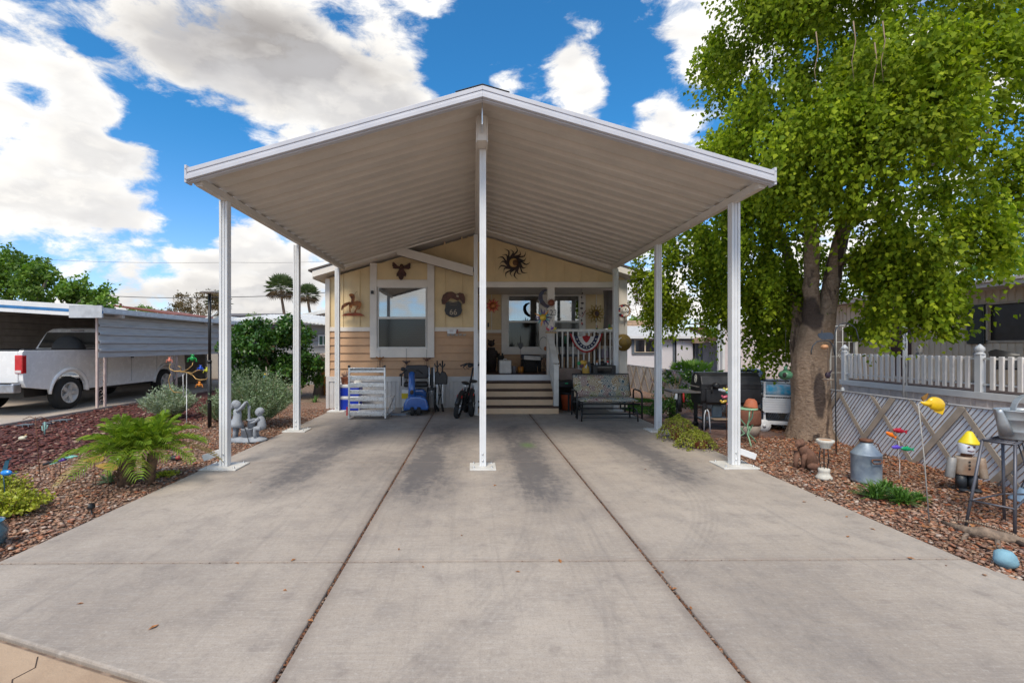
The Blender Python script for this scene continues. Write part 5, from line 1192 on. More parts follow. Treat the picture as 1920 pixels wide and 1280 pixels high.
mb = MB()
for (a, c) in ((8.75, 9.98), (10.05, 11.05), (13.9, 14.6)): mb.box(HX + .05, HX + .06, a, c, *wz)
for pcs in split(mb, 'window', mat('dark_screen', (.025, .018, .016), .35), t): pcs.location = (-HX, -10, 0)
mb = MB(); mb.box(HX + .03, HX + .045, 8.8, 9.92, wz[0] + .03, wz[1] - .03)
for k in range(14): mb.box(HX + .01, HX + .028, 8.8, 9.92, wz[0] + .04 + k * .056, wz[0] + .07 + k * .056)
add_(mb, 'blind', mat('tan_blind', (.30, .22, .15), .7))
mb = MB()
for yy2 in (8.74, 9.965, 10.04, 11.04): mb.box(HX - .03, HX + .02, yy2, yy2 + .04, wz[0] - .03, wz[1] + .03)
mb.box(HX - .03, HX + .02, 8.7, 11.08, wz[0] - .05, wz[0]); mb.box(HX - .03, HX + .02, 8.7, 11.08, wz[1], wz[1] + .04); add_(mb, 'window_frame', mat('tan_frame', (.40, .31, .23), .6))
mb = MB(); mb.box(HX - .05, HX - .013, 11.10, 11.50, wz[0] - .08, wz[1] + .02)
for k in range(22): mb.box(HX - .06, HX - .0505, 11.14, 11.46, wz[0] - .04 + k * .037, wz[0] - .015 + k * .037)
add_(mb, 'shutter', mat('green_black_shutter', (.035, .037, .03), .6))
mb = MB(); mb.box(HX + .11, HX + 3, 6.1, 6.2, -.03, 2.8); mb.box(HX + .3, HX + 3, 6.2, 16, -.03, .0); mb.box(HX + .11, HX + 3, 15.9, 16.0, -.03, 2.8); add_(mb, 'end_wall', tanh)
mb = MB(); mb.box(HX - .02, HX - .0125, 13.0, 13.65, .65, 2.5); add_(mb, 'door', mat('maroon_screen_door', (.05, .018, .015), .5))
mb = MB(); mb.box(HX - .55, HX + 4, 5.6, 16.6, 2.83, 2.90); mb.box(HX - .58, HX - .5501, 5.6, 16.6, 2.80, 2.965); mb.box(HX - .64, HX - .581, 5.6, 16.6, 2.90, 2.975); mb.prism([(HX - .55, 2.90), (HX + 4, 2.90), (HX + 4, 3.3)], 5.7, 16.5); add_(mb, 'roof', mat('eave_pinkwhite', (.62, .52, .46), .5), .004)
# dark carport mass left of the tan wall
t = thing('lean_to', 'dark brown lean to beside the iron gate', 'shed', (13, 16.5, 0)); mb = MB(); mb.box(HX + .2, 14.5, 16.7, 16.8, -.03, 2.7); add_(mb, 'wall', mat('dark_brown_wall', (.06, .03, .022), .8)); mb = MB(); mb.box(HX - .6, 14.5, 16.65, 19, 2.701, 2.8); add_(mb, 'roof', MATS['dark_brown_wall'])
t = thing('block_wall', 'grey block wall behind the white iron gate', 'wall', (11, 14.9, 0)); mb = MB()
for r_ in range(10):
    for k in range(6): mb.box(10.05 + k * .4 - (.2 if r_ % 2 else 0), 10.445 + k * .4 - (.2 if r_ % 2 else 0), 14.9, 15.1, r_ * .2 - .03, r_ * .2 + .165)
add_(mb, 'blocks', mat('block_grey', (.14, .12, .11), .9, bump=.4))
# deck
DX = 9.5
t = thing('deck', 'raised white skirted deck in front of the tan home', 'deck', (DX, 8, 0))
mb = MB(); mb.box(DX, DX + .04, 5.5, 12.36, .50, .63); mb.box(DX + .04, HX - .02, 12.33, 12.36, .50, .63); add_(mb, 'fascia', white, .004)
w_ = corrug(0, 6.8, -.03, .50, 0, .3, .012, False); w_.v = [(DX + .03 - p[1], 5.5 + p[0], p[2]) for p in w_.v]; w_.f = [f[::-1] for f in w_.f]; add_(w_, 'skirting', mat('pink_white_skirt', (.62, .55, .52), .6))
mb = MB(); y = 5.5
while y < 12.3: mb.box(DX + .041, HX - .03, y, y + .13, .60, .632); y += .14
add_(mb, 'deck_boards', mat('dark_deck_board', (.07, .05, .045), .75))
t = thing('deck_railing', 'white picket railing along the front of the deck', 'railing', (DX + .06, 8, .63))
X0 = DX + .06
mb = MB(); mb.box(X0 - .01, X0 + .03, 5.5, 12.3, 1.24, 1.275); mb.box(X0 - .01, X0 + .03, 5.5, 12.3, .76, .795)
for p_ in split(MB(), 'x', white, t): pass
add_(mb, 'rail', white)
for i, o in enumerate([t.children[-1]]): pass
mb = MB(); y = 5.55; rr = random.Random(3)
while y < 12.2:
    if not any(abs(y - q) < .1 for q in (8.95, 12.2)):
        lean = .05 if 11.5 < y < 11.75 else 0
        mb.bar((X0 - .03, y, .685), (X0 - .03, y + lean, 1.30), .04, .075, up=(0, 1, 0))
    y += .150
for q in split(mb, 'picket', mat('picket_white', (.80, .76, .73), .55, var=.04), t, .006): q.location = (-t.location.x, -t.location.y, -t.location.z)
o = [c for c in t.children if c.name.startswith('rail')][0]; o.location = (0, 0, -.63)
mb = MB()
for y in (8.95, 12.25): mb = MB(); mb.box(X0 - .055, X0 + .055, y - .055, y + .055, .63, 1.33); mb.lathe([(.075, 1.33), (.08, 1.35), (.045, 1.37), (.075, 1.42), (.07, 1.46), (.01, 1.53)], (X0, y, 0), 4 * 2); q = add_(mb, 'newel', white, .004); q.location = (0, 0, -.63)
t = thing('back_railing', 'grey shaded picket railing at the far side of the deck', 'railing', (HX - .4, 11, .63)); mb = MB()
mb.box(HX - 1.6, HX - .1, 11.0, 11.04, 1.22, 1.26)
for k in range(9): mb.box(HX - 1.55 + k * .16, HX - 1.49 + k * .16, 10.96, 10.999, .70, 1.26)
q = add_(mb, 'pickets', mat('shaded_picket', (.28, .26, .24), .7)); q.location = (0, 0, -.63)  # picket colour darkened to grey so that it carries the shade
for xx in (HX - 1.65, HX - .3): mb = MB(); mb.box(xx - .05, xx + .05, 10.97, 11.07, .63, 1.33); mb.lathe([(.07, 1.33), (.04, 1.36), (.07, 1.42), (.01, 1.52)], (xx, 11.02, 0), 8); q = add_(mb, 'newel', MATS['shaded_picket']); q.location = (0, 0, -.63)
t = thing('deck_chair', 'black shell chair standing on the deck behind the pickets', 'chair', (10.6, WX(1, 1) * 0 + 9.5, .63)); mb = MB(); vs = []
for i in range(7):
    for j in range(7):
        a_ = (i / 6 - .5) * 2.2; z = .38 + j / 6 * .42; rr_ = .25 + .02 * j; vs.append((math.sin(a_) * rr_, math.cos(a_) * rr_ * .8, z - .08 * abs(a_) * (j > 4)))
mb.smooth = True; mb.add(vs, [(i * 7 + j, (i + 1) * 7 + j, (i + 1) * 7 + j + 1, i * 7 + j + 1) for i in range(6) for j in range(6)]); mb.lathe([(.001, .38), (.22, .39), (.25, .42)], (0, 0, 0), 14, cap=False); mb.build('shell', black, t)
mb = MB()
for a_ in (.8, 2.4, 3.9, 5.5): mb.tube([(math.cos(a_) * .1, math.sin(a_) * .1, .38), (math.cos(a_) * .22, math.sin(a_) * .22, 0)], .01, 6)
split(mb, 'leg', mat('pale_wood', (.35, .22, .12), .6), t)
t.location = (10.9, 9.6, .63)
t = thing('bleach_bottle', 'white plastic bottle with red cap standing on the deck rail', 'bottle', (X0 + .01, W(1877, 660, 1).x * 0 + 7.72, 1.275)); mb = MB(); mb.lathe([(.045, 0), (.048, .02), (.048, .13), (.03, .17), (.017, .185)], (0, 0, 0), 16, sy=.7); mb.build('bottle', mat('hdpe_white', (.75, .75, .78), .35), t); mb = MB(); mb.lathe([(.02, .185), (.02, .215), (.015, .22)], (0, 0, 0), 12); mb.build('cap', mat('red_cap', (.6, .02, .02), .4), t); mb = MB(); mb.box(-.06, -.0485, -.02, .02, .04, .11); mb.build('label', mat('label_grey', (.2, .2, .2), .5), t)
# ornate iron column and gate
wi = mat('white_iron', (.68, .66, .63), .5, var=.06)
t = thing('iron_column', 'ornate white iron trellis column in front of the deck', 'column', (9.3, W(1, 1, 1).x * 0 + 10.62, -.03)); mb = MB()
for dy in (-.09, .09): mb.tube([(0, dy, 0), (0, dy, 1.95)], .018, 8); mb.ball((0, dy, 1.97), .024, 8)
mb.tube([(0, -.09, 1.88), (0, -.05, 1.83), (0, .05, 1.83), (0, .09, 1.88)], .010, 6)
for z0 in (1.45,): mb.tube([(0, math.cos(a) * .07, z0 + math.sin(a) * .16) for a in [i * 2 * PI / 20 for i in range(21)]], .010, 6)
mb.tube([(0, -.09, 1.4), (0, .0, 1.2), (0, .09, 1.05)], .010, 6); mb.tube([(0, .07, 1.5), (0, -.05, 1.3), (0, .0, 1.15)], .010, 6); mb.build('frame', wi, t); t.location = (WX(1697, 10.4), 10.4, -.03); t.rotation_euler = (0, 0, R(-58))
t = thing('iron_gate', 'tall white wrought iron gate beside the tree trunk', 'gate', (WX(1577, 13.3), 13.3, 0)); mb = MB(); x0, x1 = WX(1556, 13.3) - t.location.x, WX(1604, 13.3) - t.location.x
mb.bar((x0, 0, 0), (x0, 0, 2.02), .05, .05); mb.bar((x1, 0, 0), (x1, 0, 1.95), .07, .07); mb.tube([(x0 + (x1 - x0) * i / 10, 0, 2.0 + .06 * math.sin(PI * i / 10)) for i in range(11)], .018, 6)
for k in range(1, 4): x = x0 + (x1 - x0) * k / 4; mb.tube([(x, 0, .05), (x, 0, 2.02)], .012, 6)
for z in (.1, .75, 1.2, 1.6): mb.tube([(x0, 0, z), (x1, 0, z)], .009, 6)
xm = (x0 + x1) / 2
for s in (.09, .14): mb.tube([(xm - s, 0, 1.27), (xm, 0, 1.27 + s * 1.7), (xm + s, 0, 1.27), (xm, 0, 1.27 - s * 1.7), (xm - s, 0, 1.27)], .009, 6)
mb.build('grille', mat('grey_iron', (.42, .41, .38), .6), t)
# slatted chain link fence
slat = bpy.data.materials.new('fence_slat'); slat.use_nodes = True; g = NT(slat.node_tree); b = g.n['Principled BSDF']
geo = g.new('ShaderNodeNewGeometry'); tc = g.new('ShaderNodeTexCoord'); v = tc.outputs['Object']; n = g.noise(g.vmul(v, (1, 1, 1)), 6, 5, .6)
c = g.mix(geo.outputs['Random Per Island'], (.62, .66, .72, 1), (.76, .78, .82, 1)); c = g.mix(g.mr(n, .55, .72, 0, .55), c, (.30, .27, .25, 1)); g.put(b.inputs['Base Color'], c); b.inputs['Roughness'].default_value = .6
FX = 5.70; FZ = .80; FY0, FY1 = 4.3, 18.4
fe = thing('slatted_fence', 'low chain link fence woven with pale grey blue and brown slats', 'fence', (FX, 8, 0))
def diag(mb, y0, z0, dirn, hw, th, x):
    """strip through (y0,0) rising at ~50 degrees, clipped to fence height"""
    tt = 1.0 if dirn > 0 else -1.0; k = .80
    ya, yb2 = y0, y0 + tt * (FZ - .02) * k; wv = hw * 1.28
    vs = [(x, ya - wv, -.02), (x, ya + wv, -.02), (x, yb2 + wv, FZ - .015 + random.uniform(-.02, .015)), (x, yb2 - wv, FZ - .015 + random.uniform(-.02, .015))]
    vs2 = [(p[0] + th, p[1], p[2]) for p in vs]
    if min(ya, yb2) < FY0 - .1: return
    mb.add(vs + vs2, [(0, 3, 2, 1), (4, 5, 6, 7), (0, 1, 5, 4), (1, 2, 6, 5), (2, 3, 7, 6), (3, 0, 4, 7)])
mb = MB(); y = FY0; i = 0
while y < FY1 + .6: diag(mb, y, 0, -1, .0205, .004, 0); y += .0615 ; i += 1
mb.v = [(p[0], p[1] - 8, p[2]) for p in mb.v]; mb.build('slats', slat, fe, kind='stuff')
wm = mat('rusty_wire', (.20, .11, .08), .7, metal=.3); mb = MB(); y = FY0
while y < FY1 + .6: mb.bar((-.006, y + .03, -.02), (-.006, y + .03 - (FZ) * .80, FZ), .0045, .0045); y += .0615
mb.v = [(p[0], p[1] - 8, p[2]) for p in mb.v if True]; mb.build('wire_mesh', wm, fe, kind='stuff')
mb = MB(); y = FY0
while y < FY1: diag(mb, y, 0, 1, .030, .006, -.020); y += .62
y = FY0 + .9
while y < FY1: diag(mb, y, 0, -1, .036, .006, -.028); y += .93
mb.v = [(p[0], p[1] - 8, p[2]) for p in mb.v]; split(mb, 'brown_slat', mat('brown_slat', (.40, .33, .26), .7, scale=5), fe)
mb = MB(); mb.tube([(0, FY0 - 8, FZ), (0, FY1 - 8, FZ)], .012, 6); mb.build('top_rail', mat('rail_grey', (.25, .25, .26), .6), fe)
y = FY0 + .2
while y < FY1: mb = MB(); mb.tube([(.04, y - 8, -.1), (.04, y - 8, FZ + .03)], .024, 8); mb.ball((.04, y - 8, FZ + .03), .028, 8); mb.build('post', galv, fe); y += 2.9
# street lamp right, power lines
t = thing('street_lamp', 'slim grey street lamp far beyond the house corner', 'street lamp', (WX(1209, 45), 45, 0)); mb = MB(); mb.tube([(0, 0, 0), (0, 0, WZ(537, 45))], .07, 8); mb.build('pole', mat('lamp_grey', (.18, .18, .18), .6), t); mb = MB(); mb.lathe([(.26, -.3), (.18, -.1), (.06, 0)], (-.12, 0, WZ(536, 45)), 10); mb.build('lamp_head', MATS['lamp_grey'], t)
def wire(label, pts, r):
    mb = MB(); P2 = []
    for (a, c) in zip(pts, pts[1:]):
        for i in range(10): f = i / 10; q = Vector(a).lerp(Vector(c), f); q.z -= (Vector(c) - Vector(a)).length * .012 * math.sin(PI * f); P2.append(q)
    P2.append(Vector(pts[-1])); o = MB().tube(P2, r, 4).build('power_line', mat('wire_black', (.03, .03, .035), .7)); tag(o, label, 'power line')
wire('thick black cable crossing the sky low from the left trees', [W(190, 554, 34), W(405, 557, 34), W(640, 546, 34)], .022)
wire('thin high wire crossing the sky above the left carport', [W(-60, 478, 40), W(440, 492, 40), W(660, 487, 40)], .010)
wire('short slanting service wire left of the brown tree', [W(203, 556, 34), W(250, 583, 34)], .012)
wire('slanting wire between the two fan palms', [W(546, 560, 34), W(565, 600, 30)], .014)
# overhead carport neighbour objects: bins in the dark
# ================================================================= THINGS, LEFT GARDEN
def at(px, py, z=0.0): return G(px, py, z)
iron = mat('rusty_iron', (.16, .07, .04), .75, metal=.3, var=.3, scale=20)
ormet = mat('antique_bronze', (.13, .055, .028), .4, metal=.6, var=.5, scale=7)
# black garden lamp
p = at(393, 800); t = thing('garden_lamp', 'slim black lamp post with flat white solar head in the left mulch', 'lamp', p)
h = WZ(551, p.y); mb = MB(); mb.tube([(0, 0, -.03), (0, 0, h * .48)], .034, 12); mb.tube([(0, 0, h * .48), (0, 0, h)], .026, 12); mb.tube([(0, 0, h * .478), (0, 0, h * .50)], .038, 12); mb.build('pole', black, t)
mb = MB(); mb.lathe([(.03, 0), (.15, .012), (.16, .03), (.15, .045), (.02, .05)], (0, 0, h), 24); mb.build('lamp_head', mat('lamp_grey_white', (.55, .53, .50), .5), t)
# children at a pump statue
stone = mat('grey_cast_stone', (.30, .32, .35), .8, var=.15, scale=8, bump=.3)
p = Vector((-3.70, 7.55, -.02)); p = at(464, 826); p = Vector((p.x + .0, p.y, -.02))
t = thing('statue', 'grey cast stone statue of a girl and a boy at a water pump', 'statue', p, rotz=.05)
def S(px, py): q = W(px, py, p.y) - p; return (q.x, 0, q.z)
def sk(mb, pts, rs, n=10): mb.tube(pts, rs, n)
base_ = MB(); base_.ball((0, .03, .035), (.29, .19, .06), 20, lump=.12); base_.build('base', stone, t)
def SP(x, y, z): return (x, y, z)
gq = MB()   # girl, standing left, arms up to the pump
gx = -.16
gq.ball((gx - .0, 0, .585), (.062, .065, .07), 14); gq.ball((gx - .02, .0, .60), (.066, .068, .066), 12); gq.ball((gx - .085, .01, .55), (.028, .03, .035), 8); gq.ball((gx + .058, -.005, .575), (.012, .01, .010), 6)
gq.tube([(gx, 0, .54), (gx + .0, 0, .50), (gx + .01, 0, .44), (gx + .0, 0, .37), (gx - .01, 0, .30), (gx - .02, 0, .25)], [.026, .055, .060, .062, .095, .118], 16)
for s in (-1, 1): gq.tube([(gx + .015, s * .05, .49), (gx + .075, s * .045, .54), (gx + .135, s * .02, .625), (gx + .15, 0, .635)], [.026, .022, .018, .016], 8)
for s in (-1, 1): gq.tube([(gx - .01, s * .04, .26), (gx - .02, s * .04, .14), (gx - .03, s * .04, .06)], [.035, .028, .024], 8); gq.ball((gx + .0, s * .04, .06), (.045, .022, .02), 8)
gq.build('girl_figure', stone, t)
bq = MB(); bx_ = .19
bq.ball((bx_ - .01, 0, .47), (.062, .062, .068), 14); bq.ball((bx_ + .005, 0, .49), (.066, .066, .058), 12); bq.ball((bx_ - .068, 0, .465), (.012, .01, .01), 6); bq.ball((bx_, -.06, .465), (.012, .008, .015), 6)
bq.tube([(bx_, 0, .42), (bx_ + .01, 0, .39), (bx_ + .02, 0, .33), (bx_ + .03, 0, .26), (bx_ + .03, 0, .21)], [.025, .052, .062, .068, .06], 14)
for s in (-1, 1): bq.tube([(bx_ + .01, s * .055, .385), (bx_ - .05, s * .06, .33), (bx_ - .13, s * .03, .30)], [.027, .022, .016], 8)
for s in (-1, 1): bq.tube([(bx_ + .03, s * .045, .22), (bx_ - .05, s * .05, .22), (bx_ - .06, s * .05, .13), (bx_ - .05, s * .05, .07)], [.045, .04, .03, .024], 8); bq.ball((bx_ - .075, s * .05, .07), (.045, .022, .02), 8)
bq.build('boy_figure', stone, t)
mb = MB(); mb.lathe([(.085, .05), (.09, .20), (.095, .205), (.095, .22), (.08, .22), (.075, .12)], (0, -.01, 0), 18); mb.lathe([(.05, .22), (.055, .33), (.075, .35), (.07, .36), (.045, .34)], (.05, .04, 0), 16); mb.build('water_tub', stone, t)
mb = MB(); mb.tube([(.0, .06, .1), (.0, .06, .5), (.0, .06, .56)], [.022, .02, .028], 10); mb.tube([(.0, .06, .55), (-.02, .05, .62), (-.01, .0, .635)], .012, 8); mb.build('pump', stone, t)
mb = MB(); mb.tube([(-.03, -.10, .36), (.0, -.13, .28), (.05, -.15, .16), (.10, -.19, .03), (.13, -.21, .0)], .006, 6); mb.build('cord', black, t)
# garden frog spinner
p = Vector((WX(357, 9.3), 9.3, -.02)); t = thing('frog_spinner', 'curly brass wire mobile with coloured metal frogs on a white stake', 'garden ornament', p)
def Q(px, py, dy=0): q = W(px, py, p.y) - p; return (q.x, dy, q.z)
brass = mat('brass_wire', (.45, .28, .10), .45, metal=.6)
mb = MB(); mb.tube([Q(344, 743), Q(343, 702), Q(350, 699), Q(350, 740), Q(346, 745)], .008, 6); mb.tube([Q(350, 740), (Q(350, 740)[0], 0, -.05)], .008, 6); mb.build('stake', white, t)
mb = MB()
for pts in ([(320, 682), (316, 688), (320, 692), (328, 696), (343, 696), (353, 692), (361, 685), (361, 678)], [(338, 697), (350, 698), (362, 699), (370, 694), (383, 693), (390, 693)], [(350, 698), (360, 703), (368, 710), (376, 712), (386, 711), (391, 706)], [(320, 701), (315, 712), (320, 728), (327, 735), (341, 736)], [(328, 696), (338, 694), (340, 688), (334, 686)]): mb.tube([Q(a, b_, .02 * math.sin(i * 2)) for i, (a, b_) in enumerate(pts)], .009, 6)
mb.build('scroll_arms', brass, t)
for (px, py, c, nm, s) in ((361, 672, (.01, .30, .06), 'green_frog', 1.3), (376, 690, (.02, .09, .55), 'blue_frog', .9), (388, 694, (.50, .50, .03), 'yellow_frog', .95), (374, 721, (.65, .22, .02), 'orange_frog', 1.0), (318, 675, (.70, .22, .14), 'pink_frog', .9)):
    q = Vector(Q(px, py)); mb = MB(); r_ = .032 * s
    mb.ball(q, (r_ * 1.1, r_ * .8, r_ * 1.2), 12); mb.ball(q + Vector((.2 * r_, -.2 * r_, r_ * 1.35)), (r_ * .8, r_ * .6, r_ * .55), 10)
    for sx in (-1, 1): mb.ball(q + Vector((sx * r_ * .5, -.3 * r_, r_ * 1.9)), r_ * .28, 6); mb.tube([q + Vector((sx * r_, 0, -.3 * r_)), q + Vector((sx * r_ * 2, -.3 * r_, -.1 * r_)), q + Vector((sx * r_ * 1.7, -.2 * r_, -1.3 * r_)), q + Vector((sx * r_ * 2.4, -.3 * r_, -1.4 * r_))], r_ * .22, 5); mb.tube([q + Vector((sx * r_ * .8, 0, .5 * r_)), q + Vector((sx * r_ * 1.8, -.2 * r_, .1 * r_))], r_ * .2, 5)
    mb.build(nm, mat('frog_%s' % nm, c, .3, var=.1), t)
# metal butterflies by the palm
yel = mat('yellow_tin', (.75, .47, .12), .5, var=.08)
for i, (px, py, w_, lab, rt) in enumerate(((176, 861, .09, 'upper yellow tin wing on a wire by the palm trunk', .1), (200, 874, .10, 'lower yellow tin wing on a wire by the palm trunk', -.15))):
    q = W(px, py, 4.95); t = thing('tin_butterfly', lab, 'garden ornament', (q.x, q.y, -.02)); zz = q.z + .02
    mb = MB(); out_ = [(w_ * math.cos(a), w_ * .34 * math.sin(a) * (1 + .5 * math.cos(a))) for a in [k * 2 * PI / 18 for k in range(18)]]; mb.prism([(a, b_ + zz + a * rt) for a, b_ in out_], -.003, .003, Matrix.Rotation(.25, 4, 'Z')); mb.build('wing', yel, t)
    mb = MB(); mb.tube([(0, .006, zz), (.02, .01, -.05)], .003, 5); mb.build('stake', iron, t)
# hummingbird
blu = mat('blue_glass_paint', (.01, .22, .65), .2, var=.2, coat=.8); dkb = mat('dark_teal_metal', (.02, .09, .14), .4)
q = W(12, 882, 4.5); t = thing('metal_bird', 'bright blue metal hummingbird stake above the yellow succulent', 'garden ornament', (q.x, q.y, -.02)); zz = q.z
mb = MB(); mb.ball((0, 0, zz), (.052, .026, .028), 16); mb.build('body', blu, t)
mb = MB(); mb.prism([(-.04, zz + .02), (.01, zz + .03), (.03, zz + .13), (-.01, zz + .11)], -.002, .002); mb.prism([(.0, zz + .11), (.06, zz + .15), (.03, zz + .12)], -.002, .002); mb.prism([(.045, zz), (.12, zz + .002), (.05, zz - .014)], -.002, .002); mb.build('wings', dkb, t)
mb = MB(); mb.tube([(-.03, 0, zz - .02), (-.02, 0, zz - .1), (0, 0, -.04)], .004, 5); mb.tube([(-.05, 0, zz), (-.085, 0, zz + .01)], .004, 5); mb.build('stake', dkb, t)
# dragonfly
q = W(113, 862, 5.55); t = thing('metal_dragonfly', 'purple and teal metal dragonfly with black tail left of the palm', 'garden ornament', (q.x, q.y, -.02)); zz = q.z - 0
mb = MB(); mb.tube([(-.19, 0, zz - .035), (-.06, 0, zz + .01)], [.014, .012], 8); mb.build('tail', black, t)
mb = MB(); mb.ball((0, 0, zz + .02), (.05, .03, .022), 12); mb.ball((.05, -.01, zz + .03), (.03, .03, .02), 10); mb.build('body', mat('purple_metal', (.12, .05, .42), .3, coat=.5), t)
mb = MB()
for s in (-1, 1): mb.ball((.12, s * .03, zz + .055), (.06, .02, .012), 12); mb.ball((-.01, s * .07, zz + .0), (.02, .06, .006), 10)
split(mb, 'wing', mat('teal_metal', (.18, .48, .40), .35, coat=.4), t)
mb = MB(); mb.tube([(0, 0, zz), (0, 0, -.04)], .004, 5); mb.build('stake', iron, t)
# wire hook and lizards
p = at(73, 900); t = thing('wire_hook', 'thin rusty wire hanger stake with two curved arms', 'garden stake', p); hz_ = WZ(780, p.y)
mb = MB(); mb.tube([(.02, 0, -.05), (-.02, 0, hz_ * .6), (-.04, 0, hz_)], .004, 5)
for s in (-1, 1): mb.tube([(-.04, 0, hz_ - .02), (-.04 + s * .06, 0, hz_ + .005), (-.04 + s * .14, 0, hz_ - .03)], .004, 5)
mb.build('wire', iron, t)
lz = mat('grey_lizard', (.10, .12, .14), .6)
for (px, py, s, rz, lab) in ((48, 800, 1.0, .1, 'grey metal lizard lying on the mulch, leftmost'), (88, 797, .8, -.3, 'grey metal lizard beside the wire hook'), (117, 791, 1.1, .3, 'dark green metal lizard nearest the grey truck posts')):
    p = at(px, py); t = thing('metal_lizard', lab, 'garden ornament', (p.x, p.y, .0), rotz=rz, group='metal lizards on the mulch'); mb = MB()
    mb.tube([(-.22 * s, .05, .02), (-.12 * s, -.01, .03), (0, 0, .04), (.08 * s, 0, .04), (.13 * s, .01, .045)], [.006, .014, .024, .016, .018], 8)
    for (x, sg) in ((-.04, 1), (-.04, -1), (.06, 1), (.06, -1)): mb.tube([(x * s, 0, .035), (x * s + .02, sg * .05, .04), (x * s + .05, sg * .08, .0)], .007, 5)
    mb.build('body', lz, t)
p = at(84, 815); t = thing('metal_cactus', 'small teal metal cactus ornament on the mulch', 'garden ornament', p); mb = MB(); mb.tube([(0, 0, -.03), (0, 0, .22)], .013, 8); mb.tube([(0, 0, .1), (.04, 0, .11), (.045, 0, .17)], .010, 6); mb.tube([(0, 0, .07), (-.04, 0, .08), (-.045, 0, .15)], .010, 6)
mb.build('cactus', mat('verdigris', (.20, .36, .33), .6), t)
p = at(42, 824); t = thing('ceramic_bird', 'little cream and yellow ceramic bird lying on the mulch', 'garden ornament', p); mb = MB(); mb.ball((0, 0, .025), (.06, .04, .035), 12); mb.ball((.055, 0, .05), .02, 8); mb.build('body', mat('cream_ceramic', (.60, .56, .42), .4), t); mb = MB(); mb.prism([(-.02, .04), (.06, .08), (.08, .10), (.0, .05)], -.003, .003); mb.build('wing', yel, t)
# spot light, stone things
p = at(171, 958); t = thing('spot_light', 'small black garden spotlight lying near the driveway edge', 'spotlight', p, rotz=-.5); mb = MB(); Mx = Matrix.Rotation(R(65), 3, 'Y'); mb.lathe([(.018, -.03), (.022, 0), (.03, .03), (.028, .035)], (-.02, 0, .035), 14, Mx); mb.tube([(0, 0, .03), (.05, -.02, .0), (.09, -.03, -.01)], .007, 6); mb.build('housing', black, t)
p = at(328, 861); t = thing('ladybird_stone', 'dark red and black painted pebble right of the palm', 'garden ornament', p); mb = MB(); mb.ball((0, 0, .02), (.07, .05, .035), 14, lump=.05); mb.build('shell', black, t); mb = MB(); mb.ball((.045, -.01, .025), (.04, .035, .028), 10); mb.build('head', mat('dull_red', (.30, .05, .05), .5), t)
p = at(228, 870); t = thing('solar_stake_light', 'small clear solar light head between the palm trunks', 'garden light', p); mb = MB(); mb.lathe([(.03, .05), (.045, .07), (.045, .08), (.02, .09)], (0, 0, 0), 12); mb.tube([(0, 0, -.04), (0, 0, .06)], .008, 6); mb.build('head', alum, t)
p = W(-2, 1005, 3.62); t = thing('glass_pot', 'teal glazed pot edge at the far left frame border', 'pot', (p.x - .10, 3.62, -.02)); mb = MB(); mb.lathe([(.07, 0), (.12, .06), (.13, .14), (.10, .2), (.11, .21), (.09, .20), (.08, .12)], (0, 0, 0), 22); mb.build('pot', mat('teal_glaze', (.02, .12, .18), .12, coat=1, var=.4), t)
# carved log and items left of house
p = Vector((WX(604, 15), 15, -.02)); t = thing('carved_stump', 'tall weathered log with pale sawn knots beside the house corner', 'log', p)
mb = MB(); mb.tube([(-.12, .1, -.03), (-.10, .1, .3), (-.02, .1, .6), (.05, .1, .95)], [.20, .17, .15, .14], 12); mb.build('old_wood', mat('grey_wood', (.22, .18, .16), .9, scale=10, bump=.8, stretch=(3, 3, .4)), t)
mb = MB(); mb.tube([(.14, .0, -.03), (.12, -.02, .5), (.05, -.05, .75), (-.03, -.12, .98)], [.09, .08, .085, .12], 12); mb.build('orange_wood', mat('orange_wood', (.42, .18, .045), .7, scale=10, stretch=(4, 4, .4), bump=.5), t)
mb = MB(); mb.ball((-.10, -.20, 1.02), (.15, .10, .13), 14, lump=.15); mb.ball((.03, .0, 1.17), (.16, .14, .12), 14, lump=.2); mb.build('knots', mat('pale_knot', (.55, .46, .38), .9, scale=14, col2=(.20, .15, .13), bump=.6), t)
mb = MB(); mb.ball((-.12, -.285, 1.03), (.045, .03, .045), 10); mb.build('knot_hole', darkint, t)
p = Vector((WX(502, 11.6), 11.6, -.02)); t = thing('driftwood', 'pale driftwood stake standing out of the shrub', 'driftwood', p); mb = MB(); mb.tube([(0, 0, -.02), (.01, 0, .45), (-.02, 0, .8), (-.04, 0, 1.02)], [.05, .035, .02, .008], 8); mb.tube([(.0, 0, .35), (.16, -.1, .42), (.34, -.05, .5)], [.035, .02, .008], 7); mb.tube([(0, 0, .1), (.12, -.05, .2), (.18, 0, .36)], [.07, .05, .03], 8)
mb.build('wood', mat('pale_wood_grey', (.40, .34, .28), .9, scale=12, bump=.5), t)
p = Vector((WX(497, 10.6), 10.6, -.02)); t = thing('toy_bird_stake', 'tiny blue and yellow bird on a stake above the sage shrub', 'garden ornament', p); mb = MB(); zz = WZ(705, 10.6); mb.tube([(0, 0, -.03), (0, 0, zz)], .005, 5); mb.build('stake', iron, t); mb = MB(); mb.ball((0, 0, zz), (.03, .03, .05), 10); mb.build('body', blu, t); mb = MB(); mb.ball((0, 0, zz + .06), .025, 8); mb.build('head', mat('yellow_paint', (.70, .42, .02), .4), t)
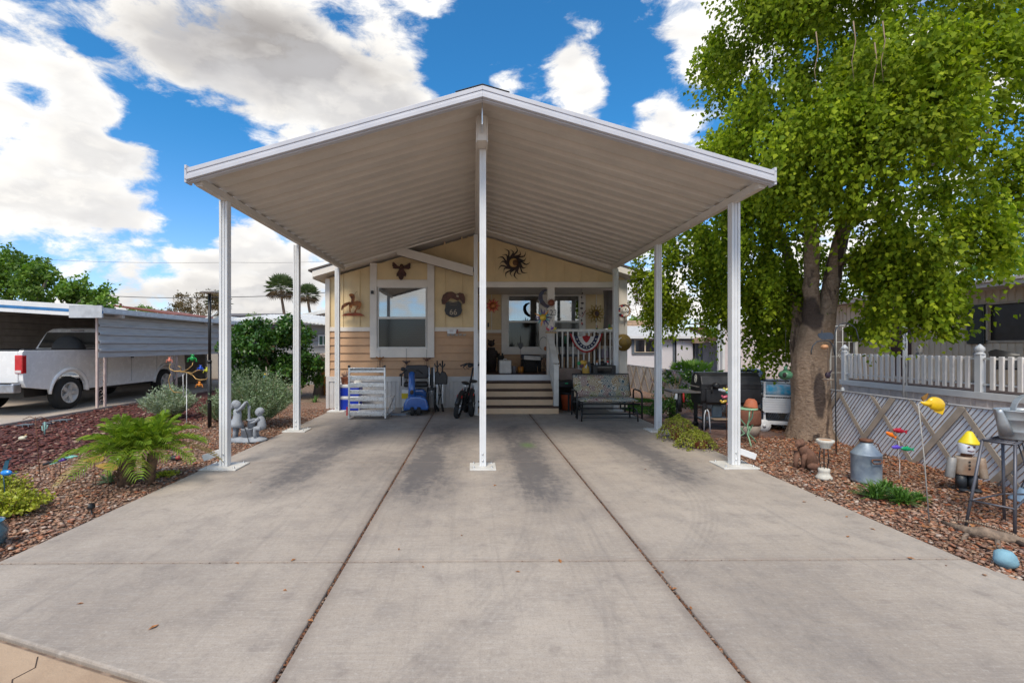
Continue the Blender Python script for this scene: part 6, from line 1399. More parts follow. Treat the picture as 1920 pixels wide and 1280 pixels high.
# ================================================================= THINGS, RIGHT GARDEN
blk = mat('hook_black_metal', (.05, .06, .075), .5, metal=.4)
p = at(1568, 851); t = thing('shepherd_hook', 'tall black double shepherd hook with flat bear in front of the tree', 'garden hook', p)
def Q(px, py, dy=0): q = W(px, py, p.y) - p; return (q.x, dy, q.z)
mb = MB(); mb.tube([(0, 0, -.05), Q(1566, 700), Q(1565.5, 625), Q(1568, 615), Q(1575, 608), Q(1585, 605.5), Q(1597, 609), Q(1605, 617), Q(1608, 628), Q(1610, 637), Q(1613, 639), Q(1617, 634)], .008, 6)
mb.tube([Q(1565, 665), Q(1562, 648), Q(1556, 640), Q(1545, 638), Q(1532, 640), Q(1524, 648), Q(1521, 658), Q(1521, 664)], .008, 6); mb.build('hook', blk, t)
mb = MB(); mb.prism([(a[0], a[2]) for a in (Q(1533, 628), Q(1535, 625), Q(1540, 624), Q(1541, 618), Q(1542, 624), Q(1556, 623), Q(1562, 626), Q(1563, 634), Q(1560, 637), Q(1556, 636), Q(1548, 636.5), Q(1541, 636), Q(1536, 633))], -.004, .004); mb.build('bear_cutout', mat('slate_cutout', (.04, .055, .08), .6), t)
p = W(1546, 650, 6.9); t = thing('peach_ball', 'small tan ornament ball hanging under the left hook', 'hanging ornament', p); mb = MB(); mb.ball((0, 0, 0), (.05, .05, .035), 12); mb.build('ball', mat('peach_wood', (.55, .28, .14), .5), t); mb = MB(); mb.tube([(0, 0, .03), (-.02, 0, .09)], .002, 4); mb.build('string', black, t)
p = W(1552, 703, 6.9); t = thing('hanging_bird', 'dark bird ornament with a pale dish hanging by the tree trunk', 'hanging ornament', p); mb = MB(); mb.ball((0, 0, 0), (.04, .03, .05), 10, lump=.1); mb.prism([(0, .02), (.05, .07), (.07, .08), (.04, .02)], -.004, .004); mb.tube([(0, 0, .05), (.0, 0, .42)], .002, 4); mb.build('bird', mat('dark_plum', (.03, .015, .03), .5), t)
mb = MB(); mb.lathe([(.01, -.085), (.05, -.075), (.075, -.06)], (0, 0, 0), 14, cap=False); mb.tube([(0, 0, -.05), (0, 0, -.14)], .006, 5); mb.build('dish', mat('bone_white', (.5, .42, .35), .6), t)
# rusty dog
p = at(1506, 878); t = thing('dog_statue', 'rusty brown seated dog statue at the foot of the tree', 'statue', p, rotz=-.25)
rust = mat('rusty_brown', (.17, .085, .055), .9, var=.3, scale=12, bump=.4); mb = MB()
mb.tube([(.10, .06, .02), (.09, .05, .08), (.06, .03, .16), (.0, .0, .23), (-.03, -.01, .28)], [.07, .095, .08, .06, .045], 14); mb.ball((-.04, -.02, .315), (.055, .05, .048), 12); mb.tube([(-.05, -.03, .31), (-.10, -.08, .295)], [.035, .024], 10)
for s in (-1, 1): mb.ball((-.02 + s * .03, s * .045, .33), (.015, .02, .035), 8); mb.tube([(-.02 + s * .04, -.02 * s, .20), (-.05 + s * .04, -.03, .10), (-.055 + s * .04, -.035, .0)], [.035, .026, .024], 8); mb.ball((-.075 + s * .04, -.05, .005), (.035, .028, .018), 8)
mb.ball((.09, -.05, .04), (.07, .035, .045), 10); mb.tube([(.12, .08, .02), (.15, .14, .03), (.13, .19, .04)], [.025, .018, .008], 7)
mb.build('body', rust, t)
# pedestal with dish
p = at(1545, 897); t = thing('dish_pedestal', 'white dish on black wire stand over a white stone base', 'pedestal', p); t.scale = (.70, .70, .97)
def Q(px, py, dy=0): q = W(px, py, p.y) - p; return (q.x, dy, q.z)
wst = mat('aged_white_stone', (.60, .57, .50), .8, var=.12, scale=9, bump=.3)
mb = MB(); mb.lathe([(.115, 0), (.118, .02), (.09, .045), (.075, .075), (.085, .09), (.08, .12), (.05, .125)], (0, 0, 0), 20); mb.build('base', wst, t)
mb = MB(); zt = WZ(840, p.y)
for k in range(6): a = k * PI / 3; mb.tube([(math.cos(a) * .05, math.sin(a) * .05, .12), (math.cos(a) * .075, math.sin(a) * .075, (zt + .12) / 2), (math.cos(a) * .055, math.sin(a) * .055, zt)], .005, 5)
mb.build('wire_stand', blackmet, t)
mb = MB(); mb.lathe([(.06, zt), (.075, zt + .01), (.07, zt + .03), (.10, zt + .045), (.10, zt + .06), (.125, zt + .075), (.125, zt + .10), (.11, zt + .102), (.02, zt + .088)], (.02, 0, 0), 24); mb.build('dish', wst, t)
mb = MB(); mb.lathe([(.105, zt + .0985), (.001, zt + .0995)], (.02, 0, 0), 18, cap=False); mb.build('birdseed', mat('seed_tan', (.50, .28, .15), .9, scale=60), t)
# milk can
zinc = mat('weathered_zinc', (.33, .39, .43), .5, metal=.35, var=.25, scale=4, bump=.1, col2=(.16, .20, .26))
p = at(1624, 902); t = thing('milk_can', 'old galvanised milk can standing on the gravel', 'milk can', p); r_ = 24 / 900 * p.y
t.scale = (1, 1, .88)
mb = MB(); mb.lathe([(r_ * .97, 0), (r_, .01), (r_, .02), (r_ * .985, .03), (r_, .33), (r_ * 1.02, .34), (r_ * 1.02, .355), (r_ * .97, .36), (r_ * .52, .455), (r_ * .42, .47), (r_ * .40, .50)], (0, 0, 0), 32); mb.build('body', zinc, t)
mb = MB(); mb.lathe([(r_ * .45, .50), (r_ * .47, .515), (r_ * .45, .53), (r_ * .3, .535)], (0, 0, 0), 24); mb.build('lid', iron, t)
mb = MB(); mb.tube([(-.055, -r_ - .005, .31), (-.06, -r_ - .015, .285), (-.05, -r_ - .02, .265), (.03, -r_ - .02, .265), (.045, -r_ - .015, .285), (.04, -r_ - .005, .31), (-.055, -r_ - .005, .31)], .007, 6); mb.tube([(r_ * .45, -.02, .49), (r_ * .75, -.03, .47), (r_ * .98, -.03, .38), (r_, -.03, .35)], .006, 6); split(mb, 'handle', iron, t)
# fish mobile
p = Vector((WX(1690, 5.4), 5.4, -.02)); t = thing('fish_mobile', 'wire spinner with red orange purple and green fish', 'garden ornament', p)
def Q(px, py, dy=0): q = W(px, py, p.y) - p; return (q.x, dy, q.z)
mb = MB(); mb.tube([Q(1665, 818), Q(1672, 822), Q(1690, 828), Q(1710, 835)], .003, 5); mb.tube([Q(1685, 826), Q(1686, 836), Q(1684, 850), Q(1687, 866), Q(1687, 868)], .003, 5); mb.tube([Q(1687, 866), (Q(1687, 866)[0], 0, -.03)], .003, 5); mb.build('wire', mat('white_wire', (.6, .6, .6), .5), t)
def fish(px, py, c, nm, l, ang):
    q = Vector(Q(px, py)); mb = MB(); Mx = Matrix.Rotation(ang, 3, 'Y'); pts = []
    mb.ball(q, (l * .5, l * .13, l * .2), 14, Mx)
    mb.prism([(l * .35, 0), (l * .72, l * .17), (l * .64, 0), (l * .72, -l * .17)], -.003, .003, Matrix.Translation(q) @ Mx.to_4x4()); mb.prism([(-l * .1, l * .15), (l * .12, l * .28), (l * .2, l * .1)], -.003, .003, Matrix.Translation(q) @ Mx.to_4x4())
    mb.build(nm, mat('paint_' + nm, c, .3, var=.2, scale=30), t)
fish(1685, 807, (.40, .012, .03), 'red_fish', .14, .15); fish(1669, 814, (.80, .18, .01), 'orange_fish', .115, .5); fish(1680, 838, (.12, .07, .50), 'purple_fish', .11, .05); fish(1699, 841, (.01, .30, .13), 'green_fish', .13, .1)
# yellow metal bird on stake
p = at(1743, 978); t = thing('metal_bird', 'big yellow metal bird with open beak on a thin stake', 'garden ornament', p)
def Q(px, py, dy=0): q = W(px, py, p.y) - p; return (q.x, dy, q.z)
mb = MB(); mb.tube([(0, 0, -.04), Q(1733, 860), Q(1722, 757), Q(1730, 752)], .005, 6); mb.build('stake', mat('grey_stake', (.38, .36, .33), .6), t)
yb = mat('bird_yellow', (.80, .50, .01), .35, var=.15, coat=.3); mb = MB(); q = Vector(Q(1755, 757)); mb.ball(q, (.078, .03, .058), 18, Matrix.Rotation(.35, 3, 'Y')); mb.tube([Q(1742, 756), Q(1734, 756), Q(1726, 753.5)], [.03, .018, .006], 10)
mb.prism([(Q(a, b_)[0], Q(a, b_)[2]) for a, b_ in ((1759, 770), (1771, 765), (1766, 777), (1749, 770))], -.006, .006); mb.build('body', yb, t)
mb = MB(); mb.prism([(Q(a, b_)[0], Q(a, b_)[2]) for a, b_ in ((1730, 752), (1728, 745), (1740, 737), (1736, 748))], -.006, .006); mb.build('crest', mat('crest_brown', (.25, .12, .02), .5), t)
mb = MB(); mb.tube([Q(1773, 755), Q(1776, 758), Q(1777, 753), Q(1773, 752)], .003, 5); mb.build('curl', black, t)
# tin can man
p = at(1812, 919); t = thing('tin_can_figure', 'scrap metal can man with yellow funnel hat and black legs', 'garden ornament', p, rotz=-.15)
tin = mat('rusted_tin', (.40, .33, .26), .55, metal=.3, var=.3, scale=6, bump=.15, col2=(.28, .17, .11)); gtin = mat('grey_tin', (.26, .25, .24), .5, metal=.3, var=.2, scale=10)
mb = MB()
for s in (-1, 1): mb.lathe([(.045, .02), (.045, .17)], (s * .05, 0, 0), 16)
for s in (-1, 1): mb.ball((s * .055, -.03, .015), (.05, .07, .018), 12)
mb.build('legs', mat('black_can', (.018, .022, .028), .5), t)
mb = MB(); mb.lathe([(.11, .17), (.112, .175), (.11, .34), (.112, .35), (.10, .352)] if False else [(.10, .17), (.103, .178)] + [(.10 + (.003 if k % 2 else 0), .19 + k * .014) for k in range(11)] + [(.103, .35), (.09, .353)], (0, 0, 0), 24, sy=.7); mb.build('torso', tin, t)
mb = MB(); mb.box(-.03, .03, -.03, .03, .353, .392); mb.build('neck', iron, t)
mb = MB(); mb.lathe([(.066, .39), (.068, .395), (.068, .49), (.06, .495)], (0, 0, 0), 20); hd = mb.build('head', mat('can_white', (.62, .64, .70), .4, metal=.2), t)
mb = MB()
for x in (-.028, .02): mb.ball((x, -.066, .462), (.013, .006, .009), 8)
mb.tube([(-.035, -.062, .425), (-.01, -.071, .418), (.02, -.066, .42)], .005, 5)
split(mb, 'face_feature', mat('dark_red_paint', (.12, .02, .02), .5), hd)
mb = MB(); mb.lathe([(.088, .487), (.084, .50), (.05, .56), (.03, .60), (.018, .615), (.005, .617)], (0, 0, 0), 20, Matrix.Rotation(.05, 3, 'Y')); mb.build('funnel_hat', mat('hat_yellow', (.80, .62, .02), .4, var=.05), t)
for s, m_ in ((-1, gtin), (1, tin)):
    mb = MB(); Mx = Matrix.Rotation(s * -.12, 3, 'Y'); mb.lathe([(.038, -.12), (.04, -.11), (.038, .08), (.03, .09)], (s * .142, 0, .25), 16, Mx); mb.build('arm', m_, t)
for z in (.31, .275, .24): mb = MB(); mb.ball((-.025, -.073, z), (.012, .006, .010), 8); mb.build('button', darkint, t)
# wire stool with watering can
p = Vector((4.50, 4.03, -.02)); t = thing('wire_stool', 'tall dark metal four legged stool under the watering can', 'stool', p, rotz=.02)
ht = 1.5 - 180 * 3.95 / 900 + .02; dm_ = mat('dark_steel', (.13, .13, .15), .5, metal=.6)
tp = [(-.19, -.15), (.19, -.15), (.19, .16), (-.19, .16)]; bt_ = [(-.30, -.10 + 0), (-.0, -.30), (.33, .05), (.02, .30)]
foot = [at(1807, 985) - p, at(1900, 1006) - p, Vector((.42, .15, 0)), at(1884, 972) - p]; top4 = [Vector((W(1848, 827, 3.95).x - p.x, -.05, ht)), Vector((W(1904, 832, 3.78).x - p.x, -.24, ht)), Vector((.26, .02, ht)), Vector((W(1893, 829, 4.1).x - p.x, .12, ht))]
mb = MB()
for f, q in zip(foot, top4): mb.tube([(f.x, f.y, -.02), q], .011, 8)
split(mb, 'leg', dm_, t); mb = MB()
mb.tube([top4[0], top4[1], top4[2], top4[3], top4[0]], .011, 8); mb.build('top_ring', dm_, t); mb = MB()
for (i, j) in ((0, 1), (1, 2), (2, 3), (3, 0)):
    for k in (.30,): mb.tube([foot[i].lerp(top4[i], k), foot[j].lerp(top4[j], k)], .008, 6)
split(mb, 'stretcher', dm_, t)
mb = MB()
for k in range(6): f = (k + .5) / 6; mb.tube([top4[0].lerp(top4[3], f), top4[1].lerp(top4[2], f)], .005, 5)
mb.build('seat_wires', dm_, t)
galz = mat('galvanised_bucket', (.42, .45, .47), .4, metal=.55, var=.12, scale=5, bump=.05)
q = Vector((4.60, 3.97, ht - .008)); t = thing('watering_can', 'oval galvanised watering can with hoop handle on the dark stool', 'watering can', q)
mb = MB(); mb.lathe([(.155, 0), (.158, .006), (.160, .012), (.165, .06), (.170, .065), (.168, .072), (.182, .16), (.187, .163), (.186, .17), (.198, .235), (.204, .24), (.198, .245), (.19, .236), (.16, .05)], (0, 0, 0), 36, sy=.72); mb.build('body', galz, t)
mb = MB(); mb.lathe([(.19, .225), (.07, .228)], (0, 0, 0), 30, sy=.72, cap=False); mb.build('top_plate', galz, t)
mb = MB(); mb.tube([(-.165, -.03, .04), (-.205, -.035, .14), (-.235, -.04, .225), (-.245, -.04, .25)], [.045, .035, .022, .018], 12); mb.build('spout', galz, t)
mb = MB(); pts = [(-.13 + .0 * i, -.02, 0) for i in range(1)]; pts = [(math.cos(a) * .135 + .02, -.03, .235 + math.sin(a) * .135) for a in [PI * i / 14 for i in range(15)]]
for a, c in zip(pts, pts[1:]): mb.bar(a, c, .035, .008, up=(0, 1, 0))
mb = MB(); vs = []
for (x, y, z) in pts:
    r2 = Vector((x - .02, 0, z - .235)).normalized() * .005
    for (dy, s) in ((-.02, -1), (.02, -1), (.02, 1), (-.02, 1)): vs.append((x + r2.x * s, y + dy, z + r2.z * s))
fs = []
for i in range(len(pts) - 1):
    for j in range(4): fs.append((4 * i + j, 4 * i + (j + 1) % 4, 4 * i + 4 + (j + 1) % 4, 4 * i + 4 + j))
mb.add(vs, fs); mb.build('handle', galz, t)
# blue stool behind
p = Vector((5.42, 4.60, -.02)); t = thing('plant_stand', 'blue topped dark wire plant stand behind the watering can stool', 'plant stand', p)
bls = mat('faded_blue_paint', (.20, .30, .42), .6, var=.2, scale=12)
mb = MB(); mb.lathe([(.13, .60), (.15, .61), (.15, .66), (.14, .68), (.13, .67)], (0, 0, 0), 20); mb.build('top', bls, t)
mb = MB()
for k in range(6): a = k * PI / 3; mb.tube([(math.cos(a) * .10, math.sin(a) * .10, .60), (math.cos(a + .5) * .03, math.sin(a + .5) * .03, .3), (math.cos(a + 1) * .07, math.sin(a + 1) * .07, .12)], .006, 5)
mb.build('wires', dm_, t); mb = MB(); mb.lathe([(.16, 0), (.16, .03), (.10, .08), (.08, .13), (.03, .13)], (0, 0, 0), 20); mb.build('base', bls, t)
# alligator
p0 = at(1768, 978); t = thing('alligator_statue', 'long grey brown alligator statue lying on the gravel', 'statue', (p0.x, p0.y, -.02))
def A(px, py, z): q = G(px, py) - p0; return (q.x, q.y, z)
gat = mat('alligator_hide', (.25, .18, .13), .85, var=.3, scale=18, bump=1.0, bscale=45)
mb = MB(); mb.tube([A(1765, 975, .01), A(1790, 988, .025), A(1820, 1000, .035), A(1850, 1006, .045), A(1880, 1012, .04), A(1905, 1016, .035), A(1935, 1021, .03)], [.010, .026, .038, .048, .044, .034, .030], 12)
for k in range(26): f = k / 25; q = Vector(A(1785 + 120 * f, 984 + 31 * f, .065 + .025 * math.sin(PI * f))); mb.ball(q, (.010, .007, .012), 5)
for (a, b_) in (((1812, 1004), (1806, 1012)), ((1870, 1016), (1872, 1026)), ((1835, 996), (1842, 988)), ((1895, 1010), (1900, 1002))): mb.tube([A(a[0], a[1], .03), A(b_[0], b_[1], .02), A(b_[0] + 10, b_[1] + 2, .005)], [.018, .014, .010], 7)
mb.build('body', gat, t); mb = MB(); mb.tube([A(1905, 1017, .032), A(1925, 1024, .02), A(1955, 1034, .02)], [.02, .018, .012], 8); mb.build('jaw', mat('jaw_dark', (.06, .04, .03), .8), t)
p = at(1891, 1062); t = thing('blue_rock', 'pale blue painted rock at the gravel edge', 'rock', (p.x, p.y, -.01)); mb = MB(); mb.ball((0, .02, .055), (.072, .06, .062), 16, Matrix.Rotation(.4, 3, 'Y'), lump=.10); mb.build('rock', mat('blue_stone', (.24, .44, .52), .8, scale=5, col2=(.20, .36, .45), bump=.4), t)
# fallen leaves and nuts on the concrete
lm = mat('fallen_leaf', (.36, .15, .05), .8, var=.3, scale=40)
proto = None
for i, (px, py, s, lab) in enumerate([(1050, 1052, .05, ''), (1508, 941, .04, ''), (1547, 938, .03, ''), (1588, 969, .03, ''), (1636, 992, .035, ''), (1590, 1006, .04, ''), (1708, 1047, .04, ''), (550, 1050, .035, ''), (445, 1056, .03, ''), (288, 1176, .05, ''), (534, 1107, .025, ''), (748, 1030, .025, ''), (971, 1072, .03, ''), (1242, 1073, .03, ''), (1265, 1104, .03, ''), (793, 1063, .025, ''), (150, 1132, .03, ''), (1065, 1010, .0, ''), (928, 910, .04, ''), (1210, 880, .03, ''), (866, 1004, .02, ''), (582, 1164, .035, ''), (1295, 1140, .03, ''), (470, 905, .02, '')]):
    if s == 0: continue
    p = at(px, py); mb = MB(); k = s * .62
    mb.add([(0, -k, .002), (k * .45, -.1 * k, .006), (0, k, .004), (-k * .45, 0, .009), (0, 0, .0015)], [(0, 1, 4), (1, 2, 4), (2, 3, 4), (3, 0, 4)]); o = mb.build('dry_leaf', lm, None, loc=(p.x, p.y, .001)); o.rotation_euler = (0, 0, i * 1.7)
    tag(o, 'brown dry leaf lying on the bare driveway concrete', 'leaf', group='dry leaves scattered on the driveway')
# ================================================================= GRILLS, CART, POTS
p = Vector((WX(1310, 8.7), 8.7, 0)); smk = thing('smoker_grill', 'large black barrel smoker grill with side shelf behind the right posts', 'grill', p, rotz=-.08)
x0 = 0.0; L_ = .98; zb, zt = .50, 1.02
grm = mat('grill_black', (.018, .018, .02), .42, var=.4, scale=5)
mb = MB(); prof = [(-.24, zb + .02), (-.20, zb - .05), (.20, zb - .05), (.26, zb + .02), (.27, zb + .26), (.22, zt - .09), (.12, zt), (-.10, zt), (-.20, zt - .06), (-.26, zt - .20)]
n = len(prof); vs = [(x, y, z) for x in (x0 - .05, x0 + L_) for (y, z) in prof]
mb.add(vs, [list(range(n)), list(range(n, 2 * n))[::-1]] + [(i, i + n, (i + 1) % n + n, (i + 1) % n) for i in range(n)]); mb.build('barrel', grm, smk, bevel=.02, seg=3)
mb = MB(); mb.box(x0 - .058, x0 + L_ + .006, -.262, -.250, .74, .752); mb.box(x0 + .03, x0 + L_ - .03, -.275, -.262, .50, .73); mb.build('fire_door', grm, smk, bevel=.005)
mb = MB(); mb.tube([(x0 - .052 - .003, .07 * math.cos(a) * .6, .90 + .07 * math.sin(a)) for a in [i * 2 * PI / 16 for i in range(17)]], .006, 5); mb.tube([(x0 - .055, -.02, .86), (x0 - .055, .0, .90), (x0 - .055, .02, .94)], .006, 5); mb.tube([(x0 - .055, -.01, .94), (x0 - .055, .01, .86)], .005, 5); mb.build('emblem', mat('emblem_cream', (.6, .58, .5), .5), smk)
mb = MB(); mb.box(x0 - .12, x0 - .06, -.2, .2, .76, .775); mb.box(-.56, -.06, -.24, .24, .66, .69); mb.bar((-.56, -.25, .675), (-.06, -.25, .675), .02, .03); mb.build('side_shelf', mat('grey_shelf', (.14, .125, .115), .6), smk, bevel=.004)
mb = MB()
for (x, y) in ((.02, -.20), (L_ - .08, -.20), (.02, .20), (L_ - .08, .20)): mb.box(x - .03, x + .03, y - .02, y + .02, .07, .50)
mb.box(-.40, -.36, -.02, .02, .25, .66)
split(mb, 'leg', grm, smk, .003)
mb = MB()
for (x, y) in ((.02, -.20), (L_ - .08, -.20), (.02, .20), (L_ - .08, .20)): mb.lathe([(.045, -.015), (.05, 0), (.045, .015)], (x, y, .048), 14, Matrix.Rotation(R(90), 3, 'X')); mb.lathe([(.06, 0), (.03, .06)], (x, y, .05), 10)
split(mb, 'caster', black, smk)
mb = MB(); mb.box(0, L_ - .05, -.2, .2, .16, .185); mb.build('bottom_shelf', grm, smk, bevel=.004)
mb = MB(); mb.lathe([(.05, 0), (.06, .02), (.05, .10), (.02, .10)], (.18, -.27, .80), 10, Matrix.Rotation(R(90), 3, 'X')); mb.tube([(.10, -.33, .66), (.10, -.33, .78)], .012, 6); mb.build('handle', black, smk)
mb = MB(); mb.tube([(.75, .1, 1.0), (.75, .1, 1.28)], .035, 12); mb.lathe([(.05, 1.28), (.05, 1.30), (.01, 1.33)], (.75, .1, 0), 12); mb.build('chimney', grm, smk)
mb = MB(); mb.tube([(-.42, -.26, .66), (-.44, -.27, .5), (-.42, -.27, .33)], [.03, .05, .03], 8); mb.build('hanging_glove', black, smk); mb = MB(); mb.tube([(-.36, -.26, .66), (-.36, -.27, .5)], [.015, .02], 6); mb.build('red_tool', mat('tool_red', (.5, .02, .02), .4), smk)
mb = MB(); mb.tube([(-.48, -.26, .65), (-.50, -.28, .55)], [.02, .03], 6); mb.build('cloth', white, smk)
sm = smk.matrix_basis if False else Matrix.Translation(p) @ Matrix.Rotation(-.08, 4, 'Z')
def onS(x, y, z): return sm @ Vector((x, y, z))
t = thing('spray_bottle', 'blue spray bottle standing on the smoker lower shelf', 'bottle', onS(.50, -.1, .185)); mb = MB(); mb.lathe([(.045, 0), (.048, .02), (.048, .15), (.03, .22), (.02, .24)], (0, 0, 0), 14); mb.build('bottle', mat('bottle_blue', (.05, .16, .30), .3, scale=8, col2=(.3, .5, .5)), t); mb = MB(); mb.box(-.025, .02, -.02, .02, .24, .29); mb.build('trigger', mat('deep_blue', (.01, .02, .2), .4), t)
t = thing('paper_bag', 'grey blue paper bag leaning on the smoker shelf', 'bag', onS(.34, .05, .185)); mb = MB(); mb.box(-.09, .09, -.04, .04, 0, .24); mb.build('bag', mat('bag_grey', (.22, .27, .30), .7, scale=10, bump=.5), t, bevel=.03)
t = thing('tray_board', 'tan serving board lying on the smoker bottom shelf', 'board', onS(.5, -.12, .186)); mb = MB(); mb.box(-.25, .25, -.12, .07, 0, .012); mb.build('board', mat('tan_board', (.34, .25, .18), .7), t, bevel=.004); t.location = onS(.42, -.13, .186); t.rotation_euler = (0, 0, -.08)
for o_ in [o for o in sc.objects if o.name.startswith('spray_bottle')]: o_.location = onS(.58, -.05, .199)
t = thing('wire_arch', 'white plastic hoop standing in front of the smoker legs', 'hoop', (WX(1325, 8.2), 8.2, -.01)); mb = MB(); mb.tube([(-.045, 0, .06), (-.04, 0, .32), (-.02, 0, .40), (.01, 0, .42), (.035, 0, .37), (.05, 0, .22), (.06, 0, .02)], .010, 8); mb.build('hoop', white, t)
# second grill
p = Vector((WX(1405, 9.6), 9.6, 0)); t = thing('gas_grill', 'black domed gas grill with side tables beside the smoker', 'grill', p); z_ = .82
mb = MB(); mb.lathe([(.30, z_), (.30, z_ + .08), (.27, z_ + .17), (.18, z_ + .22), (.02, z_ + .235)], (0, 0, 0), 28, sy=.8); mb.build('lid', mat('lid_gloss_black', (.02, .022, .03), .15, coat=1.0), t)
mb = MB(); mb.lathe([(.10, z_ - .25), (.26, z_ - .10), (.30, z_ - .005)], (0, 0, 0), 28, sy=.8); mb.build('fire_box', mat('firebox_grey', (.09, .09, .09), .5), t)
mb = MB(); mb.box(.28, 1.02, -.2, .2, z_ - .03, z_); mb.box(-.75, -.28, -.2, .2, z_ - .03, z_); mb.box(-.3, .3, -.27, -.22, z_ - .06, z_ - .01); mb.build('side_table', blackmet, t, bevel=.006)
mb = MB()
for s in (-1, 1):
    for sy in (-1, 1): mb.tube([(s * .28, sy * .18, z_ - .05), (s * .36, sy * .2, .02)], .018, 8)
split(mb, 'leg', blackmet, t)
t = thing('grill_cover_box', 'pale box item on the gas grill side table', 'box', (p.x + .75, p.y - .02, z_)) if False else None
# plastic cart
p = Vector((WX(1458, 8.55), 8.55, -.02)); ca = thing('plastic_cart', 'white plastic patio serving cart with big wheels left of the tree', 'cart', p, rotz=-.32)
pl = mat('cart_plastic', (.70, .70, .71), .45, var=.03)
mb = MB()
for (x, y) in ((-.25, -.18), (.25, -.18), (-.25, .18), (.25, .18)): mb.box(x - .018, x + .018, y - .018, y + .018, .08, .88)
split(mb, 'leg', pl, ca, .006)
mb = MB(); mb.box(-.27, .27, -.20, .20, .62, .65); mb.build('top_tray', pl, ca, bevel=.005); mb = MB(); mb.box(-.27, .27, -.20, .20, .13, .19); mb.build('bottom_tray', pl, ca, bevel=.01)
mb = MB(); mb.box(-.27, .27, -.20, .20, .34, .37); mb.build('middle_tray', mat('brown_tray', (.25, .17, .11), .7), ca)
mb = MB(); mb.prism([(-.29, .38), (-.26, .345), (.24, .345), (.29, .38), (.29, .60), (-.29, .60)], -.235, -.215)
for k in range(5): mb.box(-.27, .27, -.239, -.2352, .40 + k * .042, .428 + k * .042)
mb.build('front_panel', pl, ca, bevel=.006)
mb = MB(); mb.box(-.27, .27, .17, .20, .80, .86); mb.box(-.27, -.22, -.2, .2, .855, .88); mb.build('handle_rail', pl, ca, bevel=.008)
for x in (-.27, .27): mb = MB(); mb.lathe([(.02, -.02), (.105, -.022), (.11, 0), (.105, .022), (.02, .02)], (x, -.235, .115), 24, Matrix.Rotation(R(90), 3, 'X')); mb.lathe([(.03, .0), (.028, .04)], (x, -.235, .115), 10, Matrix.Rotation(R(90), 3, 'X')); mb.build('wheel', pl, ca)
t = thing('charcoal_bag', 'bright turquoise and white printed bag lying on the cart', 'bag', p + Vector((.0, .0, .652)), rotz=-.32); mb = MB(); mb.box(-.24, .24, -.16, .12, 0, .17); mb.build('bag', mat('turq_bag', (.02, .36, .60), .35, scale=9, col2=(.45, .52, .58)), t, bevel=.05, seg=4)
# tank
p = Vector((WX(1421, 9.1), 9.1, 0)); t = thing('propane_tank', 'grey propane tank standing on the bricks behind the cart', 'gas tank', p); mb = MB(); mb.lathe([(.13, 0), (.14, .02), (.155, .06), (.16, .12), (.16, .30), (.14, .37), (.07, .41)], (0, 0, 0), 24); mb.build('tank', mat('tank_grey', (.36, .38, .42), .4, var=.08), t); mb = MB(); mb.tube([(.09 * math.cos(a), .09 * math.sin(a), .44) for a in [i * 2 * PI / 14 for i in range(12)]], .012, 6); mb.lathe([(.02, .4), (.02, .45)], (0, 0, 0), 8); mb.build('collar', mat('tank_grey', (.36, .38, .42)), t)
# green plant stand with pots
p = Vector((WX(1400, 7.35), 7.35, -.02)); t = thing('green_plant_stand', 'mint green scrolled iron plant stand just right of the front post', 'plant stand', p); mint = mat('mint_iron', (.26, .46, .28), .55, var=.15)
mb = MB(); zt = WZ(764, 7.35); mb.lathe([(.15, zt - .012), (.155, zt), (.15, zt + .012)], (0, 0, 0), 20); mb.build('top', mint, t)
mb = MB()
for a in (.3, 2.4, 4.5): c, s = math.cos(a), math.sin(a); mb.tube([(c * .13, s * .13, zt), (c * .11, s * .11, zt * .75), (c * .02, s * .02, zt * .55), (c * .06, s * .06, zt * .42), (c * .12, s * .12, zt * .55), (c * .03, s * .03, zt * .3), (c * .12, s * .12, .10), (c * .20, s * .20, 0)], .011, 6)
split(mb, 'leg', mint, t)
q = p + Vector((.06, 0, zt + .012)); t = thing('clay_pot', 'upturned half terracotta pot resting on the mint green stand', 'pot', q); mb = MB(); mb.lathe([(.10, 0), (.10, .02), (.075, .11), (.04, .14)], (0, 0, 0), 18, Matrix.Rotation(.12, 3, 'Y')); mb.build('pot', mat('orange_clay', (.45, .13, .06), .7), t)
p = Vector((WX(1402, 8.0), 8.0, 0)); t = thing('wooden_barrel', 'rusty brown ribbed barrel planter behind the mint green stand', 'planter', p); mb = MB(); mb.lathe([(.17, 0), (.19, .18)], (0, 0, 0), 22); mb.build('lower', mat('barrel_pale', (.27, .22, .18), .8, scale=10, bump=.4), t); mb = MB(); mb.lathe([(.192, .18), (.20, .22), (.195, .40), (.18, .42), (.17, .38)], (0, 0, 0), 22); mb.build('upper', mat('barrel_brown', (.16, .06, .035), .8, scale=10, bump=.4), t)
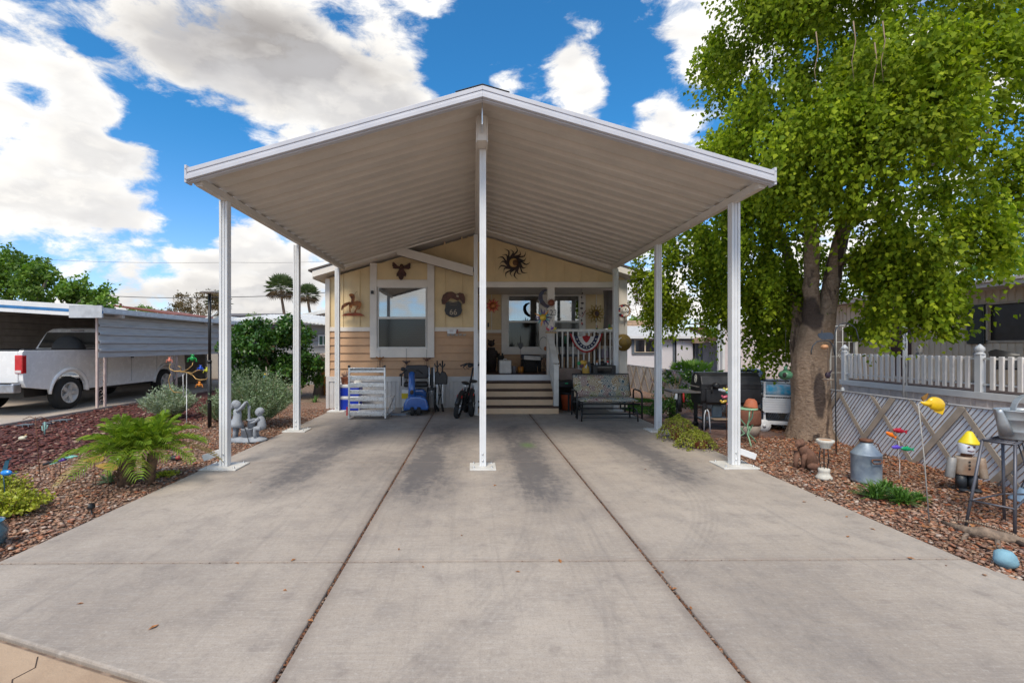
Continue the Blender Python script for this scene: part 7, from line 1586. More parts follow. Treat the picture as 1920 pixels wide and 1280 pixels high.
# parrot spinner
p = Vector((WX(1362, 7.7), 7.7, -.02)); t = thing('parrot_mobile', 'stacked mobile of brightly coloured metal parrots beside the front post', 'garden ornament', p); mb = MB(); zt = WZ(720, 7.7); mb.tube([(0, 0, -.05), (0, 0, zt)], .005, 5); mb.build('stake', iron, t)
for k, (dx, py, c, s) in enumerate(((-.06, 730, (.50, .52, .55), 1.1), (.02, 728, (.55, .50, .08), 1.2), (.07, 735, (.02, .40, .32), 1.2), (-.02, 742, (.62, .10, .16), 1.0), (.08, 745, (.45, .08, .10), .9), (-.04, 751, (.65, .42, .04), 1.0), (.06, 757, (.60, .15, .20), .9))):
    z = WZ(py, 7.7); mb = MB(); mb.ball((dx, 0, z), (.055 * s, .025, .022 * s), 12, Matrix.Rotation(.3 * (-1) ** k, 3, 'Y')); mb.ball((dx - .05 * s, 0, z + .012), .018 * s, 8); mb.build('parrot', mat('parrot_%d' % k if False else 'parrot_paint_' + 'abcdefg'[k], c, .25, coat=.6, var=.25, scale=30), t)
# hanging green feeder
p = W(1473, 703, 7.4); t = thing('bird_feeder', 'round green hanging bird feeder just left of the trunk', 'bird feeder', p); gf = mat('feeder_green', (.06, .17, .09), .35, coat=.3)
mb = MB(); mb.ball((0, 0, 0), (.10, .10, .078), 20); mb.lathe([(.03, .07), (.022, .10), (.03, .13), (.01, .14)], (0, 0, 0), 12); mb.build('globe', gf, t); mb = MB(); mb.ball((-.052, -.062, .005), (.035, .03, .04), 12); mb.build('opening', darkint, t); mb = MB(); mb.tube([(0, 0, .14), (.0, 0, .75)], .003, 4); mb.tube([(-.10, 0, -.02), (-.13, -.02, -.01)], .005, 5); mb.tube([(0, 0, -.07), (0, 0, -.12)], .005, 5); mb.build('hanger', black, t)
# potted trailing plants
trail = islandmat('trailing_leaves', [(.30, .33, .04), (.22, .26, .035), (.38, .38, .05), (.16, .20, .03)], .5, .25, .2)
def pot(name, label, p, r_, h_, m=terra, rim=True):
    t = thing(name, label, 'pot', p); mb = MB(); pr = [(r_ * .72, 0), (r_ * .95, h_ * .82), (r_ * 1.05, h_ * .83), (r_ * 1.06, h_), (r_ * .92, h_), (r_ * .85, h_ * .85)]; mb.lathe(pr, (0, 0, 0), 24); mb.build('pot', m, t); return t
p = at(1279, 826); q = Vector((p.x, p.y + .12, 0)); pot('flower_pot', 'larger terracotta pot with trailing plant by the right middle post', q, .165, .25)
lowplant('trailing_plant', 'yellow green trailing plant spilling from the larger terracotta pot', q + Vector((-.02, 0, .22)), .36, .20, 190, .024, trail, base=0, trail=.30, tufts=7)
p = at(1318, 842); q = Vector((p.x, p.y + .10, 0)); pot('flower_pot', 'smaller terracotta pot hidden under a trailing plant at the drive edge', q, .12, .16)
lowplant('trailing_plant', 'yellow green trailing plant over the smaller terracotta pot', q + Vector((-.06, 0, .14)), .33, .17, 190, .024, trail, base=0, trail=.22, tufts=7)
# ================================================================= GLIDER BENCH
bp_ = bpy.data.materials.new('paisley_fabric'); bp_.use_nodes = True; g = NT(bp_.node_tree); b = g.n['Principled BSDF']
tc = g.new('ShaderNodeTexCoord'); v0 = tc.outputs['Object']
wn = g.new('ShaderNodeTexNoise'); g.put(wn.inputs['Vector'], v0); wn.inputs['Scale'].default_value = 6; wn.inputs['Detail'].default_value = 2
v = g.vadd(v0, g.vmul(g.vadd(wn.outputs['Color'], (-.5, -.5, -.5)), (.16, .16, .16)))
vo = g.new('ShaderNodeTexVoronoi', feature='F1'); g.put(vo.inputs['Vector'], v); vo.inputs['Scale'].default_value = 7.0
ring = g.m('SINE', g.m('MULTIPLY', vo.outputs['Distance'], 44.0)); sp = g.sep(vo.outputs['Color'])
r_ = g.new('ShaderNodeValToRGB'); g.put(r_.inputs[0], sp[0]); el_ = r_.color_ramp.elements
for i, c in enumerate([(.03, .08, .12), (.14, .15, .03), (.14, .01, .04), (.26, .14, .03), (.06, .12, .15), (.10, .13, .10)]):
    e = el_[i] if i < 2 else el_.new(i / 5); e.position = i / 5; e.color = c4(c)
r_.color_ramp.interpolation = 'CONSTANT'
col = g.mix(g.mr(ring, -.1, .35), (.52, .47, .38, 1), r_.outputs[0]); fine = g.new('ShaderNodeTexVoronoi', feature='F1'); g.put(fine.inputs['Vector'], v0); fine.inputs['Scale'].default_value = 42
col = g.mix(g.mr(fine.outputs['Distance'], .34, .12, 0, .6), col, (.09, .11, .12, 1)); g.put(b.inputs['Base Color'], col); b.inputs['Roughness'].default_value = .9
p = Vector((2.70, 9.75, 0)); gl = thing('glider_bench', 'black metal two seat glider bench with paisley cushions in front of the porch', 'bench', p)
def cushion(name, x0, x1, y0, z0, y1, z1, th, nx=22, ny=10):
    """padded panel between front edge (y0,z0) and rear edge (y1,z1)"""
    mb = MB(); mb.smooth = True; vs = []; d_ = Vector((0, y1 - y0, z1 - z0)); nrm = Vector((0, -d_.z, d_.y)).normalized()
    for side_ in (1, -1):
        for i in range(nx + 1):
            for j in range(ny + 1):
                u, w_ = i / nx, j / ny; e = min(1, (1 - abs(2 * u - 1) ** 10)) * min(1, (1 - abs(2 * w_ - 1) ** 6)); puff = 1 - .10 * math.cos(u * 2 * PI * 2) * .5 - .35 * (abs(u - .5) < .02)
                q = Vector((x0 + (x1 - x0) * u, y0, z0)) + d_ * w_ + nrm * (side_ * th / 2 * max(.15, e) * puff); vs.append(q)
    n = (nx + 1) * (ny + 1); fs = []
    for i in range(nx):
        for j in range(ny): a = i * (ny + 1) + j; fs.append((a, a + ny + 1, a + ny + 2, a + 1)); fs.append((a + n, a + 1 + n, a + ny + 2 + n, a + ny + 1 + n))
    bd = [i * (ny + 1) for i in range(nx + 1)] + [nx * (ny + 1) + j for j in range(1, ny + 1)] + [i * (ny + 1) + ny for i in range(nx - 1, -1, -1)] + [j for j in range(ny - 1, 0, -1)]
    for i in range(len(bd)): a, c = bd[i], bd[(i + 1) % len(bd)]; fs.append((a, a + n, c + n, c))
    mb.add(vs, fs); return mb.build(name, bp_, gl)
cushion('seat_cushion', -.56, .60, -.20, .40, .26, .40, .11)
cushion('back_cushion', -.60, .57, .22, .44, .40, .88, .12)
mb = MB()
for s in (-1, 1):
    x = s * .645; mb.tube([(x, -.26, .03 + .02), (x, -.26, .50), (x, -.23, .56), (x, -.15, .59), (x, .15, .60), (x, .24, .58), (x, .26, .50), (x, .26, .06)], .018, 8)
split(mb, 'arm_frame', blackmet, gl)
mb = MB(); mb.tube([(-.62, -.22, .34), (.62, -.22, .34)], .017, 8); mb.tube([(-.62, .26, .33), (.62, .26, .33)], .017, 8); mb.tube([(-.60, .30, .45), (-.60, .44, .90), (.60, .44, .90), (.60, .30, .45)], .015, 8); mb.tube([(-.645, -.26, .13), (-.645, .26, .13)], .014, 6); mb.tube([(.645, -.26, .13), (.645, .26, .13)], .014, 6); mb.build('seat_frame', blackmet, gl)
mb = MB(); mb.tube([(-.56, -.20, .14), (.56, -.20, .14)], .013, 6); mb.tube([(-.56, .18, .20), (.56, .18, .20)], .013, 6); mb.tube([(-.56, -.22, .07), (.56, -.22, .07)], .009, 6)
for s in (-1, 1): mb.tube([(s * .56, -.28, .0), (s * .55, -.25, .20), (s * .54, -.18, .23), (s * .54, .14, .23), (s * .55, .2, .20), (s * .56, .23, 0)], .017, 8)
mb.build('base_frame', blackmet, gl)
# ================================================================= BIKES, SCOOTER, WALKER, RACK
def rackslat(): pass
p = Vector((-2.17, 9.80, 0)); rk = thing('mobility_rack', 'folding aluminium scooter carrier rack with upright slatted ramp', 'carrier rack', p)
x0, x1 = -.365, .375
mb = MB()
for x in (x0, x1): mb.bar((x, 0, .02), (x - .02 * (x > 0) * 1, .03, 1.06), .035, .04, up=(0, 1, 0))
for q in split(mb, 'upright', alum, rk, .003): pass
mb = MB()
for k in range(7): z = .08 + k * .145; mb.box(x0 + .018, x1 - .03, .0, .02, z, z + .085)
mb.box(x0 + .018, x1 - .03, .0, .03, 1.0, 1.055)
for q in split(mb, 'slat', alum, rk, .006): pass
mb = MB()
for x in (x0, x1 - .02): mb.box(x - .02, x + .02, -.01, .05, 1.06, 1.10)
split(mb, 'end_cap', black, rk, .004)
mb = MB(); mb.bar((x0, .04, .06), (x0, .95, .06), .03, .04); mb.bar((x1, .04, .06), (x1, .95, .06), .03, .04)
for k in range(6): y = .08 + k * .17; mb.bar((x0, y, .07), (x1, y, .07), .10, .015)
mb.bar((x1 + .02, .04, .10), (x1 + .03, .95, .38), .02, .03); mb.bar((x1 + .03, .95, .06), (x1 + .03, .95, .38), .02, .03)
for k in range(4): y = .2 + k * .22; mb.bar((x1 + .02, y, .06), (x1 + .025, y, .12 + k * .08), .015, .015)
mb.bar((x0 - .02, .95, .06), (x0 - .02, .95, .38), .02, .03); mb.bar((x0, .95, .37), (x1 + .03, .95, .37), .02, .02); mb.build('platform', alum, rk, bevel=.003)
mb = MB(); mb.box(x0 - .05, x0 - .025, -.01, .0, .08, .26); mb.build('reflector', mat('reflector_red', (.45, .01, .02), .2), rk)
# coolers
cblue = mat('cooler_blue', (.005, .035, .42), .35, var=.05)
p = Vector((WX(655, 11.3), 11.3, 0)); w_ = .27
t = thing('cooler', 'lower blue and white picnic cooler behind the slatted rack', 'cooler', p); mb = MB(); mb.box(-w_, w_, -.17, .17, .0, .26); mb.build('body', cblue, t, bevel=.02); mb = MB(); mb.box(-w_ - .01, w_ + .01, -.18, .18, .26, .33); mb.build('lid', white, t, bevel=.015)
t = thing('cooler', 'upper blue picnic cooler with white lid under the clay pot', 'cooler', p + Vector((0, .02, .33))); mb = MB(); mb.box(-w_, w_, -.17, .17, .0, .20); mb.build('body', cblue, t, bevel=.02); mb = MB(); mb.box(-w_ - .01, w_ + .01, -.18, .18, .20, .27); mb.build('lid', white, t, bevel=.015); mb = MB(); mb.tube([(-w_ - .02, -.05, .17), (-w_ - .05, 0, .2), (-w_ - .02, .05, .17)], .008, 6); mb.build('handle', white, t)
q = p + Vector((-.10, -.02, .60)); t = pot('flower_pot', 'terracotta pot with dry stems on top of the blue cooler', q, .095, .17); mb = MB()
for k in range(14): a = k * 2.4; mb.tube([(0, 0, .1), (math.cos(a) * .04, math.sin(a) * .04, .19), (math.cos(a) * .08, math.sin(a) * .08, .22 + .04 * (k % 3))], .006, 5)
mb.build('dry_stems', mat('dry_stem', (.35, .22, .18), .8), t)
t = thing('straw_hat', 'white sun hat resting on the cooler lid behind the rack', 'hat', p + Vector((.20, 0, .60))); mb = MB(); mb.lathe([(.17, 0), (.17, .005), (.10, .02), (.09, .07), (.05, .10), (.01, .105)], (0, 0, 0), 22, sy=.8); mb.build('hat', mat('hat_white', (.6, .58, .54), .8), t)
# hitch bar
t = thing('hitch_bar', 'grey steel hitch bar lying on the slab beside the blue scooter', 'bar', (WX(747, 10.2), 10.2, 0)); mb = MB(); mb.box(-.16, .16, -.025, .025, .02, .07); mb.build('bar', mat('bar_grey', (.14, .16, .19), .5), t, bevel=.004)
# mobility scooter (front faces the camera, slightly left)
p = Vector((WX(779, 10.45), 10.45, 0)); s3 = thing('mobility_scooter', 'blue and black mobility scooter parked facing the drive', 'scooter', p, rotz=.12)
sb = mat('scooter_blue', (.03, .12, .40), .18, coat=1.0, var=.1)
mb = MB(); mb.prism([(-.27, .10), (.27, .10), (.29, .17), (.24, .36), (.10, .42), (-.10, .42), (-.20, .36), (-.25, .25)], -.12, .12); mb.build('front_cowl', sb, s3, bevel=.05, seg=4)
mb = MB(); mb.box(-.25, .25, .10, .75, .12, .20); mb.build('footboard', black, s3, bevel=.02)
mb = MB(); mb.prism([(-.27, .20), (.27, .20), (.27, .42), (.2, .50), (-.2, .50), (-.27, .42)], .62, 1.05); mb.build('rear_cowl', sb, s3, bevel=.05, seg=3)
mb = MB(); mb.tube([(-.08, -.02, .38), (-.08, .02, .60), (-.08, .09, .92)], [.085, .075, .07], 14); mb.build('tiller', sb, s3)
mb = MB(); mb.box(-.18, .02, .03, .17, .92, .99); mb.tube([(-.30, .14, .88), (-.20, .12, .96), (.06, .12, .96), (.16, .14, .88)], .016, 8); mb.ball((-.27, .10, .99), (.055, .02, .045), 12); mb.tube([(-.2, .1, .96), (-.27, .10, .99)], .006, 5); mb.build('handlebar', black, s3, bevel=.01)
mb = MB(); mb.ball((-.08, -.10, .72 - .22), (.04, .03, .05), 12); mb.build('head_lamp', mat('brown_basket', (.06, .04, .03), .6), s3)
mb = MB(); mb.box(-.27, .29, .55, 1.0, .55, .66); mb.build('seat', black, s3, bevel=.04, seg=4); mb = MB(); mb.prism([(-.26, .72), (.30, .72), (.34, .90), (.28, 1.04), (-.20, 1.04), (-.28, .92)], .98, 1.06); mb.build('backrest', mat('seat_vinyl', (.03, .03, .037), .4), s3, bevel=.03, seg=3)
mb = MB()
for x in (-.33, .35): mb.tube([(x, .95, .55), (x, .95, .80), (x, .60, .82)], .016, 8); mb.box(x - .035, x + .035, .55, .85, .80, .85)
split(mb, 'armrest', black, s3, .01)
mb = MB()
for x in (-.07, .07): mb.lathe([(.05, -.04), (.09, -.035), (.095, 0), (.09, .035), (.05, .04)], (x, -.10, .095), 20, Matrix.Rotation(R(90), 3, 'Y'))
for x in (-.25, .25): mb.lathe([(.05, -.04), (.11, -.035), (.115, 0), (.11, .035), (.05, .04)], (x, .85, .115), 20, Matrix.Rotation(R(90), 3, 'Y'))
split(mb, 'wheel', rubber, s3)
mb = MB(); mb.tube([(-.30, -.12, .09), (-.15, -.17, .12), (.15, -.17, .12), (.30, -.12, .09)], .014, 8); mb.build('bumper', black, s3)
t = thing('storage_box', 'small box with a yellow printed label behind the scooter tiller', 'box', (WX(763, 11.0), 11.0, 0)); mb = MB(); mb.box(-.1, .12, -.08, .1, 0, .50); mb.build('box', white, t, bevel=.01); mb = MB(); mb.box(-.11, .11, -.087, -.0805, .30, .42); mb.build('yellow_band', mat('band_yellow', (.60, .45, .01), .5), t); mb = MB(); mb.box(-.09, -.02, -.087, -.0805, .04, .12); mb.build('yellow_label', mat('band_yellow', (.60, .45, .01), .5), t)
t = thing('folded_wheelchair', 'dark folded wheelchair standing right of the blue scooter', 'wheelchair', (WX(809, 10.9), 10.9, 0)); mb = MB()
for x in (-.05, .06): mb.tube([(x, 0, .05), (x, 0, 1.0), (x, .06, 1.05)], .012, 6)
mb.tube([(-.05, 0, .3), (.06, 0, .6)], .01, 6); mb.tube([(-.05, 0, .6), (.06, 0, .3)], .01, 6); mb.build('frame', alum, t)
for x in (-.08, .09): mb = MB(); mb.tube([(x, .27 * math.cos(a), .28 + .27 * math.sin(a)) for a in [i * 2 * PI / 28 for i in range(29)]], .014, 6, cap=False); [mb.tube([(x, 0, .28), (x, .27 * math.cos(a), .28 + .27 * math.sin(a))], .002, 3) for a in [i * PI / 6 for i in range(12)]]; mb.build('wheel', rubber, t)
mb = MB(); mb.box(-.05, .06, -.2, .18, .5, .56); mb.box(-.03, .04, .15, .2, .56, 1.0); mb.build('folded_seat', black, t, bevel=.01)
# walker pair
p = Vector((WX(825, 11.0), 11.0, 0)); wk = thing('rollator_walker', 'folded rollator walker with white frame and two black grips', 'walker', p)
for i, x in enumerate((-.065, .06)):
    mb = MB(); mb.tube([(x, 0, .08), (x - .0, 0, .66)], .020, 8); mb.build('frame_leg', white, wk)
    mb = MB(); mb.tube([(x, 0, .60), (x * .9, 0, .95), (x, -.02, 1.16)], .017, 8); mb.tube([(x - .055, -.02, 1.10), (x - .04, -.02, 1.04), (x, -.02, 1.01), (x + .04, -.02, 1.04), (x + .055, -.02, 1.09)], .014, 8); mb.build('grip', black, wk)
    mb = MB(); mb.lathe([(.05, -.02), (.088, -.018), (.092, 0), (.088, .018), (.05, .02)], (x * 1.0, -.05, .092), 20, Matrix.Rotation(R(78 if i else 60), 3, 'Y') if True else None); mb.build('wheel', rubber, wk)
mb = MB(); mb.prism([(-.17, .62), (.17, .62), (.17, .80), (.12, .90), (.03, .92), (0, .84), (-.04, .92), (-.12, .90), (-.18, .80)], -.04, .06); mb.build('seat_bag', black, wk, bevel=.02)
mb = MB(); mb.tube([(-.03, 0, .62), (.05, 0, .15)], .010, 6); mb.tube([(.04, 0, .62), (-.04, 0, .15)], .010, 6); mb.tube([(-.06, 0, .38), (.06, 0, .38)], .010, 6); mb.build('cross_brace', black, wk)
# electric bicycles seen from behind
def ebike(name, label, p, rz, lean, bars=True, flip=1):
    t = thing(name, label, 'bicycle', p, rot=(0, lean, rz)); rw = .255
    for (y, nm) in ((0, 'wheel'), (.92, 'wheel')):
        mb = MB(); mb.lathe([(rw * .72, -.035), (rw * .9, -.05), (rw, -.025), (rw * 1.01, 0), (rw, .025), (rw * .9, .05), (rw * .72, .035)], (0, y, rw), 28, Matrix.Rotation(R(90), 3, 'Y'), cap=False); w_ = mb.build(nm, rubber, t)
        q = MB(); q.tube([(0, y + rw * .70 * math.cos(a), rw + rw * .70 * math.sin(a)) for a in [i * 2 * PI / 20 for i in range(21)]], .014, 5, cap=False)
        for k in range(5): a = k * 2 * PI / 5; q.bar((0, y, rw), (0, y + rw * .7 * math.cos(a), rw + rw * .7 * math.sin(a)), .02, .02)
        q.lathe([(.05, -.04), (.05, .04)], (0, y, rw), 12, Matrix.Rotation(R(90), 3, 'Y')); q.build('rim', alum if y == 0 else blackmet, w_)
    mb = MB(); mb.tube([(0, .36, .28), (0, .60, .38), (0, .74, .58)], [.035, .04, .03], 10); mb.tube([(0, .36, .28), (0, .22, .62)], .022, 8); mb.tube([(.05, 0, rw), (.05, .36, .28), ], .012, 6); mb.tube([(-.05, 0, rw), (-.05, .36, .28)], .012, 6); mb.tube([(.05, .92, rw), (.04, .76, .56)], .014, 6); mb.tube([(-.05, .92, rw), (-.04, .76, .56)], .014, 6); mb.tube([(0, .26, .52), (0, .60, .50)], .02, 8); mb.build('frame', blackmet, t)
    mb = MB(); mb.tube([(0, -.02 + rw * 0 + (rw + .05) * math.cos(a), rw + (rw + .05) * math.sin(a)) for a in [R(60 + i * 11) for i in range(11)]], .045, 8); mb.build('mudguard', black, t)
    mb = MB(); mb.box(-.05, .05, -.26, -.23, .50, .55) if False else mb.box(-.055, .055, -.20, -.17, .46, .51); mb.tube([(-.04, -.17, .50), (-.04, .22, .60)], .008, 5); mb.build('rear_light', mat('bike_red', (.75, .015, .01), .2, var=.05), t, bevel=.008)
    mb = MB(); mb.tube([(0, .22, .60), (0, .19, .70)], .016, 8); mb.build('seat_post', alum, t); mb = MB(); mb.ball((0, .17, .735), (.09, .14, .035), 16); mb.build('saddle', black, t)
    mb = MB(); mb.tube([(-.11, .36, .28), (.11, .36, .28)], .012, 6); mb.box(-.15, -.09, .30, .42, .27, .29); mb.box(.09, .15, .30, .42, .27, .29); mb.build('pedals', black, t)
    if bars:
        mb = MB(); mb.tube([(0, .74, .58), (0, .68, 1.05)], .020, 8); mb.build('stem', blackmet, t)
        mb = MB(); mb.tube([(-.28, .62, 1.02), (-.16, .66, 1.10), (0, .68, 1.08), (.14, .66, 1.14), (.27, .60, 1.18)], .016, 8); mb.ball((-.08, .64, 1.06), (.05, .03, .035), 10); mb.tube([(-.22, .60, 1.02), (-.14, .56, .97)], .006, 5); mb.build('handlebar', black, t)
    return t
ebike('electric_bicycle', 'black fat tyre electric bicycle leaning with red rear light, left of the pair', (WX(856, 9.95), 9.95, 0), -.18, .22)
ebike('electric_bicycle', 'second black electric bicycle half hidden by the centre posts', (WX(884, 10.2), 10.2, 0), -.10, .03, bars=True)
# ================================================================= WALL ART ON THE FRONT
def cut(mb, pts, y0, y1): mb.prism(pts, y0, y1)
def sunart(name, label, px, py, Y, r_in, r_out, nray, m_ray, m_face, wavy=True, petals=None):
    c = W(px, py, Y); t = thing(name, label, 'wall art', c); mb = MB()
    for k in range(nray):
        a = k * 2 * PI / nray; big_ = (k % 2 == 0); L2 = r_out * (1 if big_ else .82); wv = r_in * .34; pts = []; ptsR = []
        for j in range(7):
            f = j / 6; rr = r_in * .8 + (L2 - r_in * .8) * f; off = (.10 * r_out * math.sin(f * 7) if wavy else 0); ww = wv * (1 - f) ** .8 * .8 + .002
            ca, sa = math.cos(a), math.sin(a); cx, cz = ca * rr - sa * off, sa * rr + ca * off
            pts.append((cx - sa * ww, cz + ca * ww)); ptsR.append((cx + sa * ww, cz - ca * ww))
        mb.mat(0 if petals is None else k % len(petals)); mb.prism(ptsR + pts[::-1], -.012, -.004)
    mb.build('rays', m_ray if petals is None else petals, t)
    mb = MB(); mb.ball((0, -.005, 0), (r_in, .03, r_in), 22); mb.build('face', m_face, t)
    return t
goldf = mat('gold_face', (.45, .27, .09), .35, metal=.4, var=.3)
s_ = sunart('metal_sun', 'big black wavy rayed metal sun with gold crescent face on the porch gable', 963, 493, 11.68, .12, .41, 18, mat('sun_black', (.016, .012, .014), .45, metal=.3, col2=(.05, .02, .012), scale=9), mat('sun_center', (.10, .045, .02), .4, metal=.4))
mb = MB()
out_ = [(.105 * math.cos(a), .105 * math.sin(a)) for a in [R(60 + i * 15) for i in range(17)]] + [(.045 + .075 * math.cos(a), .075 * math.sin(a)) for a in [R(300 - i * 15) for i in range(17)]]
mb.prism(out_, -.046, -.036); mb.build('moon', goldf, s_)
redm = [mat('sun_red', (.42, .03, .02), .35, metal=.3), mat('sun_orange', (.55, .16, .02), .35, metal=.3)]
sunart('metal_sun', 'small red and orange metal sun on the porch wall left of the windows', 924, 573, 13.34, .10, .215, 18, None, mat('sun_orange2', (.60, .20, .03), .35, metal=.3, scale=14, col2=(.30, .05, .02)), False, redm)
pet = [mat('ray_navy', (.015, .02, .10), .35, metal=.2), mat('ray_teal', (.03, .25, .28), .35, metal=.2), mat('ray_orange', (.62, .25, .03), .35, metal=.2), mat('ray_purple', (.10, .03, .18), .35, metal=.2)]
sunart('metal_sun', 'multicoloured metal sun with yellow face left of the porch column', 1018, 595, 11.6, .085, .235, 14, None, mat('face_yellow', (.60, .42, .05), .35, metal=.3), False, pet)
# moon and sun on the column
c = W(1018, 568, 11.6); t = thing('metal_moon', 'dark crescent moon holding a rusty little sun at the porch column', 'wall art', c); mb = MB(); q = [W(px, py, 11.6) - c for (px, py) in ((1025, 542), (1016, 544), (1010, 551), (1009, 560), (1013, 570), (1021, 576), (1027, 578), (1030, 574), (1024, 570), (1018, 562), (1017, 554), (1021, 547), (1026, 545))]; mb.prism([(v_.x, v_.z) for v_ in q], -.03, -.01); mb.build('crescent', mat('moon_dark', (.035, .015, .018), .35, metal=.3, col2=(.015, .02, .05), scale=6), t)
q = W(1033.5, 567.5, 11.6) - c
mb = MB(); mb.ball((q.x, -.02, q.z), (.075, .03, .075), 18); [mb.prism([(q.x + math.cos(a - .14) * .07, q.z + math.sin(a - .14) * .07), (q.x + math.cos(a) * .115, q.z + math.sin(a) * .115), (q.x + math.cos(a + .14) * .07, q.z + math.sin(a + .14) * .07)], -.02, -.01) for a in [i * 2 * PI / 16 for i in range(16)]]; mb.build('little_sun', mat('rusty_red_brown', (.20, .06, .03), .5, metal=.3), t)
# gold flower
c = W(1117, 588, 13.3); t = thing('metal_sunflower', 'gold looped metal sunflower on the porch wall beside the drape', 'wall art', c); gd = mat('old_gold', (.42, .26, .04), .35, metal=.6, var=.3); mb = MB()
for k in range(12):
    a = k * 2 * PI / 12; l = .24 if k % 2 else .27
    for w2 in (.045,): mb.tube([(math.cos(a) * .08, -.01, math.sin(a) * .08), (math.cos(a) * l * .6 - math.sin(a) * w2, -.02, math.sin(a) * l * .6 + math.cos(a) * w2), (math.cos(a) * l, -.03, math.sin(a) * l), (math.cos(a) * l * .6 + math.sin(a) * w2, -.02, math.sin(a) * l * .6 - math.cos(a) * w2), (math.cos(a) * .08, -.01, math.sin(a) * .08)], .014, 6)
mb.build('petals', gd, t); mb = MB(); mb.ball((0, -.01, 0), (.09, .03, .09), 18); mb.build('centre', mat('flower_center', (.07, .035, .03), .6, scale=30), t); mb = MB(); out_ = [(.085 * math.cos(a), .085 * math.sin(a)) for a in [R(90 + i * 15) for i in range(13)]] + [(.03 + .075 * math.cos(a), .07 * math.sin(a)) for a in [R(255 - i * 15) for i in range(11)]]; mb.prism(out_, -.052, -.041); mb.build('crescent', goldf, t)
# angel
c = W(753, 507, 11.60); t = thing('metal_angel', 'dark bronze winged angel cutout above the front window', 'wall art', c); mb = MB()
s = 1 / 76.9
def ws(pts, k=1 / 4.74): return [((a - 778) * k * s, (365 - b_) * k * s) for a, b_ in pts]
for pts in ([(770, 330), (745, 325), (710, 292), (698, 296), (698, 330), (706, 335), (700, 345), (725, 352), (745, 350), (765, 355)], [(786, 330), (812, 322), (846, 300), (858, 305), (855, 335), (858, 345), (838, 356), (815, 352), (790, 355)]): mb.prism(ws(pts), -.02, -.008)
mb.prism(ws([(765, 345), (795, 345), (805, 370), (822, 395), (815, 420), (800, 415), (790, 445), (772, 452), (758, 440), (748, 415), (735, 420), (735, 395), (752, 368)]), -.026, -.0205); mb.build('wings_and_robe', mat('bronze_dark', (.07, .028, .022), .5, metal=.4, var=.5, scale=12), t)
mb = MB(); q = ws([(779, 330)])[0]; mb.ball((q[0], -.03, q[1]), (.042, .022, .052), 12); mb.build('head', mat('bronze_mid', (.11, .05, .03), .5, metal=.4), t)
mb = MB(); 
for k in range(9): a = R(20 + k * 17.5); mb.tube([(q[0], -.03, q[1] + .02), (q[0] + math.cos(a) * .045, -.035, q[1] + math.sin(a) * .055)], .012, 5)
mb.build('hair', MATS['bronze_dark'], t)
# horse silhouette (generic)
c = W(661, 573, 11.6); t = thing('metal_horse', 'copper toned horse and rider silhouette plaque left of the front window', 'wall art', c)
def ws2(pts, ox=330, oy=680, k=1 / 4.74): return [((a - ox) * k * s, (oy - b_) * k * s) for a, b_ in pts]
cop = mat('copper_burnt', (.34, .12, .03), .35, metal=.6, col2=(.07, .02, .012), scale=7)
mb = MB(); mb.prism(ws2([(232, 700), (238, 680), (262, 660), (300, 646), (330, 650), (370, 636), (400, 642), (410, 662), (404, 690), (392, 700), (380, 690), (372, 678), (340, 682), (312, 678), (298, 672), (270, 690), (252, 700), (240, 722), (232, 716)]), -.022, -.010); mb.build('horse_body', cop, t)
mb = MB()
for pts in ([(300, 672), (314, 674), (312, 700), (318, 738), (304, 740), (303, 705)], [(318, 676), (328, 676), (322, 706), (316, 708)], [(372, 680), (386, 690), (378, 705), (366, 720), (362, 740), (346, 740), (352, 720), (366, 700)], [(388, 690), (402, 690), (392, 712), (374, 720)]): mb.prism(ws2(pts), -.020, -.012)
split(mb, 'horse_leg', cop, t)
mb = MB(); mb.prism(ws2([(318, 655), (322, 625), (314, 606), (300, 590), (308, 576), (330, 574), (348, 582), (354, 604), (350, 630), (345, 652), (330, 690), (318, 700), (312, 690)]), -.028, -.0225); mb.tube([(ws2([(336, 600)])[0][0], -.03, ws2([(336, 600)])[0][1]), (ws2([(370, 556)])[0][0], -.03, ws2([(370, 556)])[0][1])], .004, 5); mb.build('rider', cop, t)
mb = MB(); mb.prism(ws2([(236, 770), (262, 752), (300, 745), (360, 740), (400, 746), (440, 770)]), -.024, -.008); mb.build('plaque_base', mat('copper_red', (.22, .05, .02), .45, metal=.4, var=.4, scale=14), t)
# 66 shield with eagle
c = W(850, 570, 11.6); t = thing('highway_shield', 'black tin highway shield reading 66 under a brown spread eagle', 'sign', c); shb = mat('tin_black', (.022, .02, .02), .45, var=.3)
def ws3(pts): return ws2(pts, 1235, 665)
mb = MB(); mb.prism(ws3([(1165, 660), (1190, 640), (1235, 650), (1280, 640), (1308, 660), (1305, 690), (1314, 720), (1300, 755), (1270, 775), (1237, 783), (1200, 775), (1170, 755), (1158, 720), (1166, 690)]), -.016, -.006); mb.build('shield', shb, t, bevel=.003)
mb = MB(); mb.prism(ws3([(1135, 665), (1130, 630), (1145, 585), (1180, 560), (1225, 556), (1265, 580), (1290, 565), (1325, 575), (1340, 610), (1338, 655), (1318, 668), (1305, 640), (1290, 620), (1275, 640), (1250, 625), (1215, 610), (1185, 640), (1160, 670)]), -.030, -.017)
for (a, b_) in ((1140, 650), (1150, 625), (1165, 600), (1330, 640), (1325, 610)): q = ws3([(a, b_)])[0]; mb.bar((q[0] - .02, -.033, q[1] - .03), (q[0] + .03, -.033, q[1] + .03), .008, .006)
mb.build('eagle_wings', mat('eagle_brown', (.09, .035, .022), .5, metal=.3, var=.5, scale=16), t)
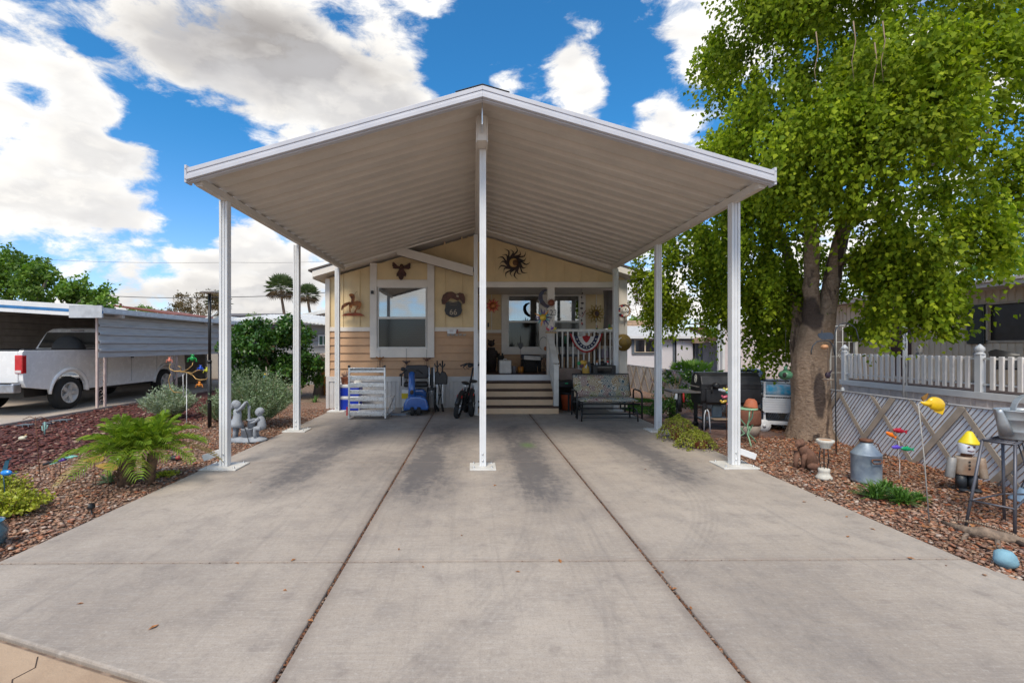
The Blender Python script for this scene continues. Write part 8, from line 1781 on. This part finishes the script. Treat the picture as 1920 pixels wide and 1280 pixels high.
mb = MB(); q = ws3([(1272, 595)])[0]; mb.ball((q[0], -.035, q[1]), (.035, .02, .028), 10, Matrix.Rotation(.7, 3, 'Y')); mb.build('eagle_head', mat('bone', (.45, .36, .25), .5), t)
q = ws3([(1235, 738)])[0]; text('66', .19, t, (q[0], -.018, q[1]), (R(90), 0, 0), mat('bone', (.45, .36, .25)), 'number')
mb = MB(); q = ws3([(1235, 655)])[0]; mb.box(q[0] - .10, q[0] + .10, -.0205, -.0165, q[1] - .002, q[1] + .006); mb.box(q[0] - .09, q[0] + .09, -.0205, -.0165, q[1] - .055, q[1] - .049); mb.build('shield_line', mat('tan_line', (.24, .17, .11), .6), t)
# small animal sign
c = W(855, 623, 11.62); t = thing('welcome_plaque', 'little white plaque with animal cutouts below the highway shield', 'sign', c); mb = MB(); mb.box(-.21, -.0, -.01, 0, -.03, .08); mb.build('panel', white, t, bevel=.003); mb = MB()
for k in range(5): x = -.18 + k * .095; mb.ball((x, -.012, -.06 + .01 * (k % 2)), (.038, .012, .022), 10); mb.ball((x + .035, -.012, -.045), (.014, .01, .014), 6); mb.box(x - .025, x - .017, -.016, -.008, -.105, -.06); mb.box(x + .017, x + .025, -.016, -.008, -.105, -.06)
mb.build('animals', mat('plaque_grey', (.40, .36, .32), .6, scale=30), t); mb = MB(); mb.box(-.16, -.06, -.0135, -.0105, .045, .052); mb.box(-.15, -.07, -.0135, -.0105, .02, .027); mb.box(.02, .05, -.015, -.005, -.02, .07); mb.build('markings', mat('mark_red', (.3, .08, .06), .6), t)
# welcome fish sign on column
c = W(1033, 617, 11.6); t = thing('fish_sign', 'colourful fish cutout sign hanging by a cord under the house number', 'sign', c); mb = MB(); z0 = WZ(594, 11.6) - c.z; mb.tube([(0, -.02, z0), (-.10, -.02, .02)], .003, 4); mb.tube([(0, -.02, z0), (.10, -.02, .02)], .003, 4); mb.build('cord', black, t)
mb = MB(); mb.box(-.135, .135, -.03, -.012, -.095, -.062); mb.build('board', mat('sign_wood', (.42, .27, .12), .6), t)
for (x, z, c_, nm) in ((-.08, .0, (.60, .04, .08), 'red_fish'), (.03, .02, (.16, .06, .42), 'purple_fish'), (.09, .01, (.70, .60, .05), 'yellow_fish')): mb = MB(); mb.ball((x, -.025, z), (.05, .012, .025), 12, Matrix.Rotation(.5 if x < 0 else -.6, 3, 'Y')); mb.prism([(x - .02, z + .02), (x - .05, z + .06), (x - .01, z + .05)], -.028, -.02); mb.build(nm, mat('sign_' + nm, c_, .4), t)
mb = MB()
for k in range(8): mb.tube([(-.10 + k * .028 + .010 * math.cos(a), -.025, -.045 + .014 * math.sin(a)) for a in [i * 2 * PI / 8 for i in range(9 if k % 2 else 6)]], .003, 4)
mb.build('lettering', mat('letter_plum', (.10, .03, .09), .5), t)
# flag wreath, hat on corner column
c = W(1169, 583, 11.58); t = thing('wreath', 'round twig wreath with red white and blue ribbon on the corner column', 'wreath', c); mb = MB()
for k, rr in enumerate((.16, .15, .14)): mb.tube([(rr * math.cos(a), -.03 + .01 * k, rr * math.sin(a)) for a in [i * 2 * PI / 28 for i in range(29)]], .008, 6, cap=False)
mb.build('ring', mat('twig_tan', (.36, .24, .15), .8), t); rib = [mat('ribbon_navy', (.015, .02, .07), .7), mat('ribbon_red', (.40, .02, .03), .7), mat('ribbon_white', (.62, .60, .58), .7)]; mb = MB()
for k in range(9): mb.mat(k % 3); a = R(95 + k * 22); mb.ball((.125 * math.cos(a), -.05, .125 * math.sin(a)), (.035, .02, .025), 8)
mb.build('ribbon', rib, t); mb = MB(); mb.ball((.02, -.05, .0), (.055, .02, .05), 12); mb.build('white_bow', rib[2], t); mb = MB(); mb.tube([(.02, -.03, -.16), (.02, -.03, -.36)], .006, 5); mb.build('tail', iron, t)
c = W(1168, 642, 11.56); t = thing('straw_hat', 'golden brown straw hat hung on the corner column', 'hat', c); hm = mat('straw_gold', (.27, .17, .035), .55, var=.2, scale=30); Mx = Matrix.Rotation(R(90), 3, 'X'); mb = MB(); mb.lathe([(.20, -.01), (.205, 0), (.11, .012), (.10, .08), (.05, .11), (.01, .112)], (0, -.02, 0), 28, Mx); mb.build('hat', hm, t); mb = MB(); mb.tube([(.125 * math.cos(a), -.03, .125 * math.sin(a)) for a in [R(110 + i * 14) for i in range(11)]], .014, 6); mb.build('band', mat('shell_white', (.65, .60, .52), .5, scale=60), t)
# bunting
c = W(1099, 640, 11.62); t = thing('bunting', 'pleated red white and blue star bunting hung on the porch railing', 'bunting', c); bm = [mat('bunt_red', (.32, .015, .02), .8), mat('bunt_white', (.60, .57, .54), .8), mat('bunt_navy', (.015, .02, .06), .8)]
mb = MB(); nR, nA = 16, 40; vs = []; cc = Vector((0, -.02, .20))
for i in range(nR + 1):
    rr = i / nR
    for j in range(nA + 1):
        u = j / nA; a = R(200) + u * R(140); 
        # top corners droop toward the middle
        L2 = .43; x = math.cos(a) * L2 * rr * 1.0; z = math.sin(a) * L2 * rr * .98
        k = abs(2 * u - 1); zz = z + .0; x2 = x + (.0); drop = -.10 * (1 - k) * (1 - rr) 
        vs.append((x2, -.02 + .014 * math.sin(j * 1.57) * rr, cc.z + zz + drop - .05 + .20 * k * k * rr * rr))
for i in range(nR):
    for j in range(nA):
        mi = 0 if i >= 14 or i < 4 else (2 if 8 <= i < 12 else 1)
        mb.mat(mi, True); mb.f.append([i * (nA + 1) + j, i * (nA + 1) + j + 1, (i + 1) * (nA + 1) + j + 1, (i + 1) * (nA + 1) + j]); mb.mi.append(mi); mb.sm.append(True)
mb.v = vs; bo = mb.build('cloth', bm, t); md = bo.modifiers.new('solid', 'SOLIDIFY'); md.thickness = .003
mb = MB()
for k in range(9):
    a = R(212 + k * 14.5); rr = .43 * .62; u = (a - R(200)) / R(140); kk = abs(2 * u - 1); cx2 = math.cos(a) * rr; cz2 = cc.z + math.sin(a) * rr * .98 - .10 * (1 - kk) * .38 - .05 + .20 * kk * kk * .38
    pts = []
    for j in range(10): r3 = .026 if j % 2 == 0 else .011; b2 = R(90) + j * PI / 5; pts.append((cx2 + math.cos(b2) * r3, cz2 + math.sin(b2) * r3))
    mb.prism(pts, -.046, -.040)
mb.build('stars', bm[1], t, kind='stuff')
del t.children[-1]['kind']
# wind chimes under the front window
for (px, pytop, pybot, lab, c_) in ((712.5, 655, 695, 'wind chime with a little orange bird below the window left corner', (.30, .12, .03)), (762, 653, 715, 'dark flower wind chime below the window middle', (.05, .03, .03)), (800, 655, 700, 'dragonfly wind chime below the window right corner', (.12, .05, .03))):
    c = W(px, pytop, 11.60); t = thing('wind_chime', lab, 'wind chime', c); L2 = WZ(pytop, 11.6) - WZ(pybot, 11.6); mb = MB(); mb.tube([(0, 0, 0), (0, 0, -L2 * .75)], .0035, 4)
    for k in range(4): a = k * PI / 2 + .4; mb.tube([(0, 0, -L2 * .45), (math.cos(a) * .05, math.sin(a) * .05, -L2 * .5), (math.cos(a) * .055, math.sin(a) * .055, -L2 * (.9 + .12 * (k % 2)))], .003, 4); mb.tube([(math.cos(a) * .055, math.sin(a) * .055, -L2 * (.78 + .12 * (k % 2))), (math.cos(a) * .055, math.sin(a) * .055, -L2 * (.98 + .12 * (k % 2)))], .008, 6)
    mb.build('strings', mat('chime_dark', (.05, .035, .03), .6), t); mb = MB(); z = -L2 * .42; mb.ball((0, -.01, z), (.045, .02, .035), 12)
    for s2 in (-1, 1): mb.ball((s2 * .06, -.01, z + .02), (.045, .008, .016), 10, Matrix.Rotation(-.4 * s2, 3, 'Y'))
    mb.build('ornament', mat('chime_%d' % px if False else 'chime_ornament_' + lab.split()[0], c_, .5, metal=.2), t)
# porch chime strings
c = W(1091, 541, 11.75); t = thing('wind_chime', 'long star and bead wind chime hanging from the porch beam', 'wind chime', c); mb = MB(); L2 = c.z - WZ(615, 11.75); mb.tube([(0, 0, 0), (0, 0, -L2)], .003, 4)
for k, z in enumerate((.12, .22, .37, .50, .62, .80, .9)): mb.ball((.01 * (-1) ** k, -.01, -z * L2), (.022 + .02 * (k in (2, 3)), .01, .025), 6)
mb.build('string', mat('chime_dark', (.05, .035, .03)), t); mb = MB(); mb.ball((.0, -.01, -.88 * L2), (.018, .01, .035), 8); mb.build('red_bead', mat('bead_red', (.5, .02, .02), .3), t); mb = MB(); mb.tube([(-.07, -.01, -.66 * L2), (0, -.01, -.72 * L2), (.09, -.01, -.55 * L2)], .010, 6); mb.build('crescent_bar', mat('pinkish', (.35, .10, .10), .4), t)
# ================================================================= PORCH THINGS
DZ2 = .802
def onporch(px, Y): return Vector((WX(px, Y), Y, DZ2))
p = onporch(921, 12.9); t = thing('bear_carving', 'dark carved wooden bear standing at the porch left', 'statue', p); bw = mat('dark_carved', (.035, .022, .018), .85, var=.4, bump=.6); mb = MB()
mb.tube([(0, 0, .0), (0, 0, .25), (0, 0, .5), (0, 0, .66)], [.10, .15, .14, .09], 14); mb.ball((0, -.02, .76), (.095, .09, .085), 14); mb.ball((0, -.11, .74), (.04, .05, .035), 10)
for s2 in (-1, 1): mb.ball((s2 * .07, .0, .84), (.028, .02, .03), 8); mb.tube([(s2 * .12, 0, .55), (s2 * .16, -.06, .42), (s2 * .09, -.12, .38)], [.045, .04, .03], 8); mb.ball((s2 * .07, -.05, .03), (.06, .09, .035), 10)
mb.build('body', bw, t); mb = MB(); mb.tube([(.10 * math.cos(a), -.03 + .10 * math.sin(a), .655) for a in [PI + i * PI / 10 for i in range(11)]], .008, 5); mb.build('collar_rope', mat('rope_pale', (.35, .3, .25), .8), t)
p = onporch(947, 12.1); t = thing('water_jug', 'white plastic cube water jug on the porch floor', 'jug', p); mb = MB(); mb.box(-.155, .155, -.13, .13, 0, .335); mb.build('jug', mat('jug_white', (.55, .53, .50), .4), t, bevel=.03, seg=3); mb = MB(); mb.tube([(-.04, 0, .335), (-.03, 0, .365), (.03, 0, .365), (.04, 0, .335)], .012, 6); mb.build('handle', MATS['jug_white'], t)
p = onporch(939, 12.7); t = thing('bottle_box', 'dark box of bottles behind the white water jug', 'box', p); mb = MB(); mb.box(-.08, .08, -.1, .1, 0, .44); mb.build('box', darkint, t, bevel=.01); mb = MB(); [mb.tube([(x, 0, .44), (x, 0, .50)], .022, 8) for x in (-.045, .045)]; mb.build('necks', black, t)
p = onporch(963, 12.3); t = thing('paint_can', 'small grey tin can on the porch floor right of the jug', 'can', p); mb = MB(); mb.lathe([(.06, 0), (.06, .17), (.062, .175), (.05, .176)], (0, 0, 0), 18); mb.build('can', mat('can_grey', (.22, .21, .23), .5), t)
p = onporch(976, 12.5); t = thing('orange_planter', 'small orange glazed planter on the porch floor', 'planter', p); mb = MB(); mb.lathe([(.05, 0), (.08, .03), (.08, .14), (.06, .16)], (0, 0, 0), 16); mb.build('pot', mat('orange_glaze', (.50, .20, .03), .4), t)
p = onporch(976, 11.95); t = thing('heart_stake', 'black heart on a thin wire stand in front of the porch window', 'ornament', p); z0 = WZ(648, 11.95) - DZ2; mb = MB(); mb.tube([(0, 0, 0), (0, 0, z0)], .005, 5); mb.lathe([(.07, 0), (.07, .01), (.01, .02)], (0, 0, 0), 14); mb.build('stand', iron, t); mb = MB(); mb.prism([(0, z0 - .10), (.075, z0), (.065, z0 + .06), (.03, z0 + .075), (0, z0 + .045), (-.03, z0 + .075), (-.065, z0 + .06), (-.075, z0)], -.012, .012); mb.tube([(0, 0, z0 + .05), (0, 0, z0 + .24)], .008, 5); mb.build('heart', black, t)
p = onporch(995, 12.6); t = thing('equipment_cart', 'black equipment cart with a tilted pale front panel on the porch', 'cart', p); mb = MB(); mb.box(-.24, .26, -.12, .2, .02, .34); mb.build('body', darkint, t, bevel=.02); mb = MB(); mb.box(-.27, .28, -.2, .2, .345, .46, Matrix.Rotation(.04, 4, 'Y')); mb.build('top', mat('navy_black', (.012, .014, .03), .5), t, bevel=.02); mb = MB(); mb.box(-.215, .215, -.215, -.201, .33, .435, Matrix.Rotation(.05, 4, 'Y')); mb.build('pale_panel', mat('panel_pale', (.50, .47, .43), .5), t, bevel=.004)
mb = MB(); [mb.tube([(x, -.14, .03), (x, -.14, .3)], .022, 8) for x in (-.18, .13, .19)]; split(mb, 'leg', black, t)
p = onporch(1012, 12.5); t = thing('slippers', 'pair of tan slippers under the small porch table', 'slippers', p); mb = MB(); mb.ball((-.05, 0, .09), (.05, .05, .09), 12); mb.ball((.08, .05, .12), (.09, .05, .06), 12, lump=.1); mb.build('pair', mat('suede_tan', (.30, .19, .10), .8), t); t['category'] = 'slippers'
p = onporch(1019, 12.2); t = thing('wire_plant_stand', 'curly black wire stand holding a grey pot and orange flower disc', 'plant stand', p); z1 = WZ(665, 12.2) - DZ2; mb = MB()
for a in (.5, 2.6, 4.7): mb.tube([(math.cos(a) * .09, math.sin(a) * .09, z1), (math.cos(a) * .03, math.sin(a) * .03, z1 * .5), (math.cos(a) * .13, math.sin(a) * .13, 0)], .007, 5)
mb.tube([(.11 * math.cos(b_), -.02, z1 + .28 + .17 * math.sin(b_)) for b_ in [R(-60 + i * 20) for i in range(16)]], .006, 5); mb.build('wires', black, t)
mb = MB(); mb.lathe([(.07, z1 - .08), (.10, z1), (.10, z1 + .01), (.02, z1 + .01)], (0, 0, 0), 18); mb.build('pot', mat('pot_greytan', (.25, .22, .19), .8, scale=20), t); mb = MB(); mb.ball((.05, -.06, z1 + .16), (.055, .015, .055), 14); mb.build('flower_disc', mat('disc_orange', (.5, .18, .03), .4, scale=20, col2=(.15, .03, .02)), t)
# wicker/patio chairs and dark clutter behind the railing
p = onporch(1065, 12.4); t = thing('patio_chair', 'black curved wire patio chair behind the porch railing', 'chair', p); mb = MB()
for s2 in (-1, 1): mb.tube([(s2 * .22, -.2, 0), (s2 * .23, -.2, .42), (s2 * .24, .0, .62), (s2 * .2, .22, .9), (0, .25, 1.0)], .014, 6); mb.tube([(s2 * .22, .2, 0), (s2 * .2, .18, .42)], .014, 6)
for k in range(7): x = -.18 + k * .06; mb.tube([(x, -.2, .42), (x, .18, .42), (x, .23, .9)], .007, 5)
mb.build('frame', blackmet, t); mb = MB(); mb.box(-.21, .21, -.2, .2, .425, .48); mb.build('cushion', mat('cushion_grey', (.16, .15, .15), .9), t, bevel=.02)
p = onporch(1135, 12.6); t = thing('storage_shelf', 'dark cluttered shelf unit in the porch right corner', 'shelf', p); mb = MB(); [mb.box(-.3, .3, -.2, .2, z, z + .03) for z in (.0, .35, .7, 1.0)]; [mb.box(x, x + .03, -.2, .2, 0, 1.05) for x in (-.3, .27)]; mb.build('frame', mat('shelf_wood', (.13, .08, .05), .8), t); rr = random.Random(5); mb = MB()
for k in range(14): z = .03 + (k % 3) * .35; x = -.24 + (k // 3) * .10; h_ = rr.uniform(.12, .28); mb.mat(k % 3); mb.box(x, x + .07, -.15, -.05, z + .001, z + h_)
mb.build('contents', [mat('clutter_dark', (.04, .035, .04), .8), mat('clutter_mauve', (.28, .24, .30), .8), mat('clutter_brown', (.18, .11, .06), .8)], t)
p = onporch(1061, 12.05); t = thing('figurine', 'small green figure standing behind the bunting on the porch', 'figurine', p); mb = MB(); z0 = .75; mb.lathe([(.06, .0), (.06, .02), (.02, .04), (.02, .7), (.05, .72), (.06, .75)], (0, 0, 0), 12); mb.build('stand', darkint, t); mb = MB(); mb.lathe([(.04, .75), (.045, .92), (.02, .95)], (0, 0, 0), 12); mb.build('body', mat('fig_green', (.03, .12, .06), .5), t); mb = MB(); mb.ball((0, 0, .98), .035, 10); mb.build('head', mat('fig_face', (.45, .30, .2), .6), t)
# rail-top toys
c = W(1144, 613, 11.7); t = thing('toy_tractor', 'little green and yellow toy on the porch top rail', 'toy', (c.x, 11.7, 1.906)); mb = MB(); mb.box(-.05, .05, -.03, .03, .0, .035); mb.build('base', mat('toy_yellow', (.6, .5, .03), .4), t, bevel=.004); mb = MB(); mb.box(-.04, .0, -.025, .025, .036, .11); mb.build('cab', mat('toy_green', (.02, .2, .04), .4), t, bevel=.004); mb = MB(); mb.ball((.05, 0, .09), .02, 8); mb.tube([(.05, 0, .036), (.05, 0, .08)], .005, 5); mb.build('driver', white, t)
c = W(1119, 613, 11.7); t = thing('glass_snail', 'tiny red and green glass ornament on the porch top rail', 'ornament', (c.x, 11.7, 1.906)); mb = MB(); mb.ball((0, 0, .015), (.035, .015, .015), 10); mb.build('foot', mat('toy_green', (.02, .2, .04)), t); mb = MB(); mb.tube([(.0, 0, .03), (.025, 0, .06), (.01, 0, .09), (-.015, 0, .075)], .007, 6); mb.build('curl', mat('toy_red', (.45, .05, .04), .3), t)
# ---- things on the ground in front of the deck
p = Vector((WX(1063, 11.2), 11.2, 0)); t = thing('plastic_bin', 'orange red bin with black straps beside the steps', 'bin', p); mb = MB(); mb.lathe([(.13, .02), (.15, .36), (.155, .37)], (0, -.05, 0), 22); mb.build('bin', mat('bin_orange', (.50, .09, .03), .5), t); mb = MB(); mb.lathe([(.157, .37), (.157, .42), (.10, .45)], (0, -.05, 0), 22); mb.box(-.02, .02, -.21, -.195, .02, .40); mb.build('lid', black, t)
p = Vector((WX(1058, 10.9), 10.9, 0)); t = thing('tabletop_grill', 'low black tabletop grill with green mark beside the stair newel', 'grill', p); mb = MB(); mb.box(-.17, .23, -.15, .15, .56, .70); mb.build('body', black, t, bevel=.03); mb = MB(); mb.box(-.26, .26, -.19, -.151, .64, .68); mb.build('front_handle', blackmet, t, bevel=.01); mb = MB(); mb.box(-.02, .05, -.195, -.1905, .648, .672); mb.build('green_mark', mat('mark_green', (.02, .35, .14), .4), t); mb = MB(); mb.tube([(.2, .1, .56), (.24, .1, .0)], .015, 6); mb.tube([(-.1, .1, .56), (-.12, .12, .0)], .015, 6); mb.tube([(.2, -.1, .56), (.22, -.12, .0)], .015, 6); split(mb, 'leg', blackmet, t)
p = Vector((WX(1072, 11.25), 11.25, .0)); t = thing('covered_box', 'brown cloth covered box standing behind the black grill', 'box', p); mb = MB(); mb.prism([(-.32, .70), (.26, .70), (.19, .94), (.10, .97), (-.32, .97)], -.1, .25); mb.build('cover', mat('cover_taupe', (.22, .16, .13), .8, bump=.4), t, bevel=.02); mb = MB(); mb.box(-.3, .2, -.05, .2, 0, .699); mb.build('stand', darkint, t)
p = Vector((WX(1128, 11.0), 11.0, .0)); t = thing('work_table', 'black folding table behind the glider bench', 'table', p); mb = MB(); mb.box(-.55, .52, -.2, .2, .74, .77); mb.build('top', blackmet, t, bevel=.004); mb = MB(); [mb.box(x, x + .03, y, y + .03, 0, .74) for x in (-.5, .47) for y in (-.18, .15)]; split(mb, 'leg', blackmet, t)
p = Vector((WX(1129, 11.0), 11.0, .77)); t = thing('toaster_oven', 'black countertop oven on the table behind the bench', 'oven', p); mb = MB(); mb.box(-.25, .27, -.17, .17, .02, .29); mb.build('body', blackmet, t, bevel=.02); mb = MB(); mb.box(-.15, .17, -.178, -.1705, .06, .22); mb.build('door', mat('oven_glass', (.01, .01, .012), .12), t); mb = MB(); mb.box(-.15, .17, -.20, -.185, .235, .25); mb.build('door_handle', mat('dark_chrome', (.2, .18, .16), .3, metal=.8), t); mb = MB(); mb.lathe([(.02, 0), (.02, .02)], (-.20, -.172, .06), 10, Matrix.Rotation(R(90), 3, 'X')); mb.build('knob', mat('bone', (.45, .36, .25)), t)
for (x, c_, lab) in ((.13, (.55, .02, .02), 'small red ball ornament on top of the black oven'), (-.12, (.50, .20, .08), 'small orange figurine on top of the black oven')): t = thing('figurine', lab, 'ornament', p + Vector((x, 0, .29))); mb = MB(); mb.lathe([(.02, 0), (.012, .02), (.02, .05)], (0, 0, 0), 10); mb.build('stand', white, t); mb = MB(); mb.ball((0, 0, .07), .028, 10); mb.build('ball', mat('fig_' + lab.split()[1], c_, .4), t)
t = thing('glass_tray', 'clear dish and black gloves on top of the oven', 'tray', p + Vector((-.02, .02, .291))); mb = MB(); mb.ball((-.2, 0, .02), (.05, .04, .02), 10); mb.ball((.05, -.05, .025), (.08, .05, .03), 10, lump=.2); mb.build('gloves', black, t)
# yellow duck
p = Vector((WX(1096, 10.95), 10.95, .77)); t = thing('wooden_duck', 'big yellow wooden duck with star bow on the table behind the bench', 'ornament', p); dy = mat('duck_yellow', (.55, .33, .06), .6, var=.15); mb = MB()
mb.tube([(.02, 0, .04), (.03, 0, .12), (.02, 0, .22), (-.01, 0, .30)], [.06, .085, .085, .06], 14); mb.build('body', dy, t); mb = MB(); mb.ball((-.03, -.01, .345), (.085, .06, .055), 14); mb.build('head', dy, t); mb = MB(); mb.ball((-.13, -.02, .33), (.05, .03, .045), 10); mb.build('green_ball', mat('ball_green', (.02, .25, .09), .4), t); mb = MB(); mb.ball((-.07, -.05, .27), (.05, .02, .04), 10); mb.build('plum_bow', mat('bow_plum', (.12, .05, .08), .7), t); mb = MB(); mb.prism([(.0, .26), (.02, .30), (.04, .31), (.02, .25), (.03, .22), (.0, .235), (-.02, .22), (-.01, .255)], -.10, -.09); mb.build('star', white, t)
mb = MB(); mb.tube([(.10, 0, .02), (.125, 0, .18), (.09, 0, .36)], [.03, .04, .03], 10); mb.build('grey_wing', mat('wing_grey', (.07, .08, .09), .6), t); mb = MB(); mb.ball((-.01, -.04, .02), (.06, .05, .02), 10); mb.build('feet', mat('feet_orange', (.50, .13, .03), .5), t)
